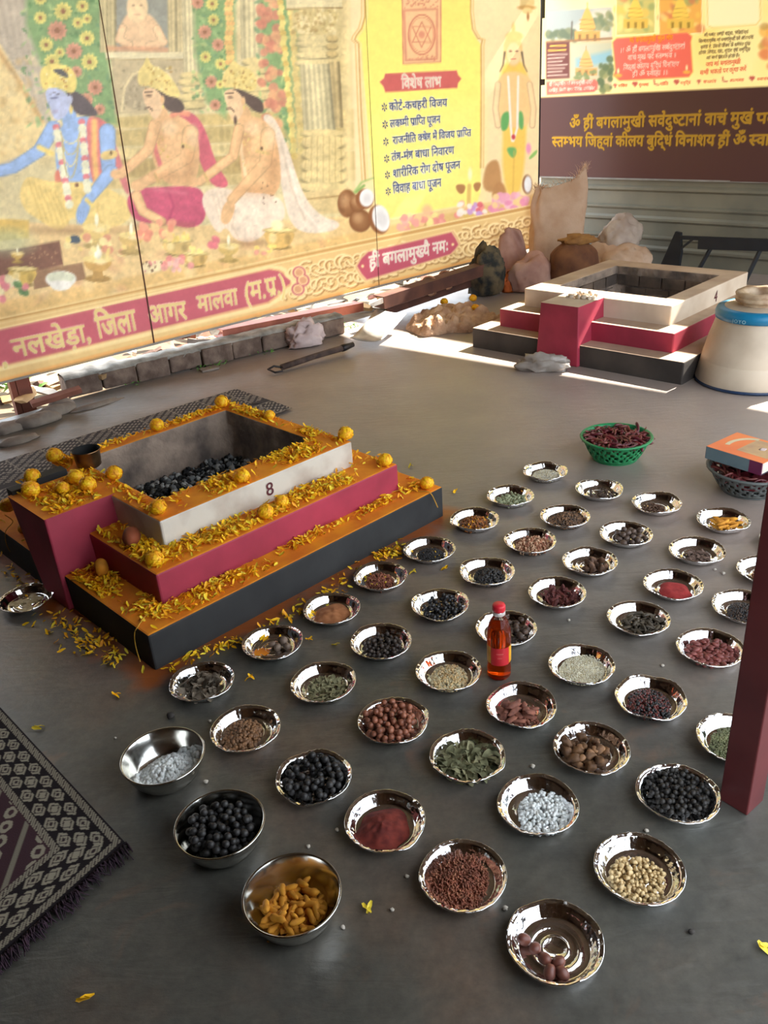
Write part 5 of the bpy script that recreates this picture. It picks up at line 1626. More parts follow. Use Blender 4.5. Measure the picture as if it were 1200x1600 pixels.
def foil_plate(p, seed, label):
    rg = np.random.default_rng(seed)
    t = thing('foil_plate', label, 'plate', (p[0], p[1], 0.0), rg.uniform(0, 6.28), 'foil plates in rows on the floor')
    n = 96
    cr = rg.normal(0, 1, n)
    A = [(k, rg.normal(0, .008 / k), rg.uniform(0, 6.28)) for k in (2, 3, 4, 5)]
    A2 = [(k, rg.normal(0, .0012), rg.uniform(0, 6.28)) for k in (2, 3, 5)]
    tip = rg.uniform(0, 6.28); tipa = rg.choice([0, 0, .035, .05])
    nfl = 32
    def fn(q, r, z, th):
        w = max(0.0, (r - 0.058) / 0.024)
        k = 1 + w * (sum(a * math.cos(c * th + f) for c, a, f in A) + tipa * max(0, math.cos(th - tip)) ** 30)
        k += 0.008 * math.sin(nfl * th) * max(0, min(1, (r - .0625) / .004)) * (1 if r < .0755 else 0)
        dz = w * sum(a * math.cos(c * th + f) for c, a, f in A2)
        if r > .076:
            dz += .0009 * cr[int(th / 6.2832 * n) % n] * (1 if r < .0825 else .4)
        return [q[0] * k, q[1] * k, z + dz]
    prof = [(.0002, FLOOR_Z - .0008)]
    for r, z in ((.019, -.0008), (.0205, .0008), (.0235, .0010), (.025, -.0006), (.039, -.0008), (.0405, .0010), (.0435, .0010), (.045, -.0008), (.058, -.0008), (.0610, -.0002), (.0622, .0010)):
        prof.append((r, FLOOR_Z + z))
    prof += [(.0655, .0085), (.0690, .0145), (.0722, .0200), (.0742, .0225), (.0755, .0232)]
    MB().lathe(prof, n, fn=fn).build('dish', m_foil, t, True)
    rim = [(.0754, .0231), (.0770, .0236), (.0790, .0243), (.0808, .0254), (.0822, .0258), (.0832, .0250), (.0833, .0236), (.0824, .0228), (.0808, .0230)]
    MB().lathe(rim, n, fn=fn).build('rolled_rim', m_foil, t, True)
    return t

# template solids
def ell(sub, sc, amp=.08, fr=1.5, seed=1):
    return lumpy(sub, sc, amp, fr, seed)
def leaf_tmpl(L, W, curl, seed=0):
    vs, fs = [], []
    n = 5
    for i in range(n + 1):
        t = i / n
        w = W * math.sin(math.pi * min(.97, t * .93 + .035)) ** .8
        z = curl * math.sin(t * 3.0 + seed) * L * .35
        for s in (-1, 0, 1):
            vs.append((t * L - L / 2, s * w, z + abs(s) * w * (.5 if curl else .2) * math.sin(seed + t * 4)))
    for i in range(n):
        for s in range(2):
            a = i * 3 + s
            fs.append((a, a + 1, a + 4, a + 3))
    return np.array(vs), fs
def chip_tmpl(L, W, T, seed, bend=.3):
    rg = np.random.default_rng(seed)
    mb = MB()
    vs = []
    for i in range(4):
        t = i / 3
        w = W * (.55 + .45 * math.sin(t * math.pi)) * rg.uniform(.8, 1.2)
        z = bend * W * math.sin(t * math.pi + seed)
        for a, b_ in ((-w, 0), (0, T), (w, 0), (0, -T)):
            vs.append((t * L - L / 2, a + rg.normal(0, W * .1), z + b_ * rg.uniform(.7, 1.3)))
    fs = []
    for i in range(3):
        for k in range(4):
            fs.append((i * 4 + k, i * 4 + (k + 1) % 4, (i + 1) * 4 + (k + 1) % 4, (i + 1) * 4 + k))
    fs += [(3, 2, 1, 0), (12, 13, 14, 15)]
    return np.array(vs), fs
def finger_tmpl(L, R, seed, bend=.2, sub=7, side=True, taper=.75):
    seed = float(seed)
    rg = np.random.default_rng(int(seed * 10))
    mb = MB()
    pts, rr = [], []
    for i in range(sub):
        t = i / (sub - 1)
        pts.append((t * L - L / 2, bend * L * math.sin(t * 3.1 + seed) * .4, bend * L * .12 * math.cos(t * 4 + seed)))
        e = math.sqrt(max(0.02, 1 - (2 * t - 1) ** 4))
        rr.append(R * e * (1 - (1 - taper) * t) * rg.uniform(.88, 1.12))
    mb.tube(pts, rr, 8)
    if side:
        i = 3
        mb.tube([pts[i], (pts[i][0] + R * .6, pts[i][1] + R * 1.5, pts[i][2] + R * .4), (pts[i][0] + R * .9, pts[i][1] + R * 2.2, pts[i][2] + R * .5)], [R * .7, R * .62, R * .3], 6)
    return np.array(mb.v), mb.f

def mesh_of(name, tv, tf, m, smooth=True):
    me = bpy.data.meshes.new(name)
    me.from_pydata([tuple(map(float, p)) for p in tv], [], tf)
    me.materials.append(m)
    if smooth:
        me.polygons.foreach_set('use_smooth', [True] * len(me.polygons))
    me.update()
    return me

def mound(name, c, R, H, m, parent=None, off=(0, 0), floor=plate_floor, rough=.0015, flat=.0):
    vs, fs = [], []
    nr, nt_ = 12, 40
    for i in range(nr + 1):
        r = R * i / nr
        for k in range(nt_):
            th = 2 * math.pi * k / nt_
            rr = r * (1 + .1 * math.sin(2 * th + R * 99) + .06 * math.sin(5 * th + H * 999))
            x, y = off[0] + rr * math.cos(th), off[1] + rr * math.sin(th)
            q = r / R
            h = H * (1 - q ** 2) if not flat else H * (1 - max(0, (q - flat) / (1 - flat)) ** 2)
            z = max(floor(math.hypot(x, y)) + .0005, floor(0) + h + rough * 2.2 * noise.noise((x * 90, y * 90, c[0] * 50)) * (1 - q * .7))
            if i == nr:
                z = floor(math.hypot(x, y)) + .0002
            vs.append((c[0] + x, c[1] + y, c[2] + z))
    for i in range(nr):
        for k in range(nt_):
            k2 = (k + 1) % nt_
            fs.append((i * nt_ + k, (i + 1) * nt_ + k, (i + 1) * nt_ + k2, i * nt_ + k2))
    return MB().add(vs, fs).build(name, m, parent, True)

def grains(name, label, c, tmpl, n, R, H, mats, off=(0, 0), floor=plate_floor, flat=0.0, base=True, smooth=True, sc=(.8, 1.25), lift=.0, p=None, thin=False):
    th = RNG.uniform(0, 2 * np.pi, n); r = R * np.sqrt(RNG.uniform(0, 1, n))
    k = 1 + .1 * np.sin(2 * th + R * 99)
    x = off[0] + r * k * np.cos(th); y = off[1] + r * k * np.sin(th)
    fl = np.array([floor(v) for v in np.hypot(x, y)])
    ext = np.abs(np.asarray(tmpl[0])).max(0)
    s0 = ext[2] if flat else ext.min()
    h = H * (1 - (r / R) ** 2)
    z = np.maximum(fl, floor(0) + h * (RNG.uniform(.75, 1.0, n) if base else RNG.uniform(0, 1, n))) + s0 * .8 + lift
    mats = mats if isinstance(mats, (list, tuple)) else [mats]
    o = merged(name, tmpl[0], tmpl[1], np.stack([c[0] + x, c[1] + y, c[2] + z], -1), rot_mats(n, RNG, flat), RNG.uniform(sc[0], sc[1], (n, 1)) * np.ones((1, 3)), mats, None, smooth,
               RNG.choice(len(mats), n, p=p) if len(mats) > 1 else None)
    tag(o, label, 'food', None, 'stuff')
    if base and H > .002:
        b = mound('under_layer', c, R * .92, H * .9, mats[0], o, off, floor)
    return o

def pieces(name, label, cat, group, c, meshes, n, R, rad, off=(0, 0), floor=plate_floor, flat=.0, sc=(.88, 1.12), pile=1.0, k=6, ex=None, seed=0, hole=None, rz=None):
    """Drops n separate pieces one after another into a dish: each is an object of its own resting on what lies below."""
    rg = np.random.default_rng(seed + 100)
    placed = []
    for i in range(n):
        best = None
        for _ in range(k):
            th = rg.uniform(0, 6.283); r = R * math.sqrt(rg.uniform(0, 1))
            x, y = off[0] + r * math.cos(th) * (ex[0] if ex else 1), off[1] + r * math.sin(th) * (ex[1] if ex else 1)
            if hole and math.hypot(x - hole[0], y - hole[1]) < hole[2]:
                continue
            s = rg.uniform(*sc)
            a = rad * s
            z = floor(math.hypot(x, y)) + a
            for (X, Y, Z, A) in placed:
                d2 = (x - X) ** 2 + (y - Y) ** 2
                q = (a + A) * .96
                if d2 < q * q:
                    z = max(z, Z + math.sqrt(q * q - d2) * pile)
            if best is None or z < best[2]:
                best = (x, y, z, a, s)
        if best is None:
            continue
        x, y, z, a, s = best
        placed.append((x, y, z, a))
        o = bpy.data.objects.new(name, meshes[i % len(meshes)])
        COL.objects.link(o)
        o.location = (c[0] + x, c[1] + y, c[2] + z)
        if flat:
            o.rotation_euler = (rg.uniform(-flat, flat), rg.uniform(-flat, flat), rg.uniform(0, 6.28))
        else:
            o.rotation_euler = (rg.uniform(0, 6.28), rg.uniform(-1.2, 1.2), rg.uniform(0, 6.28))
        o.scale = (s, s, s)
        tag(o, label, cat, group if n > 1 else None)
    return placed

# plate centres on the floor, from the photograph
PLATES = [(0.616,2.904),(0.453,2.718),(0.771,2.721),(0.305,2.555),(0.607,2.532),(0.933,2.581),(0.461,2.380),(0.770,2.381),(1.101,2.426),(0.135,2.371),
 (0.299,2.209),(0.615,2.226),(0.949,2.244),(0.480,2.065),(0.814,2.063),(0.668,1.909),(0.308,1.906),(-0.025,2.226),(0.141,2.046),(-0.033,1.885),
 (0.134,1.738),(0.292,1.587),(-0.014,1.564),(0.469,1.724),(0.805,1.756),(0.598,1.580),(0.419,1.427),(-0.169,2.064),(-0.328,1.918),(-0.496,1.766),
 (-0.183,1.727),(-0.362,1.573),(-0.193,1.399),(-0.043,1.262),(0.145,1.431),(0.271,1.275),(0.099,1.116),(0.560,1.279),(0.427,1.103),(0.241,0.967)]
PLATES = [(x * 1.0053, y * 1.0053) for x, y in PLATES]
def pat(cx, cy):
    q = at(cx, cy, .025)
    return (float(q[0]), float(q[1]))
B_ = lambda nm, c, c2=None, r=.6, **k: mat(nm, c, r, col2=c2, scale=k.pop('scale', 40), **k)
c_black = B_('black seed', (44, 42, 44), (28, 27, 29), .45)
c_black2 = B_('dull black berry', (50, 48, 47), (34, 32, 32), .55)
c_dkbr = B_('dark brown seed', (84, 62, 48), (52, 38, 30), .6)
c_brown = B_('brown seed', (140, 102, 72), (98, 70, 46), .6)
c_redbr = B_('red-brown nut', (152, 92, 66), (110, 62, 44), .5)
c_alm = B_('red-brown almond skin', (134, 66, 58), (100, 46, 42), .55)
c_bark = B_('reddish bark', (150, 92, 72), (102, 60, 48), .8)
c_barkr = B_('deep red bark', (108, 44, 38), (70, 30, 28), .8)
c_barkb = B_('brown bark', (110, 78, 56), (70, 48, 36), .8)
c_tan = B_('tan chip', (216, 178, 146), (180, 138, 108), .8)
c_cream = B_('cream resin', (226, 200, 150), (200, 168, 116), .5)
c_pale = B_('pale grain', (214, 202, 166), (184, 170, 136), .6)
c_sesame = B_('white sesame', (232, 228, 208), (208, 202, 180), .6)
c_leafg = B_('dry green leaf', (158, 152, 114), (118, 114, 82), .8)
c_leafd = B_('dark green leaf', (130, 128, 92), (92, 92, 64), .8)
c_leafgr = B_('grey-brown leaf', (142, 128, 110), (98, 86, 72), .8)
c_turm = B_('turmeric root', (222, 156, 40), (184, 118, 26), .75)
c_red = B_('vermilion powder', (158, 48, 46), (134, 34, 34), .95, scale=60)
c_dred = B_('dark red powder', (122, 46, 34), (92, 30, 24), .95, scale=60)
c_powder = B_('tan powder', (176, 116, 74), (150, 92, 54), .95, scale=60)
c_moong = B_('green gram', (114, 120, 76), (82, 86, 54), .5)
c_greyg = B_('grey green pod', (168, 172, 138), (128, 134, 102), .7)
c_white = B_('grey-white seed', (216, 212, 198), (178, 174, 160), .7)
c_orflk = B_('orange-brown flake', (184, 112, 52), (128, 70, 36), .7)
c_chip = B_('red-brown sliver', (166, 98, 72), (122, 68, 50), .7)
c_chip2 = B_('pale red sliver', (176, 118, 86), (130, 80, 58), .7)
c_twist = B_('dark twisted pod', (86, 74, 56), (54, 46, 36), .7)
c_cry = mat('rock sugar', (248, 250, 248), 0.15, col2=(236, 240, 238), scale=30, **{'Transmission Weight': 0.12})
def two(nm, a, b_):
    return [a, b_]

def G(i, what, pieces_cat=None):
    pass
plate_labels = {}
CONT = {}
T_seed = ell(1, (.0030, .0022, .0020))
T_round = ell(1, (.0042, .0042, .0040))
ME = {}
def me_set(key, fn, m, n=3, smooth=True):
    if key not in ME:
        ME[key] = [mesh_of(key, *fn(s), m, smooth) for s in range(n)]
    return ME[key]

def put(i, what, fill):
    x, y = PLATES[i] if isinstance(i, int) else i
    foil_plate((x, y), (i if isinstance(i, int) else int(abs(x) * 999)) + 3, 'foil plate holding ' + what)
    fill((x, y, 0.0))
W = lambda dx, dy: (dx, dy)

put(0, 'a flat layer of grey-white seeds, farthest of the plates', lambda c: grains('pale_seeds', 'flat layer of tiny grey-white seeds on the farthest foil plate', c, T_seed, 900, .055, .006, [c_white, c_pale], (0, -.008)))
put(1, 'grey-green cardamom-like pods', lambda c: pieces('green_pod', 'grey-green ridged pod heaped with its like on a foil plate', 'pod', 'grey-green pods', c, me_set('green_pod', lambda s: finger_tmpl(.019, .0055, s, .05, 6, False, .7), c_greyg), 62, .050, .0048, (.004, -.010), flat=.5, seed=1))
put(2, 'a few dark dried pods', lambda c: pieces('dark_pod', 'shrivelled dark brown pod on a nearly bare foil plate', 'pod', 'dark brown pods', c, me_set('dark_pod', lambda s: finger_tmpl(.026, .0065, s, .25, 7, False, .6), c_dkbr), 17, .046, .0062, (.008, -.014), flat=.5, seed=2))
put(3, 'orange-brown husks near the crimson step', lambda c: grains('orange_husks', 'heap of orange-brown husks and petals on a foil plate', c, chip_tmpl(.011, .0035, .0016, 3), 420, .052, .012, [c_orflk, c_brown, m_mari[1]], (-.002, -.006), p=[.5, .35, .15], smooth=False))
put(4, 'a round heap of small brown seeds', lambda c: grains('brown_seeds', 'round heap of small brown seeds on a foil plate', c, ell(1, (.0042, .0034, .0032)), 850, .062, .016, [c_brown, c_dkbr], (0, -.004)))
put(5, 'brown cloves and a scrap of white foil', lambda c: (pieces('clove', 'brown clove-like bud heaped at the left of its foil plate', 'bud', 'brown buds', c, me_set('clove', lambda s: finger_tmpl(.017, .0034, s, .12, 6, False, .45), c_barkb), 75, .036, .0036, (-.016, -.010), flat=.5, seed=5)))
put(6, 'pinkish tan wood chips', lambda c: grains('tan_chips', 'heap of pinkish tan wood chips on a foil plate', c, chip_tmpl(.015, .0042, .0018, 6), 330, .056, .014, [c_tan, c_chip2], (.006, -.008), smooth=False))
put(7, 'large dark brown nutmegs', lambda c: pieces('nutmeg', 'smooth dark brown oval nut on the foil plate of nutmegs', 'nut', 'dark brown oval nuts', c, me_set('nutmeg', lambda s: ell(2, (.0125, .0098, .0095), .06, 1.4, s), B_('nutmeg skin', (98, 78, 66), (66, 50, 42), .5)), 19, .050, .0098, (.010, -.006), flat=.4, seed=7))
put(8, 'finger-like turmeric roots', lambda c: pieces('turmeric_root', 'ochre finger-shaped root on the small foil plate of roots', 'root', 'turmeric roots on the plate', c, me_set('turmeric_small', lambda s: finger_tmpl(.055, .0075, s, .22, 8, False, .7), c_turm), 11, .034, .0078, (.006, -.006), flat=.18, seed=8))
put(9, 'fine black seeds dusted with petals, close to the black step', lambda c: grains('black_seeds', 'low heap of fine black seeds with yellow petals on a foil plate', c, T_seed, 620, .046, .010, [c_black, m_mari[0]], (.004, -.012), p=[.985, .015]))
put(10, 'a heap of round black seeds', lambda c: grains('black_seeds', 'heap of round black seeds on a foil plate', c, ell(1, (.0050, .0046, .0044)), 230, .048, .014, [c_black, c_black2], (.004, -.012)))
put(11, 'lumps of brown bark', lambda c: pieces('bark_lump', 'rough brown bark lump on a foil plate', 'bark', 'brown bark lumps', c, me_set('bark_lump', lambda s: lumpy(2, (.016, .011, .009), .7, 1.7, s + 4), c_barkb), 12, .030, .009, (.014, -.012), seed=11))
put(12, 'grey-brown broken bark', lambda c: pieces('bark_flake', 'grey-brown bark flake on a foil plate', 'bark', 'grey-brown bark flakes', c, me_set('bark_flake', lambda s: chip_tmpl(.026, .007, .003, s, .5), B_('grey bark', (122, 96, 82), (80, 62, 54), .85), 4, False), 34, .036, .0042, (.0, -.014), flat=.5, seed=12))
put(13, 'curled deep-red bark strips', lambda c: pieces('red_bark_strip', 'curled deep-red bark strip on a foil plate', 'bark', 'deep-red bark strips', c, me_set('red_bark_strip', lambda s: chip_tmpl(.030, .009, .003, s + 20, .7), c_barkr, 4, False), 34, .044, .0055, (.010, -.004), flat=.6, seed=13))
put(14, 'bright vermilion powder', lambda c: tag(mound('vermilion_powder', c, .048, .011, c_red, None, (.004, -.010), rough=.0008, flat=.5), 'smooth pool of vermilion powder on a foil plate', 'powder', None, 'stuff'))
put(15, 'dark twisted pods', lambda c: pieces('twisted_pod', 'dark twisted dry pod on a foil plate', 'pod', 'dark twisted pods', c, me_set('twisted_pod', lambda s: finger_tmpl(.034, .0048, s + 3, .5, 9, False, .7), c_twist), 48, .044, .0052, (.010, -.006), flat=.45, seed=15))
put(16, 'brown nuts, half hidden behind the oil bottle', lambda c: pieces('brown_nut', 'brown oval nut on the foil plate behind the oil bottle', 'nut', 'brown nuts behind the bottle', c, me_set('brown_nut', lambda s: ell(2, (.0115, .0088, .0085), .1, 1.4, s + 7), c_dkbr), 24, .040, .009, (.022, -.012), flat=.4, seed=16))
put(17, 'reddish husks under a few petals', lambda c: grains('red_husks', 'reddish brown husks with marigold petals on a foil plate', c, chip_tmpl(.010, .0034, .0016, 8), 330, .046, .009, [c_chip, c_redbr, m_mari[2]], (-.004, -.010), p=[.55, .41, .04], smooth=False))
put(18, 'scattered glossy black berries', lambda c: pieces('black_berry', 'glossy black berry scattered on a foil plate', 'berry', 'scattered black berries', c, me_set('black_berry', lambda s: ell(2, (.0066, .0062, .0060), .1, 1.6, s), c_black), 58, .055, .0064, (.004, -.008), seed=18, k=3))
put(19, 'a low heap of black-brown peppercorns', lambda c: pieces('peppercorn', 'wrinkled black-brown peppercorn in a low heap on a foil plate', 'berry', 'black-brown peppercorns', c, me_set('peppercorn', lambda s: ell(2, (.0062, .0060, .0058), .16, 2.2, s + 2), B_('peppercorn', (66, 54, 46), (42, 34, 30), .6)), 95, .050, .0062, (.002, -.012), seed=19, pile=.8))
put(20, 'small cream-coloured grains', lambda c: grains('cream_grains', 'heap of small cream-coloured grains on a foil plate', c, ell(1, (.0036, .0034, .0033)), 520, .050, .010, [c_pale, c_cream], (0, -.010)))
put(21, 'broken red-brown bark and crumbs', lambda c: (pieces('bark_chunk', 'broken red-brown bark chunk on a foil plate', 'bark', 'red-brown bark chunks', c, me_set('bark_chunk', lambda s: lumpy(2, (.019, .010, .006), .6, 1.5, s + 9), c_bark, 4), 17, .038, .0072, (-.012, -.012), flat=.5, seed=21), grains('bark_crumbs', 'small red-brown bark crumbs at the front of a foil plate', c, ell(1, (.004, .0032, .0028)), 110, .030, .004, [c_bark], (.002, -.036), base=False)))
put(22, 'round red-brown soap nuts', lambda c: pieces('soap_nut', 'round red-brown nut heaped on a foil plate', 'nut', 'round red-brown nuts', c, me_set('soap_nut', lambda s: ell(2, (.0078, .0075, .0074), .1, 1.5, s + 3), c_redbr), 105, .058, .0076, (-.008, -.002), seed=22, pile=.85))
put(23, 'a flat layer of white sesame, bent to a corner at its left', lambda c: grains('white_sesame', 'flat layer of white sesame on a foil plate', c, ell(1, (.0022, .0015, .0012)), 2400, .060, .005, [c_sesame, c_pale], (0, -.002)))
put(24, 'red-brown almonds', lambda c: pieces('almond', 'red-brown almond on a foil plate', 'nut', 'almonds on the foil plate', c, me_set('almond', lambda s: ell(2, (.0105, .0066, .0042), .05, 1.2, s), c_alm), 84, .058, .0048, (-.002, -.006), flat=.3, seed=24, pile=.8))
put(25, 'mixed red and black seeds', lambda c: grains('red_black_seeds', 'heap of mixed red and black seeds on a foil plate', c, ell(1, (.0046, .0036, .0032)), 520, .054, .011, [B_('dark red seed', (110, 46, 40), (80, 34, 32), .4), c_black], (-.006, -.008)))
put(26, 'brown dried fruit husks', lambda c: (pieces('fruit_husk', 'hollow brown dried fruit husk on a foil plate', 'husk', 'brown fruit husks', c, me_set('fruit_husk', lambda s: lumpy(2, (.015, .010, .009), .75, 1.5, s + 15), B_('fruit husk', (126, 88, 54), (78, 52, 32), .7), 4), 25, .045, .0092, (-.014, -.004), seed=26),
    pieces('pale_nut', 'pale tan oval nut lying on the brown fruit husks', 'nut', 'pale nuts on the fruit husks', c, me_set('pale_nut', lambda s: ell(2, (.0105, .0085, .007), .06, 1.3, s), B_('pale nut', (164, 122, 84), (138, 98, 66), .6)), 5, .03, .007, (-.008, -.018), flat=.4, seed=27, floor=lambda r: .022)))
put(27, 'tan powder beside the black step', lambda c: tag(mound('tan_powder', c, .055, .014, c_powder, None, (-.002, -.006), rough=.0022), 'rough heap of tan powder on a foil plate', 'powder', None, 'stuff'))
put(28, 'four grey-brown nuts on orange dust', lambda c: (pieces('grey_nut', 'grey-brown round nut at the right of an orange-dusted foil plate', 'nut', 'grey-brown nuts', c, me_set('grey_nut', lambda s: ell(2, (.0125, .0115, .011), .1, 1.4, s), B_('grey nut', (134, 114, 98), (100, 82, 70), .6)), 5, .024, .0115, (.022, -.004), seed=28),
    tag(mound('orange_dust', c, .020, .0018, m_orange, None, (-.030, -.016), rough=.0005), 'thin smear of orange dust on a foil plate', 'powder', None, 'stuff')))
put(29, 'curled grey-brown leaves', lambda c: pieces('curled_leaf', 'curled grey-brown dry leaf on a foil plate', 'leaf', 'curled grey-brown leaves', c, me_set('curled_leaf', lambda s: leaf_tmpl(.036, .009, .8, s), c_leafgr, 5), 58, .050, .005, (-.002, -.006), flat=.55, seed=29, pile=.55))
put(30, 'crumbled green-brown leaves', lambda c: pieces('leaf_scrap', 'crumbled green-brown leaf scrap on a foil plate', 'leaf', 'green-brown leaf scraps', c, me_set('leaf_scrap', lambda s: leaf_tmpl(.020, .0045, .5, s + 3), c_leafg, 5), 120, .050, .003, (.006, -.006), flat=.5, seed=30, pile=.55))
put(31, 'round brown seeds the size of peas', lambda c: grains('brown_pea_seeds', 'pile of round pea-sized brown seeds on a foil plate', c, ell(2, (.0047, .0046, .0044)), 260, .050, .011, [c_brown, B_('light brown seed', (150, 108, 70), (112, 76, 48), .6)], (-.010, -.006)))
put(32, 'matt black round nuts', lambda c: pieces('black_nut', 'matt black round nut on a foil plate', 'nut', 'black nuts on the plate', c, me_set('black_nut', lambda s: ell(2, (.0082, .0080, .0078), .07, 1.4, s), c_black2), 88, .062, .0081, (0, -.004), seed=32, k=5, pile=.8))
put(33, 'dark red powder', lambda c: tag(mound('dark_red_powder', c, .058, .022, c_dred, None, (-.006, -.010), rough=.003), 'rough heap of dark red powder on a foil plate', 'powder', None, 'stuff'))
put(34, 'dry green leaves', lambda c: pieces('dry_leaf', 'dry green leaf on a foil plate', 'leaf', 'dry green leaves', c, me_set('dry_leaf', lambda s: leaf_tmpl(.038, .009, .55, s + 6), c_leafg if False else c_leafd, 3) + me_set('dry_leaf_pale', lambda s: leaf_tmpl(.034, .0085, .5, s + 1), c_leafg, 3), 95, .057, .004, (0, -.004), flat=.5, seed=34, pile=.55))
put(35, 'clear rock-sugar crystals', lambda c: grains('sugar_crystals', 'spread of clear rock-sugar crystals on a foil plate', c, (np.array([(x, y, z) for x in (-.0036, .0036) for y in (-.003, .003) for z in (-.0028, .0028)]), [(0, 1, 3, 2), (4, 6, 7, 5), (0, 4, 5, 1), (2, 3, 7, 6), (0, 2, 6, 4), (1, 5, 7, 3)]), 330, .055, .008, [c_cry], (.010, -.010), base=False, smooth=False))
put(36, 'thin red-brown slivers like red rice', lambda c: grains('red_slivers', 'heap of thin red-brown slivers on a foil plate', c, chip_tmpl(.013, .0023, .0012, 4, .2), 900, .060, .013, [c_chip, c_chip2, c_redbr], (-.010, -.004), p=[.5, .25, .25], smooth=False))
put(37, 'black-brown berries beside the red post', lambda c: pieces('black_pepper_berry', 'matt black-brown berry on the foil plate beside the red post', 'berry', 'black-brown berries by the post', c, me_set('black_pepper_berry', lambda s: ell(2, (.0058, .0056, .0055), .14, 2, s + 5), B_('pepper berry', (58, 54, 50), (36, 34, 33), .6)), 170, .060, .0057, (.002, .010), seed=37, pile=.8))
put(38, 'beige resin granules', lambda c: pieces('resin_granule', 'beige resin granule on a foil plate', 'granule', 'beige resin granules', c, me_set('resin_granule', lambda s: ell(2, (.0054, .0047, .0042), .75, 1.9, s), c_cream, 6), 170, .050, .0043, (-.006, -.012), seed=38, pile=.75, sc=(.65, 1.2)))
put(39, 'six date-like nuts, nearest of the plates', lambda c: None)
c = (*PLATES[39], 0)
dn = me_set('date_nut', lambda s: ell(3, (.0135, .0105, .0103), .06, 1.3, s), B_('date nut', (134, 80, 64), (96, 52, 42), .45), 3)
for i, (px, py) in enumerate(((819, 1468), (836, 1482), (851, 1498), (872, 1504), (859, 1519), (879, 1521))):
    q = at(px, py, .016)
    o = bpy.data.objects.new('date_nut', dn[i % 3]); COL.objects.link(o)
    r = math.hypot(q[0] - c[0], q[1] - c[1])
    o.location = (q[0], q[1], plate_floor(r) + .0125); o.rotation_euler = (.3 * i, .5, i * 1.1)
    tag(o, 'date-brown oval nut on the nearest foil plate', 'nut', 'six date-like nuts')
# plates cut by the post, the frame edges and beside the spout
put(pat(1162, 946), 'fine black seeds, partly behind the red post', lambda c: grains('black_seeds', 'heap of fine black seeds on the foil plate behind the red post', c, T_seed, 900, .050, .013, [c_black, c_dkbr], (.002, -.012)))
put(pat(1198, 890), 'orange-brown crumbs, cut by the red post', lambda c: grains('orange_crumbs', 'orange-brown crumbs on the foil plate behind the red post', c, chip_tmpl(.009, .003, .0014, 5), 260, .042, .008, [c_chip2, c_orflk], (0, -.014), smooth=False))
put(pat(1150, 1153), 'green gram, half behind the red post', lambda c: grains('green_gram', 'layer of green gram on the foil plate half behind the red post', c, ell(1, (.0030, .0026, .0025)), 950, .058, .008, [c_moong, c_leafd], (0, -.004)))
put(pat(1232, 845), 'pale seeds, at the right edge above the post', lambda c: grains('pale_seeds', 'pale seeds on the foil plate at the right edge', c, T_seed, 300, .05, .006, [c_white], (0, 0)))
def slices(c):
    pieces('pale_slice', 'flat pale round slice on the foil plate beside the crimson spout', 'slice', 'pale round slices', c, me_set('pale_slice', lambda s: ell(2, (.014, .014, .0026), .05, 1.2, s), B_('pale slice', (206, 184, 140), (178, 150, 104), .5)), 14, .045, .0026, (-.004, -.004), flat=.12, seed=44)
put((-1.118, 2.257), 'flat pale slices, beside the crimson spout', slices)

# ---------------------------------------------------------------- steel bowls
def bowl(p, R, H, label):
    t = thing('steel_bowl', label, 'bowl', (p[0], p[1], 0))
    k = R / .09
    prof = [(.0002, .002), (.045 * k, .002), (.058 * k, .005), (.070 * k, .018), (.079 * k, .040), (.084 * k, H - .006), (.0865 * k, H - .001)]
    out = [(.0865 * k, H - .001), (.0895 * k, H + .0012), (.0912 * k, H - .001), (.0905 * k, H - .004), (.0872 * k, H - .006), (.0868 * k, H - .012), (.082 * k, .036), (.0725 * k, .014), (.060 * k, .001), (.045 * k, .0)]
    MB().lathe(prof, 64).build('inside', m_steel, t, True)
    MB().lathe(out, 64).cap(.045 * k, .0, 64, up=False).build('body', m_steel, t, True)
    return t
def bfloor(k=1.0):
    return lambda r: .003 if r < .056 * k else .003 + (r - .056 * k) * 1.5
BH = .062
b1 = at(254, 1179.5, BH); bowl(b1, .0925, BH, 'steel bowl of white sugar crystals, farthest of the three steel bowls')
b2 = at(343, 1285.5, BH); bowl(b2, .0905, BH, 'steel bowl of black nuts, middle of the three steel bowls')
b3 = at(455.5, 1395.5, BH); bowl(b3, .0905, BH, 'steel bowl of turmeric roots, nearest of the three steel bowls')
cube_t = (np.array([(x, y, z) for x in (-.0042, .0042) for y in (-.0036, .0036) for z in (-.0033, .0033)]), [(0, 1, 3, 2), (4, 6, 7, 5), (0, 4, 5, 1), (2, 3, 7, 6), (0, 2, 6, 4), (1, 5, 7, 3)])
grains('sugar_crystals', 'heap of white sugar crystals in the farthest steel bowl', (b1[0], b1[1], 0), cube_t, 620, .066, .030, [mat('white sugar', (250, 252, 250), .2, col2=(240, 244, 242), scale=30)], (.006, -.004), floor=bfloor(), smooth=False)
pieces('black_nut', 'matt black round nut in the middle steel bowl', 'nut', 'black nuts in the steel bowl', (b2[0], b2[1], 0), me_set('black_nut', lambda s: ell(2, (.0082, .0080, .0078), .07, 1.4, s), c_black2), 190, .062, .0081, (0, 0), floor=bfloor(), seed=50, k=8, pile=.9)
pieces('turmeric_root', 'knobbly ochre turmeric root in the nearest steel bowl', 'root', 'turmeric roots in the steel bowl', (b3[0], b3[1], 0), me_set('turmeric_root', lambda s: finger_tmpl(.036, .0072, s, .22, 7, s % 2 == 0, .75), c_turm, 5), 62, .052, .0088, (0, -.004), floor=bfloor(), flat=.45, seed=51, k=8, pile=.72)
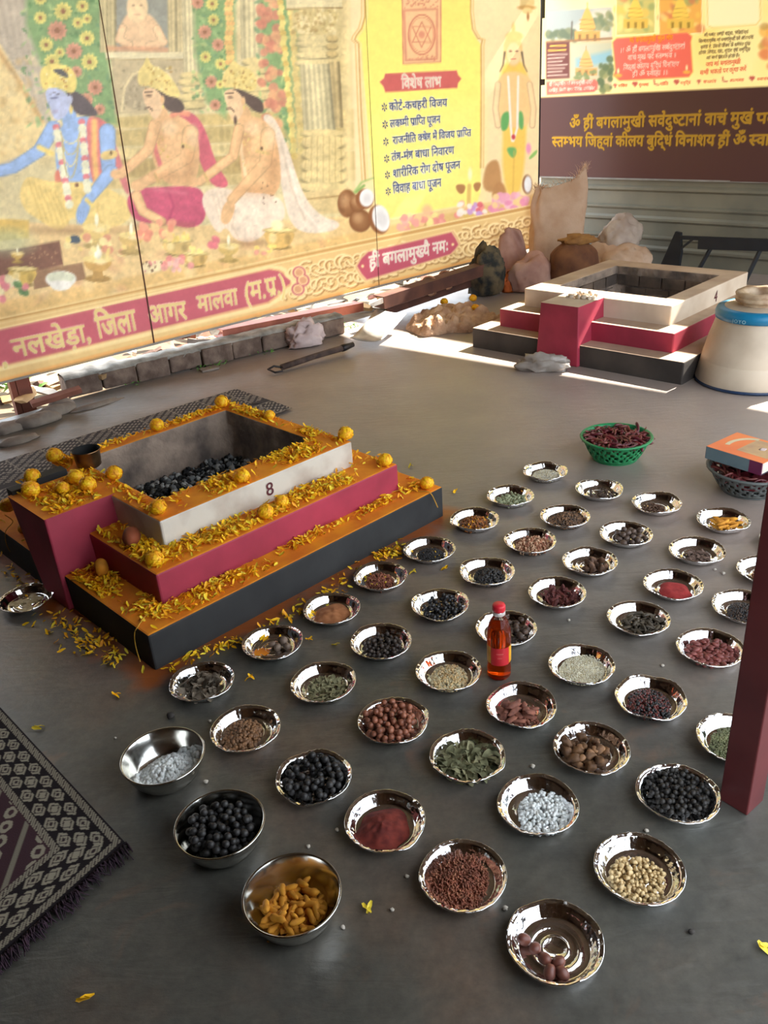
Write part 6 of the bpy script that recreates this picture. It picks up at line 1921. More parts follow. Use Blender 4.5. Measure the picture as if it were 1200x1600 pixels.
# ================================================================ OTHER THINGS ON THE FLOOR
# ---- oil bottle
p = at(781, 1058, 0.0)
bt = thing('oil_bottle', 'clear plastic bottle of amber oil with a red cap and red label', 'bottle', (p[0], p[1] + .012, 0), 0.0)
m_pet = mat('clear plastic', (250, 250, 250), 0.05, var=0, **{'Transmission Weight': 1.0, 'IOR': 1.25})
m_oil = mat('amber oil', (226, 84, 14), 0.05, col2=(214, 70, 10), scale=3, **{'Transmission Weight': 0.85, 'IOR': 1.2})
m_cap = mat('red cap plastic', (214, 40, 54), 0.35, var=.03)
m_lab = mat('red label', (206, 44, 50), 0.4, col2=(190, 36, 44), scale=12)
m_laby = mat('yellow label', (226, 164, 40), 0.4, col2=(200, 140, 40), scale=30)
m_collar = mat('milky plastic', (226, 216, 212), 0.3, var=.03, **{'Transmission Weight': 0.3})
R = .0302
prof = [(.0002, .004), (.020, .003), (.0265, 0), (R, .006), (R, .028), (.0288, .034), (R - .0006, .040), (R - .0012, .100), (R, .106), (R, .122), (.0288, .140), (.0245, .158), (.0180, .172), (.0146, .178), (.0140, .190), (.0140, .196)]
MB().lathe(prof, 40).build('shell', m_pet, bt, True)
oil = [(r * .955 if r > .001 else r, z + .0014) for r, z in prof if z < .150] + [(.0255, .151)]
MB().lathe(oil, 40).cap(.0255, .151, 40).build('oil', m_oil, bt, True)
MB().lathe([(.0150, .184), (.0158, .185), (.0158, .193), (.0150, .194)], 32).build('collar', m_collar, bt, True)
MB().lathe([(.0152, .195), (.0158, .196), (.0158, .209), (.0146, .212), (.0002, .212)], 32, fn=lambda q, r, z, t: [q[0] * (1 + .02 * math.sin(24 * t) * (r > .015)), q[1] * (1 + .02 * math.sin(24 * t) * (r > .015)), z]).build('cap', m_cap, bt, True)
def arc(r, z0, z1, a0, a1, n=24):
    vs, fs = [], []
    for i in range(n + 1):
        t = math.radians(a0 + (a1 - a0) * i / n)
        vs += [(r * math.cos(t), r * math.sin(t), z0), (r * math.cos(t), r * math.sin(t), z1)]
    for i in range(n):
        fs.append((2 * i, 2 * i + 2, 2 * i + 3, 2 * i + 1))
    return vs, fs
MB().add(*arc(R + .0001, .048, .100, -140, -46)).build('red_label', m_lab, bt, True)
rl = bt.children[-1] if False else [o for o in COL.objects if o.name == 'red_label'][0]
MB().add(*arc(R + .0001, .050, .100, -196, -141)).build('yellow_label', m_laby, bt, True)
MB().add(*arc(R + .0001, .050, .100, -45, -8)).build('yellow_label', m_laby, bt, True)
MB().add(*arc(R + .0003, .082, .085, -112, -78)).build('label_print', mat('label print', (226, 110, 100), .5), rl, True)
MB().add(*arc(R + .0003, .070, .072, -106, -84)).build('label_print', mat('label print', (226, 110, 100), .5), rl, True)

# ---- perforated baskets full of chillies
m_chil = [mat('dried chilli', (112, 36, 42), 0.35, col2=(68, 20, 28), scale=20), mat('brown chilli', (132, 60, 50), 0.4, col2=(90, 34, 34), scale=20), mat('chilli stalk', (160, 130, 80), .7)]
def basket(label, c, R, H, m):
    t = thing('basket', label, 'basket', (c[0], c[1], 0), 0.4)
    n = 96
    rows = 13
    vs, fs = [], []
    prof = []
    for i in range(rows + 1):
        q = i / rows
        prof.append((R * (.66 + .34 * q ** .75), .004 + (H - .006) * q))
    for r, z in prof:
        for k in range(n):
            a = 2 * math.pi * k / n
            vs.append((r * math.cos(a), r * math.sin(a), z))
    for i in range(rows):
        for k in range(n):
            kk = k % 8
            hole = (i in (2, 3) and kk in (0, 1, 4)) or (i in (4, 5) and kk in (2, 5, 6)) or (i in (6, 7) and kk in (0, 3, 4)) or (i in (8, 9) and kk in (1, 2, 6)) or (i == 10 and kk in (4, 7))
            if not hole:
                k2 = (k + 1) % n
                fs.append((i * n + k, i * n + k2, (i + 1) * n + k2, (i + 1) * n + k))
    o = MB().add(vs, fs).cap(prof[0][0], .004, n, up=False).build('perforated_wall', m, t, True)
    s = o.modifiers.new('s', 'SOLIDIFY'); s.thickness = .003
    MB().lathe([(R - .004, H - .006), (R + .001, H - .001), (R + .006, H), (R + .008, H - .003), (R + .006, H - .008), (R - .001, H - .009)], 72).build('rim', m, t, True)
    MB().lathe([(R * .62, 0), (R * .66, 0), (R * .665, .006), (R * .62, .006)], 48).build('foot_ring', m, t, True)
    return t
def chilli_tmpl(s):
    rg = np.random.default_rng(s + 40)
    v, f = finger_tmpl(.062 * rg.uniform(.8, 1.1), .0072, s * 1.7, rg.uniform(.3, .8), 9, False, .25)
    return v, f
def chillies(label, group, c, R, H, n, seed):
    ms = []
    for s in range(8):
        v, f = chilli_tmpl(s)
        me = mesh_of('chilli', v, f, m_chil[0 if s % 3 else 1])
        ms.append(me)
    fl = lambda r: H - .03 if r < R * .8 else H - .03 + (r - R * .8) * .8
    mound('chilli_bed', (c[0], c[1], 0), R * .80, .018, m_chil[0], None, (0, 0), lambda r: H - .028, rough=.006)
    bpy.context.scene.collection.objects[-1]
    pieces('dried_chilli', label, 'chilli', group, (c[0], c[1], 0), ms, n, R * .86, .0065, floor=lambda r: H - .022 + .016 * (1 - (r / R) ** 2), flat=.35, seed=seed, pile=.6, k=3)
gb = at(963, 681, .09)
m_grn = mat('green basket plastic', (36, 140, 84), 0.4, col2=(28, 122, 72), scale=6)
m_gry = mat('grey basket plastic', (96, 100, 98), 0.45, col2=(80, 84, 82), scale=6)
basket('round green perforated plastic basket full of dried chillies', gb, .131, .092, m_grn)
chillies('wrinkled dark red dried chilli in the green basket', 'chillies in the green basket', gb, .131, .092, 120, 60)
kb_ = at(1176, 727, .09)
basket('round grey perforated plastic basket of chillies under the orange book', kb_, .146, .090, m_gry)
chillies('wrinkled dark red dried chilli in the grey basket', 'chillies in the grey basket', kb_, .146, .080, 70, 61)
for o in [o for o in COL.objects if o.name.startswith('chilli_bed')]:
    tag(o, 'dense layer of dried chillies filling the ' + ('green' if abs(o.data.vertices[0].co.x - gb[0]) < .1 else 'grey') + ' basket', 'chillies', None, 'stuff')

# ---- thick book lying on the grey basket
BZ0, BZ1 = .104, .150
q1, q2, q3 = at(1104, 697, BZ1), at(1152, 675.5, BZ1), at(1192, 724, BZ1)
bx = q3 - q1; bl = np.linalg.norm(bx); bx /= bl
by = np.cross(EZ, bx)
bw = abs((q2 - q1) @ by)
bw = max(bw, .17)
bo = thing('book', 'thick orange-covered book lying on the grey basket', 'book', (q1[0], q1[1], BZ0), math.atan2(bx[1], bx[0]))
m_cov = mat('orange book cover', (240, 132, 72), 0.35, col2=(232, 112, 62), scale=5)
m_spn = mat('blue-grey spine', (110, 130, 136), 0.4, col2=(92, 112, 120), scale=5)
m_pur = mat('purple spine patch', (104, 34, 72), 0.4)
m_pag = mat('page edges', (214, 204, 190), 0.9, col2=(196, 186, 170), scale=60)
m_navy = mat('navy cover edge', (50, 48, 66), 0.4)
Tk = BZ1 - BZ0
def bbox_(x0, x1, y0, y1, z0, z1, nm, m, par=bo):
    return MB().box(((x0 + x1) / 2, (y0 + y1) / 2, (z0 + z1) / 2), ((x1 - x0) / 2, (y1 - y0) / 2, (z1 - z0) / 2)).build(nm, m, par)
bbox_(.004, bl - .003, .004, bw - .004, .003, Tk - .003, 'page_block', m_pag)
fc = bevel(bbox_(0, bl, 0, bw, Tk - .003, Tk, 'front_cover', m_cov), .0008, 2)
bevel(bbox_(0, bl, 0, bw, 0, .003, 'back_cover', m_navy), .0008, 2)
sp = bbox_(.001, bl * .78, -.0015, .004, .0005, Tk - .0008, 'spine', m_spn)
bbox_(bl * .78, bl - .001, -.0017, .004, .0005, Tk - .0008, 'spine_label', m_pur, sp)
bbox_(-.001, .003, .0, bw, .0005, Tk - .001, 'fore_edge_flap', m_navy)
# printed picture and lettering arc on the cover
def plate_quad(nm, x0, x1, y0, y1, m, z=Tk + .0003):
    return MB().add([(x0, y0, z), (x1, y0, z), (x1, y1, z), (x0, y1, z)], [(0, 1, 2, 3)]).build(nm, m, fc)
m_glow = mat('golden cover picture', (206, 170, 120), 0.35, col2=(176, 140, 112), scale=14)
plate_quad('cover_picture', bl * .42, bl * .95, bw * .22, bw * .92, m_glow)
m_arcp = mat('cream title band', (216, 200, 164), 0.4)
vs, fs = [], []
for i in range(15):
    t = i / 14
    a = math.radians(200 - 100 * t)
    for r in (.062, .078):
        vs.append((bl * .50 + r * 1.0 * math.cos(a), bw * .48 + r * 1.2 * math.sin(a), Tk + .0005))
for i in range(14):
    fs.append((2 * i, 2 * i + 1, 2 * i + 3, 2 * i + 2))
MB().add(vs, fs).build('title_band', m_arcp, fc)
vs, f = lumpy(2, (.012, .014, .0002), .5, 1.5, 4)
o = MB().add(vs + np.array([bl * .70, bw * .58, Tk + .0005]), f).build('cover_emblem', mat('pale emblem', (226, 206, 206), .4), fc, True)

# ---- insulated water jug
jb = at(1172, 592, 0)
JR = float(np.linalg.norm(at(1087, 597, 0) - jb)) * .985
jug = thing('water_jug', 'dirty white insulated water jug with a blue shoulder band and open neck', 'jug', (jb[0], jb[1], 0), math.radians(-64))
m_jw = mat('dirty white plastic', (204, 188, 166), 0.5, col2=(164, 144, 122), scale=4, lo=.25, hi=.6)
m_jb = mat('jug blue plastic', (22, 124, 166), 0.4, col2=(16, 108, 148), scale=6)
m_jd = mat('dark blue foot', (34, 56, 88), 0.4)
m_jl = mat('jug letters', (160, 206, 220), 0.5)
JH = .338
MB().lathe([(JR - .004, .014), (JR - .001, .02), (JR * .915, .11), (JR * .911, .112), (JR * .912, .115), (JR * .82, .215), (JR * .715, JH - .035)], 64).build('body', m_jw, jug, True)
MB().lathe([(.0002, 0), (JR - .006, 0), (JR, .004), (JR, .014), (JR - .006, .017)], 64).build('foot_ring', m_jd, jug, True)
MB().lathe([(JR * .72, JH - .036), (JR * .745, JH - .034), (JR * .75, JH - .008), (JR * .725, JH + .008), (JR * .66, JH + .014), (JR * .60, JH + .014)], 64).build('shoulder_band', m_jb, jug, True); sband = [o for o in COL.objects if o.name == 'shoulder_band'][0]
MB().lathe([(JR * .61, JH + .013), (JR * .50, JH + .020), (JR * .36, JH + .024)], 64).build('shoulder', m_jw, jug, True)
m_neck = mat('worn neck plastic', (196, 172, 142), 0.5, col2=(150, 118, 88), scale=18)
MB().lathe([(JR * .37, JH + .022), (JR * .37, JH + .036), (JR * .43, JH + .040), (JR * .44, JH + .048), (JR * .43, JH + .056), (JR * .415, JH + .058), (JR * .43, JH + .062), (JR * .44, JH + .072), (JR * .42, JH + .080), (JR * .34, JH + .080), (JR * .30, JH + .074), (JR * .28, JH + .05), (JR * .27, JH + .02), (.001, JH + .018)], 56,
           fn=lambda q, r, z, t: [q[0], q[1], z + (.002 * math.sin(7 * t) if z > JH + .06 else 0)]).build('neck', m_neck, jug, True)
def wrap_text(name, body, size, R_, z, a0, m, par, dirn=1):
    c = bpy.data.curves.new(name, 'FONT'); c.body = body; c.size = size; c.offset = .02 * size; c.resolution_u = 3; c.align_x = 'CENTER'; c.space_character = 1.25
    tmp = bpy.data.objects.new('tmp', c); COL.objects.link(tmp); bpy.context.view_layer.update()
    me = bpy.data.meshes.new_from_object(tmp.evaluated_get(bpy.context.evaluated_depsgraph_get())); bpy.data.objects.remove(tmp)
    for v in me.vertices:
        a = a0 + v.co.x / R_
        v.co = (R_ * math.cos(a), R_ * math.sin(a), z + v.co.y)
    me.materials.clear(); me.materials.append(m)
    return link(name, me, par)
ang = math.atan2(-(jb[1]), -(jb[0])) - math.radians(-64)
wrap_text('lettering', 'JOYO', .022, JR * .752, JH - .029, ang - .42, m_jl, sband)

# ---- shovel lying by the kerb
m_wood = mat('worn shovel wood', (96, 76, 66), 0.8, col2=(60, 46, 42), scale=20)
m_iron = mat('shovel iron', (70, 66, 66), 0.5, metal=0.6, col2=(48, 44, 44), scale=12)
m_blade = mat('scoured shovel blade', (206, 204, 202), 0.45, metal=0.4, col2=(150, 144, 140), scale=9)
s0, s1 = at(440, 574, .02), at(538, 543, .035)
sh = thing('shovel', 'flat-bladed shovel with a short wooden handle lying near the kerb', 'shovel', s0)
O_ = s0.copy()
def loc_(p): return np.asarray(p) - O_
MB().tube([loc_(s0), loc_((s0 + s1) / 2 + EZ * .004), loc_(s1)], [.017, .016, .018], 12).build('handle', m_wood, sh, True)
s2 = at(552, 538, .04)
MB().tube([loc_(s1 - (s2 - s1) * .3), loc_(s1), loc_(s2)], [.020, .021, .014], 12).build('socket', m_iron, sh, True)
g1, g2 = at(419, 577, .02), at(430, 582, .012)
MB().tube([loc_(s0), loc_(at(428, 572, .03)), loc_(g1), loc_(g2), loc_(at(441, 580, .01)), loc_(s0)], .006, 8).build('grip', m_iron, sh, True)
bl0, bl1, bl2, bl3 = at(547, 533, .03), at(588, 484, .11), at(635, 492, .10), at(590, 539, .012)
vs, fs = [], []
n = 8
for i in range(n + 1):
    for j in range(n + 1):
        a, b_ = i / n, j / n
        q = (bl0 * (1 - a) + bl1 * a) * (1 - b_) + (bl3 * (1 - a) + bl2 * a) * b_
        q = q + EZ * (.008 * (2 * b_ - 1) ** 2 - .008 * math.sin(a * 3.1) + (.012 if a < .05 else 0))
        vs.append(loc_(q))
for i in range(n):
    for j in range(n):
        k = i * (n + 1) + j
        fs.append((k, k + n + 1, k + n + 2, k + 1))
o = MB().add(vs, fs).build('blade', m_blade, sh, True)
sm = o.modifiers.new('s', 'SOLIDIFY'); sm.thickness = .003; sm.offset = 0

# ---- crumpled cloths, bags, sacks
def crumple(name, label, cat, c, size, m, seed, rz=0.0, amp=.55, fr=1.6, sub=4, ridge=True, flatten=.25):
    v, f = ico(sub)
    v = v.copy()
    off = Vector((seed * 2.3, seed * 5.1, seed))
    for i, p in enumerate(v):
        q = Vector(p) * fr + off
        k = 1 + amp * noise.noise(q)
        if ridge:
            k += amp * .5 * (1 - abs(noise.noise(q * 2.1)) * 2) + amp * .25 * (1 - abs(noise.noise(q * 4.3)) * 2)
        v[i] = p * k
    v /= np.abs(v).max(0)
    v = v * np.asarray(size)
    v[:, 2] = np.where(v[:, 2] < -flatten * size[2], -flatten * size[2] + (v[:, 2] + flatten * size[2]) * .06, v[:, 2])
    v[:, 2] -= v[:, 2].min()
    o = MB().add(v, f).build(name, m, None, True)
    o.location = [float(q) for q in c]; o.rotation_euler = (0, 0, rz)
    return tag(o, label, cat)
m_cl = mat('pinkish white cloth', (216, 196, 192), 0.9, col2=(190, 166, 162), scale=9)
p = at(478, 540); crumple('crumpled_cloth', 'crumpled pinkish white cloth lying against the kerb', 'cloth', (p[0], p[1], 0), (.135, .075, .13), m_cl, 3, .5, .7)
m_pl = mat('cloudy plastic', (196, 186, 176), 0.25, col2=(170, 158, 148), scale=9, **{'Transmission Weight': 0.35})
p = at(860, 572); crumple('plastic_bag', 'crumpled cloudy plastic bag at the foot of the fire pit 4 spout', 'bag', (p[0] - .05, p[1] - .05, 0), (.15, .07, .075), m_pl, 12, -.25, .7)
m_burlap = mat('pale jute', (206, 176, 150), 0.95, col2=(188, 154, 126), scale=7, bump=.3, bscale=120)
m_brsack = mat('brown sacking', (128, 84, 52), 0.9, col2=(92, 56, 38), scale=8, bump=.3, bscale=90)
m_pkbag = mat('pinkish sacking', (190, 150, 132), 0.9, col2=(162, 120, 106), scale=7, bump=.2, bscale=80)
m_wbag = mat('dusty white bag', (190, 172, 156), 0.6, col2=(160, 140, 126), scale=7)
# tall open sack with a frayed mouth
sk = at(868, 424, 0)
st_ = thing('tall_sack', 'tall pale jute sack with a frayed open mouth in the corner', 'sack', (sk[0], sk[1], 0), math.radians(-5))
vs, fs = [], []
nr, na = 22, 56
for i in range(nr + 1):
    q = i / nr
    for k in range(na):
        a = 2 * math.pi * k / na
        w = .178 + .03 * math.sin(q * 3.0) - .006 * q
        dpt = .12 * (1 - .72 * max(0, q - .35) / .65)
        top = .66 + .05 * math.cos(a) + .03 * math.cos(2 * a + .6) + .012 * noise.noise((a * 3, 1, 1)) - .06 * max(0, math.cos(a - 2.2)) ** 2
        zz = q * top
        rr = 1 + .16 * noise.noise((math.cos(a) * 1.8, math.sin(a) * 1.8, q * 3.0)) + .05 * q * math.sin(7 * a + 4 * q) + .03 * noise.noise((math.cos(a) * 5, math.sin(a) * 5, q * 9)) 
        vs.append((w * rr * math.copysign(abs(math.cos(a)) ** .7, math.cos(a)) + .02 * q, dpt * rr * math.copysign(abs(math.sin(a)) ** .7, math.sin(a)), zz))
for i in range(nr):
    for k in range(na):
        k2 = (k + 1) % na
        fs.append((i * na + k, i * na + k2, (i + 1) * na + k2, (i + 1) * na + k))
mb = MB().add(vs, fs); mb.f.append(tuple(reversed(range(na))))
mb.mi.append(0)
sbody = mb.build('sack_body', m_burlap, st_, True)
fr = MB()
for k in range(na):
    base = np.array(vs[nr * na + k])
    for _ in range(3):
        d = np.array([RNG.normal(.01, .03), RNG.normal(0, .02), RNG.uniform(.012, .05)])
        fr.tube([base + RNG.normal(0, .006, 3) - EZ * .01, base + d * .6, base + d], [.002, .0013, .0004], 4)
o = fr.build('frayed_mouth', m_burlap, sbody); tag(o, kind='stuff')

def sack_round(name, label, c, R, H, m, seed, rz=0, tie=.7):
    t = thing(name, label, 'sack', (c[0], c[1], 0), rz)
    vs, fs = [], []
    nr, na = 20, 48
    for i in range(nr + 1):
        q = i / nr
        for k in range(na):
            a = 2 * math.pi * k / na
            w = R * (1 - .12 * (2 * q - .7) ** 2) if q < tie else R * (1 - .12 * (2 * tie - .7) ** 2) * (1 - .75 * ((q - tie) / (1 - tie)) ** 1.4)
            rr = 1 + .10 * noise.noise((math.cos(a) * 1.5 + seed, math.sin(a) * 1.5, q * 2.5)) + (.10 * math.sin(9 * a + seed) * max(0, (q - tie) / (1 - tie)))
            vs.append((w * rr * math.cos(a), w * .8 * rr * math.sin(a), q * H * (1 + .06 * noise.noise((math.cos(a), math.sin(a), seed)))))
    for i in range(nr):
        for k in range(na):
            k2 = (k + 1) % na
            fs.append((i * na + k, i * na + k2, (i + 1) * na + k2, (i + 1) * na + k))
    mb = MB().add(vs, fs); mb.f += [tuple(reversed(range(na))), tuple(range(nr * na, nr * na + na))]; mb.mi += [0, 0]
    mb.build('sack_body', m, t, True)
    return t
p = at(890, 446, 0)
bs = sack_round('brown_sack', 'squat full brown sack with a folded top in front of the tall sack', (p[0] + .02, p[1], 0), .175, .315, m_brsack, 4)
v, f = lumpy(3, (.12, .07, .035), .7, 2, 21)
MB().add(v + np.array([.02, -.01, .315]), f).build('folded_mouth', mat('ochre sacking', (164, 118, 62), .9, col2=(130, 88, 46), scale=9), bs, True)
p = at(818, 452, 0)
crumple('slumped_sack', 'slumped pinkish sack between the dark cloth and the tall sack', 'sack', (p[0] + .05, p[1] + .0, 0), (.20, .13, .20), m_pkbag, 7, .5, .30, 1.0)
pk = thing('folded_sack', 'empty pinkish sack folded upright behind the slumped sack', 'sack', (p[0] + .02, p[1] + .20, 0), .35)
vs, fs = [], []
for i in range(13):
    for j in range(13):
        a, b_ = i / 12, j / 12
        wd = .36 * (1 - .6 * b_)
        vs.append(((a - .5) * wd - .05 * b_, .05 * math.sin(a * 7 + b_ * 3) * .6 + .10 * b_, .34 * b_ + .05 * b_ * math.sin(a * 3)))
for i in range(12):
    for j in range(12):
        k = i * 13 + j
        fs.append((k, k + 13, k + 14, k + 1))
o = MB().add(vs, fs).build('sack_cloth', m_pkbag, pk, True); sm = o.modifiers.new('s', 'SOLIDIFY'); sm.thickness = .03
p = at(955, 425, 0); pb = p
crumple('tan_sack', 'flattened tan jute sack heaped behind fire pit 4', 'sack', (p[0] + .02, p[1] - .03, 0), (.28, .15, .19), m_burlap, 15, -.75, .5, 1.4)
crumple('white_bag', 'knotted dusty white bag lying on the tan sack by the metal wall', 'bag', (p[0] + .08, p[1] + .07, .16), (.18, .13, .20), m_wbag, 22, .3, .3, 1.1)
p = at(1195, 424, 0)
crumple('rust_bundle', 'small rust-brown bundle lying by the black frame at the right edge', 'bundle', (p[0], p[1] + .05, 0), (.14, .1, .12), mat('rust cloth', (120, 76, 52), .9, col2=(70, 46, 36), scale=8), 31, .2, .5)
# dark bundle hanging at the end of the steel channels
m_camo = mat('dark green cloth', (104, 90, 66), 0.9, col2=(40, 42, 40), scale=11, lo=.42, hi=.6)
p = at(772, 458, 0)
crumple('dark_cloth_bundle', 'dark green-black cloth bundle standing at the end of the steel channels', 'cloth', (p[0] - .06, p[1] - .03, 0), (.15, .12, .30), m_camo, 18, .3, .36, 1.5)
p2 = at(788, 452, 0)
crumple('orange_cloth', 'scrap of orange cloth under the dark cloth bundle', 'cloth', (p2[0] + .02, p2[1] - .10, 0), (.06, .04, .12), mat('orange cloth', (206, 106, 40), .8, col2=(176, 80, 28), scale=8), 5, .3, .35)
# heap of netting
m_net = mat('tan netting', (210, 174, 142), 0.9, col2=(178, 138, 108), scale=14, bump=.8, bscale=60, bdist=.012)
na_, nb_ = at(632, 512, 0), at(790, 526, 0)
nc = at(706, 505, 0)
nd = nb_ - na_; nl = np.linalg.norm(nd); nd /= nl; ne = np.cross(EZ, nd)
vs, fs = [], []
GN = 56
for i in range(GN + 1):
    for j in range(GN + 1):
        a, b_ = i / GN * 2 - 1, j / GN * 2 - 1
        r = math.hypot(a, b_)
        ang = math.atan2(b_, a)
        lim = .86 + .12 * math.sin(3 * ang + 1) + .06 * math.sin(7 * ang)
        h = max(0, 1 - (r / lim) ** 2)
        z = .075 * h ** .5 * (.55 + .75 * (noise.noise((a * 2.2, b_ * 2.2, 3)) * .5 + .5)) + .045 * h ** .3 * abs(noise.noise((a * 5, b_ * 5, 8))) * 2 + .012 * noise.noise((a * 14, b_ * 14, 2)) * (h > 0)
        k = min(1, lim / max(r, 1e-6))
        q = nc + nd * a * k * nl * .46 + ne * b_ * k * .34 + EZ * max(.001, z)
        vs.append(q)
for i in range(GN):
    for j in range(GN):
        k = i * (GN + 1) + j
        fs.append((k, k + GN + 1, k + GN + 2, k + 1))
o = MB().add(vs, fs).build('netting_heap', m_net, None, True)
tag(o, 'heap of tan garden netting left of fire pit 4', 'netting')
for i, (x, y) in enumerate(((739, 467), (743, 482), (694, 469))):
    q = at(x, y, .07)
    marigold((q[0], q[1], .075 if i < 2 else .06), .026, ('orange marigold head at the back of the netting heap', 'orange marigold head on the right of the netting heap', 'orange marigold head at the left end of the netting heap')[i], 'marigold heads on the netting', i + 20)
# steel channels
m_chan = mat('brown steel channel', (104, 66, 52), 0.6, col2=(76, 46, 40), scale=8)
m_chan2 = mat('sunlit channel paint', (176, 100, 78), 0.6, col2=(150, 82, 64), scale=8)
def channel(label, a, b_, w, h, m):
    a = np.asarray(a, float); b_ = np.asarray(b_, float)
    d = b_ - a; l = np.linalg.norm(d); d /= l
    s = np.cross(d, EZ); s /= np.linalg.norm(s); t_ = np.cross(s, d)
    tk = .006
    T_ = thing('steel_channel', label, 'channel', a)
    def bx_(nm, c, hh):
        o = MB().box(c, hh, (d, s, t_)).build(nm, m, T_)
        return o
    bx_('web', d * l / 2 + s * (w / 2), (l / 2, tk / 2, h / 2))
    bx_('flange', d * l / 2 + t_ * (h / 2 - tk / 2), (l / 2, w / 2, tk / 2))
    bx_('flange', d * l / 2 - t_ * (h / 2 - tk / 2), (l / 2, w / 2, tk / 2))
    return T_
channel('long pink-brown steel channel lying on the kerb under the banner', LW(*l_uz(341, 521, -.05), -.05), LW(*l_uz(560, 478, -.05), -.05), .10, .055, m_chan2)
channel('upper brown steel channel propped at the end of the kerb', at(592, 472, .16), at(752, 420, .19), .09, .075, m_chan)
channel('lower brown steel channel under the propped one', at(600, 486, .06), at(748, 436, .10), .07, .045, m_chan)
m_strap = mat('tan strap', (176, 132, 104), .8)
for i, (x, y) in enumerate(((672, 447), (697, 438))):
    c_ = at(x, y, .16)
    ring = [c_ + .062 * (math.cos(a) * NL * 1.05 + math.sin(a) * EZ * .95) + EU * .006 * math.sin(2 * a) for a in np.linspace(0, 2 * math.pi, 20)]
    o = MB().tube(ring, .009, 6).build('tie_strap', m_strap, None, True)
    tag(o, 'tan strap tied round the propped channel, ' + ('nearer its end' if i == 0 else 'nearer the dark bundle'), 'strap')

# black folding frame behind pit 4
m_blk = mat('black frame paint', (34, 38, 44), 0.5)
FO = .34
def bp(px, py): u, z = b_uz(px, py, FO); return BW(u, z, FO)
fo0 = bp(1060, 415); fo0[2] = 0
ft = thing('folding_table', 'black folded metal table leaning behind fire pit 4', 'table', fo0)
def fl_(p): return np.asarray(p) - fo0
def fbar(nm, a, b_, w, h):
    beam(nm, fl_(a), fl_(b_), w, h, m_blk, ft)
fbar('top_rail', bp(1062, 371), bp(1290, 380), .02, .025)
fbar('table_board', bp(1092, 380), bp(1300, 386), .03, .075)
lg = bp(1116, 378); fo_ = bp(1084, 432); fo_[2] = 0.0
fbar('leg', lg, fo_, .022, .022)
lg = bp(1193, 380); fo_ = bp(1163, 440); fo_[2] = 0.0
fbar('leg', lg, fo_, .022, .022)
fbar('strut', bp(1082, 374), bp(1066, 387), .014, .014)
a_, b2_, c2_, d2_ = bp(1055, 362), bp(1063, 364), bp(1064, 395), bp(1058, 432)
e2_ = bp(1024, 432)
vs = [fl_(q) for q in (a_, b2_, c2_, d2_, e2_)]
vs2 = [q - NB * .03 for q in vs]
o = MB().add(vs + vs2, [(4, 3, 2, 1, 0), (5, 6, 7, 8, 9), (0, 1, 6, 5), (1, 2, 7, 6), (2, 3, 8, 7), (3, 4, 9, 8), (4, 0, 5, 9)]).build('side_panel', m_blk, ft)

# rubble of boards and tiles outside, seen under the banner
rub = [mat('cream board', (176, 146, 104), .9, col2=(146, 116, 80), scale=6), mat('pink tile shard', (150, 96, 78), .9, col2=(122, 74, 60), scale=6), mat('brown board', (84, 58, 46), .9, col2=(58, 40, 34), scale=6), mat('grey slab shard', (112, 106, 100), .9, col2=(82, 78, 74), scale=6), mat('white scrap', (206, 200, 190), .9)]
rg = np.random.default_rng(5)
spots_ = []
while len(spots_) < 84:
    q_ = (rg.uniform(.0, 3.7), -rg.uniform(.10, .80))
    if all(math.hypot(q_[0] - a_[0], q_[1] - a_[1]) > .125 for a_ in spots_):
        spots_.append(q_)
for i in range(84):
    u, off = spots_[i]
    L_, W_, T_ = rg.uniform(.10, .24), rg.uniform(.06, .12), rg.uniform(.012, .05)
    k = i % 5
    c_ = LW(u, 0, off)
    nm = ('broken_board', 'tile_shard', 'broken_board', 'slab_shard', 'paper_scrap')[k]
    v, f = chip_tmpl(L_, W_ / 2, T_ / 2, i, .15)
    o = MB().add(v, f).build(nm, rub[k], None)
    o.location = (c_[0], c_[1], rg.uniform(-.03, .05)); o.rotation_euler = (rg.uniform(-.45, .45), rg.uniform(-.35, .35), rg.uniform(0, 3.14))
    tag(o, ('broken cream board in the rubble behind the banner', 'pink tile shard in the rubble behind the banner', 'broken brown board in the rubble behind the banner', 'grey slab shard in the rubble behind the banner', 'white paper scrap in the rubble behind the banner')[k], ('board', 'shard', 'board', 'shard', 'scrap')[k],
        ('cream boards behind the banner', 'pink tile shards behind the banner', 'brown boards behind the banner', 'grey shards behind the banner', 'white scraps behind the banner')[k])
for i, (x, y, L_, W_, k, rz) in enumerate(((130, 590, .42, .16, 0, .75), (215, 580, .3, .05, 2, .9), (95, 640, .25, .05, 1, .5), (190, 600, .26, .05, 0, 1.0))):
    q = at(x, y - 14, .06) - NL * .05
    o = MB().box((0, 0, 0), (L_ / 2, W_ / 2, .012)).build('broken_board', rub[k]); bevel(o, .002, 1)
    o.location = (q[0], q[1], .03 + .02 * i); o.rotation_euler = (.12, -.1, rz)
    tag(o, ('wide cream board lying outside by the rust-brown post', 'narrow brown batten leaning among the rubble near the kerb end', 'small pink tile lying against the rust-brown post foot', 'narrow cream batten by the kerb end')[i], 'board')
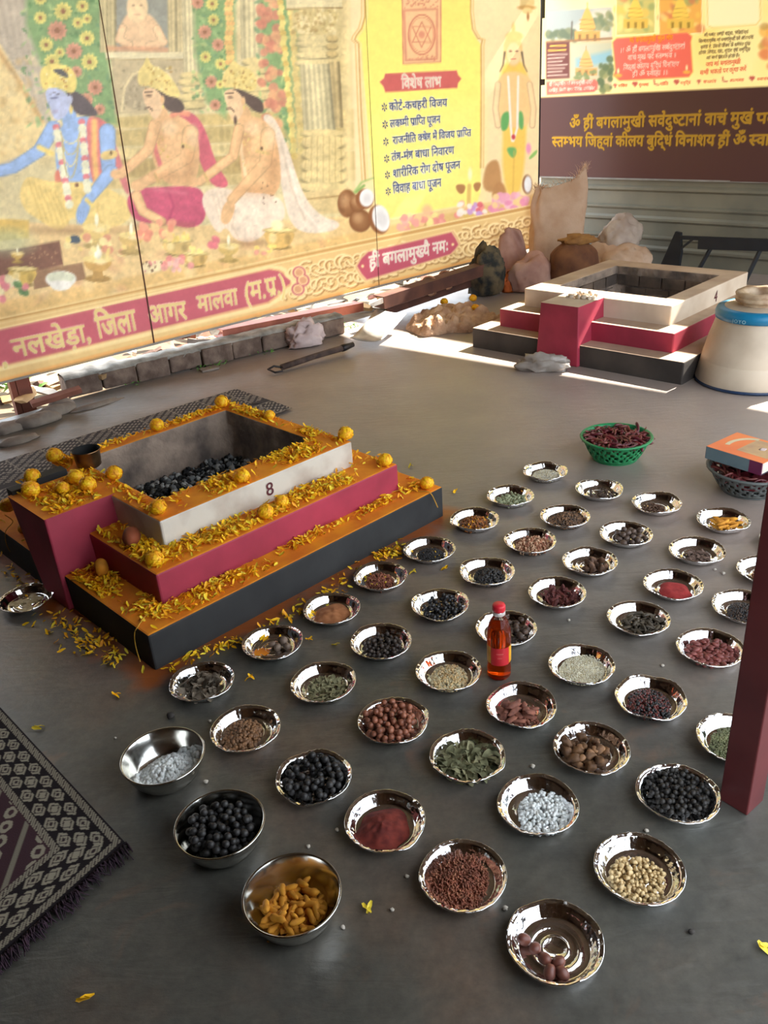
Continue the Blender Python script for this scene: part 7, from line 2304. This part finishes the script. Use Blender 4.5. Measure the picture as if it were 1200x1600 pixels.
# rough cement edge by the post
m_cem = mat('rough cement', (150, 138, 126), 0.95, col2=(116, 104, 96), scale=10, bump=.5, bscale=25, bdist=.01)
for i, (x, y, a, b_, h, lb) in enumerate(((85, 648, .13, .05, .035, 'rough cement lump at the foot of the rust-brown post'), (60, 662, .12, .05, .04, 'long rough cement lump in front of the rust-brown post'), (15, 672, .12, .06, .03, 'low cement lump at the left picture edge'),
                                      (95, 636, .08, .04, .03, 'small cement lump between the post and the kerb'), (30, 690, .10, .04, .02, 'flat cement smear on the floor left of the fire pit'), (150, 634, .16, .03, .014, 'thin cement ridge in front of the kerb end'))):
    q = at(x, y)
    crumple('cement_lump', lb, 'cement', (q[0], q[1], -.004), (a, b_, h * 1.3), m_cem, 40 + i, AL, .3, 1.5, 3)
# leafy weed outside and tufts along the kerb
m_weed = mat('weed leaf', (120, 176, 84), 0.6, col2=(86, 140, 60), scale=20)
def weed(label, c, n, h, spread, seed):
    rg = np.random.default_rng(seed)
    mb = MB()
    for i in range(n):
        a = rg.uniform(0, 6.28); tl = rg.uniform(.4, 1)
        base = np.array([rg.normal(0, spread * .3), rg.normal(0, spread * .3), 0])
        d = np.array([math.cos(a), math.sin(a), 0]); s_ = np.cross(d, EZ)
        L_ = h * rg.uniform(.5, 1); w = L_ * .16
        p0 = base + EZ * h * tl * .3
        mb.add([p0, p0 + d * L_ * .4 + s_ * w + EZ * L_ * .35, p0 + d * L_ * .9 + EZ * L_ * .4, p0 + d * L_ * .4 - s_ * w + EZ * L_ * .35], [(0, 1, 2), (0, 2, 3)])
    o = mb.build('weed_tuft', m_weed); o.location = c
    return tag(o, label, 'weed', None, 'stuff')
q = at(18, 625, 0) - NL * .25; weed('leafy green weed outside, left of the rust-brown post', (q[0], q[1], -.02), 70, .14, .28, 1)
for i, (x, y, lb) in enumerate(((330, 573, 'weed tuft at the kerb foot, left of the crumpled cloth'), (410, 550, 'weed tuft at the kerb foot beside the crumpled cloth'), (545, 512, 'weed tuft at the kerb end behind the shovel'), (206, 600, 'tiny weed sprout on the kerb near its broken end'))):
    q = at(x, y); weed(lb, (q[0], q[1], 0), 34 if i < 3 else 8, .035, .16, 10 + i)
q = at(327, 578)
o = MB().box((0, 0, .006), (.05, .03, .006)).build('tile_chip', m_cem); o.location = (q[0], q[1], 0); o.rotation_euler = (0, 0, .5); bevel(o, .003, 1)
tag(o, 'flat grey tile chip on the floor below the kerb', 'tile')
o = MB().tube([at(383, 633, .006), at(402, 631, .012), at(424, 627, .005)], [.003, .004, .0015], 6).tube([at(402, 631, .012), at(416, 631, .004)], [.002, .001], 5).build('twig', m_iron, None, True)
tag(o, 'dark twig on the floor behind fire pit 8', 'twig')
# crumbs and grit
m_grit = [mat('pale grit', (200, 190, 176), .7), mat('dark grit', (60, 54, 50), .8)]
for i, (x, y, k, s_) in enumerate(((527, 1298, 0, 4), (482, 1324, 0, 4), (636, 1371, 0, 4), (613, 1423, 0, 4), (536, 1450, 0, 4), (832, 1199, 0, 5), (789, 1421, 0, 5), (1080, 1458, 1, 5), (889, 970, 0, 4), (1130, 897, 0, 5), (1117, 891, 0, 4), (1035, 1041, 0, 4), (322, 1223, 0, 5), (328, 1128, 0, 4), (267, 1121, 1, 9), (1010, 1299, 0, 4), (180, 1154, 0, 3))):
    q = at(x, y)
    v, f = lumpy(2, (s_ * .0011, s_ * .001, s_ * .0009), .4, 1.5, i)
    o = MB().add(v, f).build('grit_crumb', m_grit[k], None, True); o.location = (q[0], q[1], s_ * .0007)
    tag(o, ('tiny pale crumb on the floor among the plates' if k == 0 else ('black charcoal crumb behind the sugar bowl' if i == 14 else 'dark crumb on the floor right of the nearest plate')), 'crumb', 'pale crumbs on the floor' if k == 0 else None)

# ---------------------------------------------------------------- woven rugs
def rug_color(s, t):
    """woven pattern at distance s from the fringed edge and t from the side edge (metres); returns linear rgb"""
    dark = np.array([54, 42, 46.]); cream = np.array([158, 150, 132.]); wine = np.array([70, 48, 54.]); black = np.array([36, 30, 33.])
    c = np.broadcast_to(black, s.shape + (3,)).copy()
    def put_(mask, col): c[mask] = col
    d = np.minimum(s, t)
    put_((d > .118), wine)
    for a, b_ in ((.006, .022), (.106, .120)):
        band = (d > a) & (d < b_)
        along = np.where(s < t, t, s)
        st_ = ((along + d * .9) % .0085) < .0052
        put_(band, dark); put_(band & st_, cream)
    # lozenges three abreast
    for use_s in (0, 1):
        A, T = (s, t) if use_s == 0 else (t, s)
        zone = (T > .024) & (T < .104) & (A > T - .002)
        k = np.round((T - .064) / .025)
        ph = k * .03
        n_ = np.round((A - .03 - ph) / .060)
        da = A - .03 - ph - n_ * .060; dt = T - .064 - k * .025
        m_ = np.abs(da) / .027 + np.abs(dt) / .0225
        put_(zone & (m_ < .92) & (np.abs(k) <= 1), cream)
        put_(zone & (m_ < .60) & (m_ > .46) & (np.abs(k) <= 1), dark)
        put_(zone & (m_ < .22) & (np.abs(k) == 1), dark)
    # inner field: rows of rosettes on a diagonal
    f_ = d > .124
    a = (s + t) / 1.414; b_ = (s - t) / 1.414
    n1 = np.round(a / .05); n2 = np.round(b_ / .036)
    r = np.hypot(a - n1 * .05, b_ - n2 * .036)
    put_(f_ & (r < .016) & (r > .007) & (n1 % 2 == 0), cream)
    put_(f_ & (np.abs(a - n1 * .05) < .006) & (n1 % 2 == 1), cream * .85)
    return c
def mat_color(s, t):
    dark = np.array([74, 71, 74.]); cream = np.array([160, 153, 145.])
    c = np.broadcast_to(dark, s.shape + (3,)).copy()
    blk = (np.floor(s / .16) + np.floor(t / .16)) % 2
    z = ((s + t * (1 - 2 * blk)) % .026) < .012
    z2 = ((s - t * (1 - 2 * blk)) % .05) < .03
    c[z & z2] = cream
    e = np.minimum(s % .16, t % .16) < .008
    c[e] = cream * .9
    c[(t % .32 > .27)] = dark
    return c
def woven(name, label, origin, ds, dt, Ls, Lt, step, fn, wrinkle, thick=.006):
    ns, nt_ = int(Ls / step), int(Lt / step)
    S, T = np.meshgrid(np.arange(ns + 1) * step, np.arange(nt_ + 1) * step, indexing='ij')
    Z = np.array([[noise.noise((s * 4, t * 4, 2.0)) for t in T[0, ::4]] for s in S[::4, 0]])
    zi = np.kron(Z, np.ones((4, 4)))[:ns + 1, :nt_ + 1]
    X = origin[None, None, :] + S[..., None] * ds + T[..., None] * dt
    k = np.array([.25, .5, .25])
    for _ in range(6):
        zi = np.apply_along_axis(lambda v: np.convolve(np.pad(v, 1, mode='edge'), k, 'valid'), 0, zi)
        zi = np.apply_along_axis(lambda v: np.convolve(np.pad(v, 1, mode='edge'), k, 'valid'), 1, zi)
    X[..., 2] = thick + wrinkle * (zi * .5 + .5)
    edge = (S <= 0) | (T <= 0)
    X[..., 2][edge] = .001
    V = X.reshape(-1, 3)
    idx = np.arange(len(V)).reshape(ns + 1, nt_ + 1)
    Q = np.stack([idx[:-1, :-1], idx[1:, :-1], idx[1:, 1:], idx[:-1, 1:]], -1).reshape(-1, 4)
    if np.cross(ds, dt)[2] < 0:
        Q = Q[:, ::-1]
    me = bpy.data.meshes.new(name)
    me.from_pydata(V.tolist(), [], Q.tolist())
    col = fn(S, T).reshape(-1, 3)
    col = lin(col)
    at_ = me.color_attributes.new('weave', 'FLOAT_COLOR', 'POINT')
    at_.data.foreach_set('color', np.concatenate([col, np.ones((len(col), 1))], 1).astype(np.float32).ravel())
    m = MATS.get('woven cloth')
    if m is None:
        m = bpy.data.materials.new('woven cloth'); m.use_nodes = True
        nt = m.node_tree; b = nt.nodes['Principled BSDF']; b.inputs['Roughness'].default_value = .9; b.inputs['Specular IOR Level'].default_value = .15
        a = nt.nodes.new('ShaderNodeAttribute'); a.attribute_name = 'weave'
        wv = nt.nodes.new('ShaderNodeTexNoise'); wv.inputs['Scale'].default_value = 420
        g = nt.nodes.new('ShaderNodeNewGeometry'); nt.links.new(g.outputs['Position'], wv.inputs['Vector'])
        bp_ = nt.nodes.new('ShaderNodeBump'); bp_.inputs['Strength'].default_value = .5; bp_.inputs['Distance'].default_value = .002
        nt.links.new(wv.outputs['Fac'], bp_.inputs['Height']); nt.links.new(bp_.outputs[0], b.inputs['Normal'])
        nt.links.new(a.outputs['Color'], b.inputs['Base Color'])
        MATS['woven cloth'] = m
    me.materials.append(m)
    me.polygons.foreach_set('use_smooth', [True] * len(me.polygons))
    return me
r0 = at(197, 1318); e1 = at(0, 1105) - r0; e1 /= np.linalg.norm(e1); e2 = at(0, 1497) - r0; e2 /= np.linalg.norm(e2)
rug = thing('fringed_rug', 'dark wine and cream lozenge-patterned rug with purple fringe in the near left corner', 'rug', (0, 0, 0))
rcl = link('rug_cloth', woven('rug_cloth', '', r0, e1, e2, .95, .62, .0026, rug_color, .004), rug)
m_fr = mat('purple fringe', (66, 44, 58), 0.95, col2=(44, 28, 40), scale=60)
fr = MB()
rg = np.random.default_rng(9)
for i in range(420):
    t_ = rg.uniform(-.004, .60)
    b0 = r0 + e2 * t_ + EZ * .004
    l = rg.uniform(.018, .042) * (1 + .5 * noise.noise((t_ * 22, 0, 0)))
    sk_ = noise.noise((t_ * 14, 3, 0)) * .9 + rg.normal(0, .25)
    d = -e1 + e2 * sk_; d /= np.linalg.norm(d)
    fr.tube([b0, b0 + d * l * .5 + EZ * rg.uniform(.002, .012), b0 + d * l + e2 * rg.normal(0, .004) + EZ * rg.uniform(-.001, .004)], [.0016, .0015, .0009], 4)
o = fr.build('fringe', m_fr, rcl, True); tag(o, kind='stuff')
mo = at(-60, 742); m1 = at(330, 621); md = m1 - mo; ml = np.linalg.norm(md); md /= ml; mn = np.cross(md, EZ)
pm = thing('patterned_mat', 'black and cream patterned mat laid behind fire pit 8', 'mat', (0, 0, 0))
link('mat_cloth', woven('mat_cloth', '', mo - md * .3, md, mn, ml + .45, .50, .006, mat_color, .006), pm)
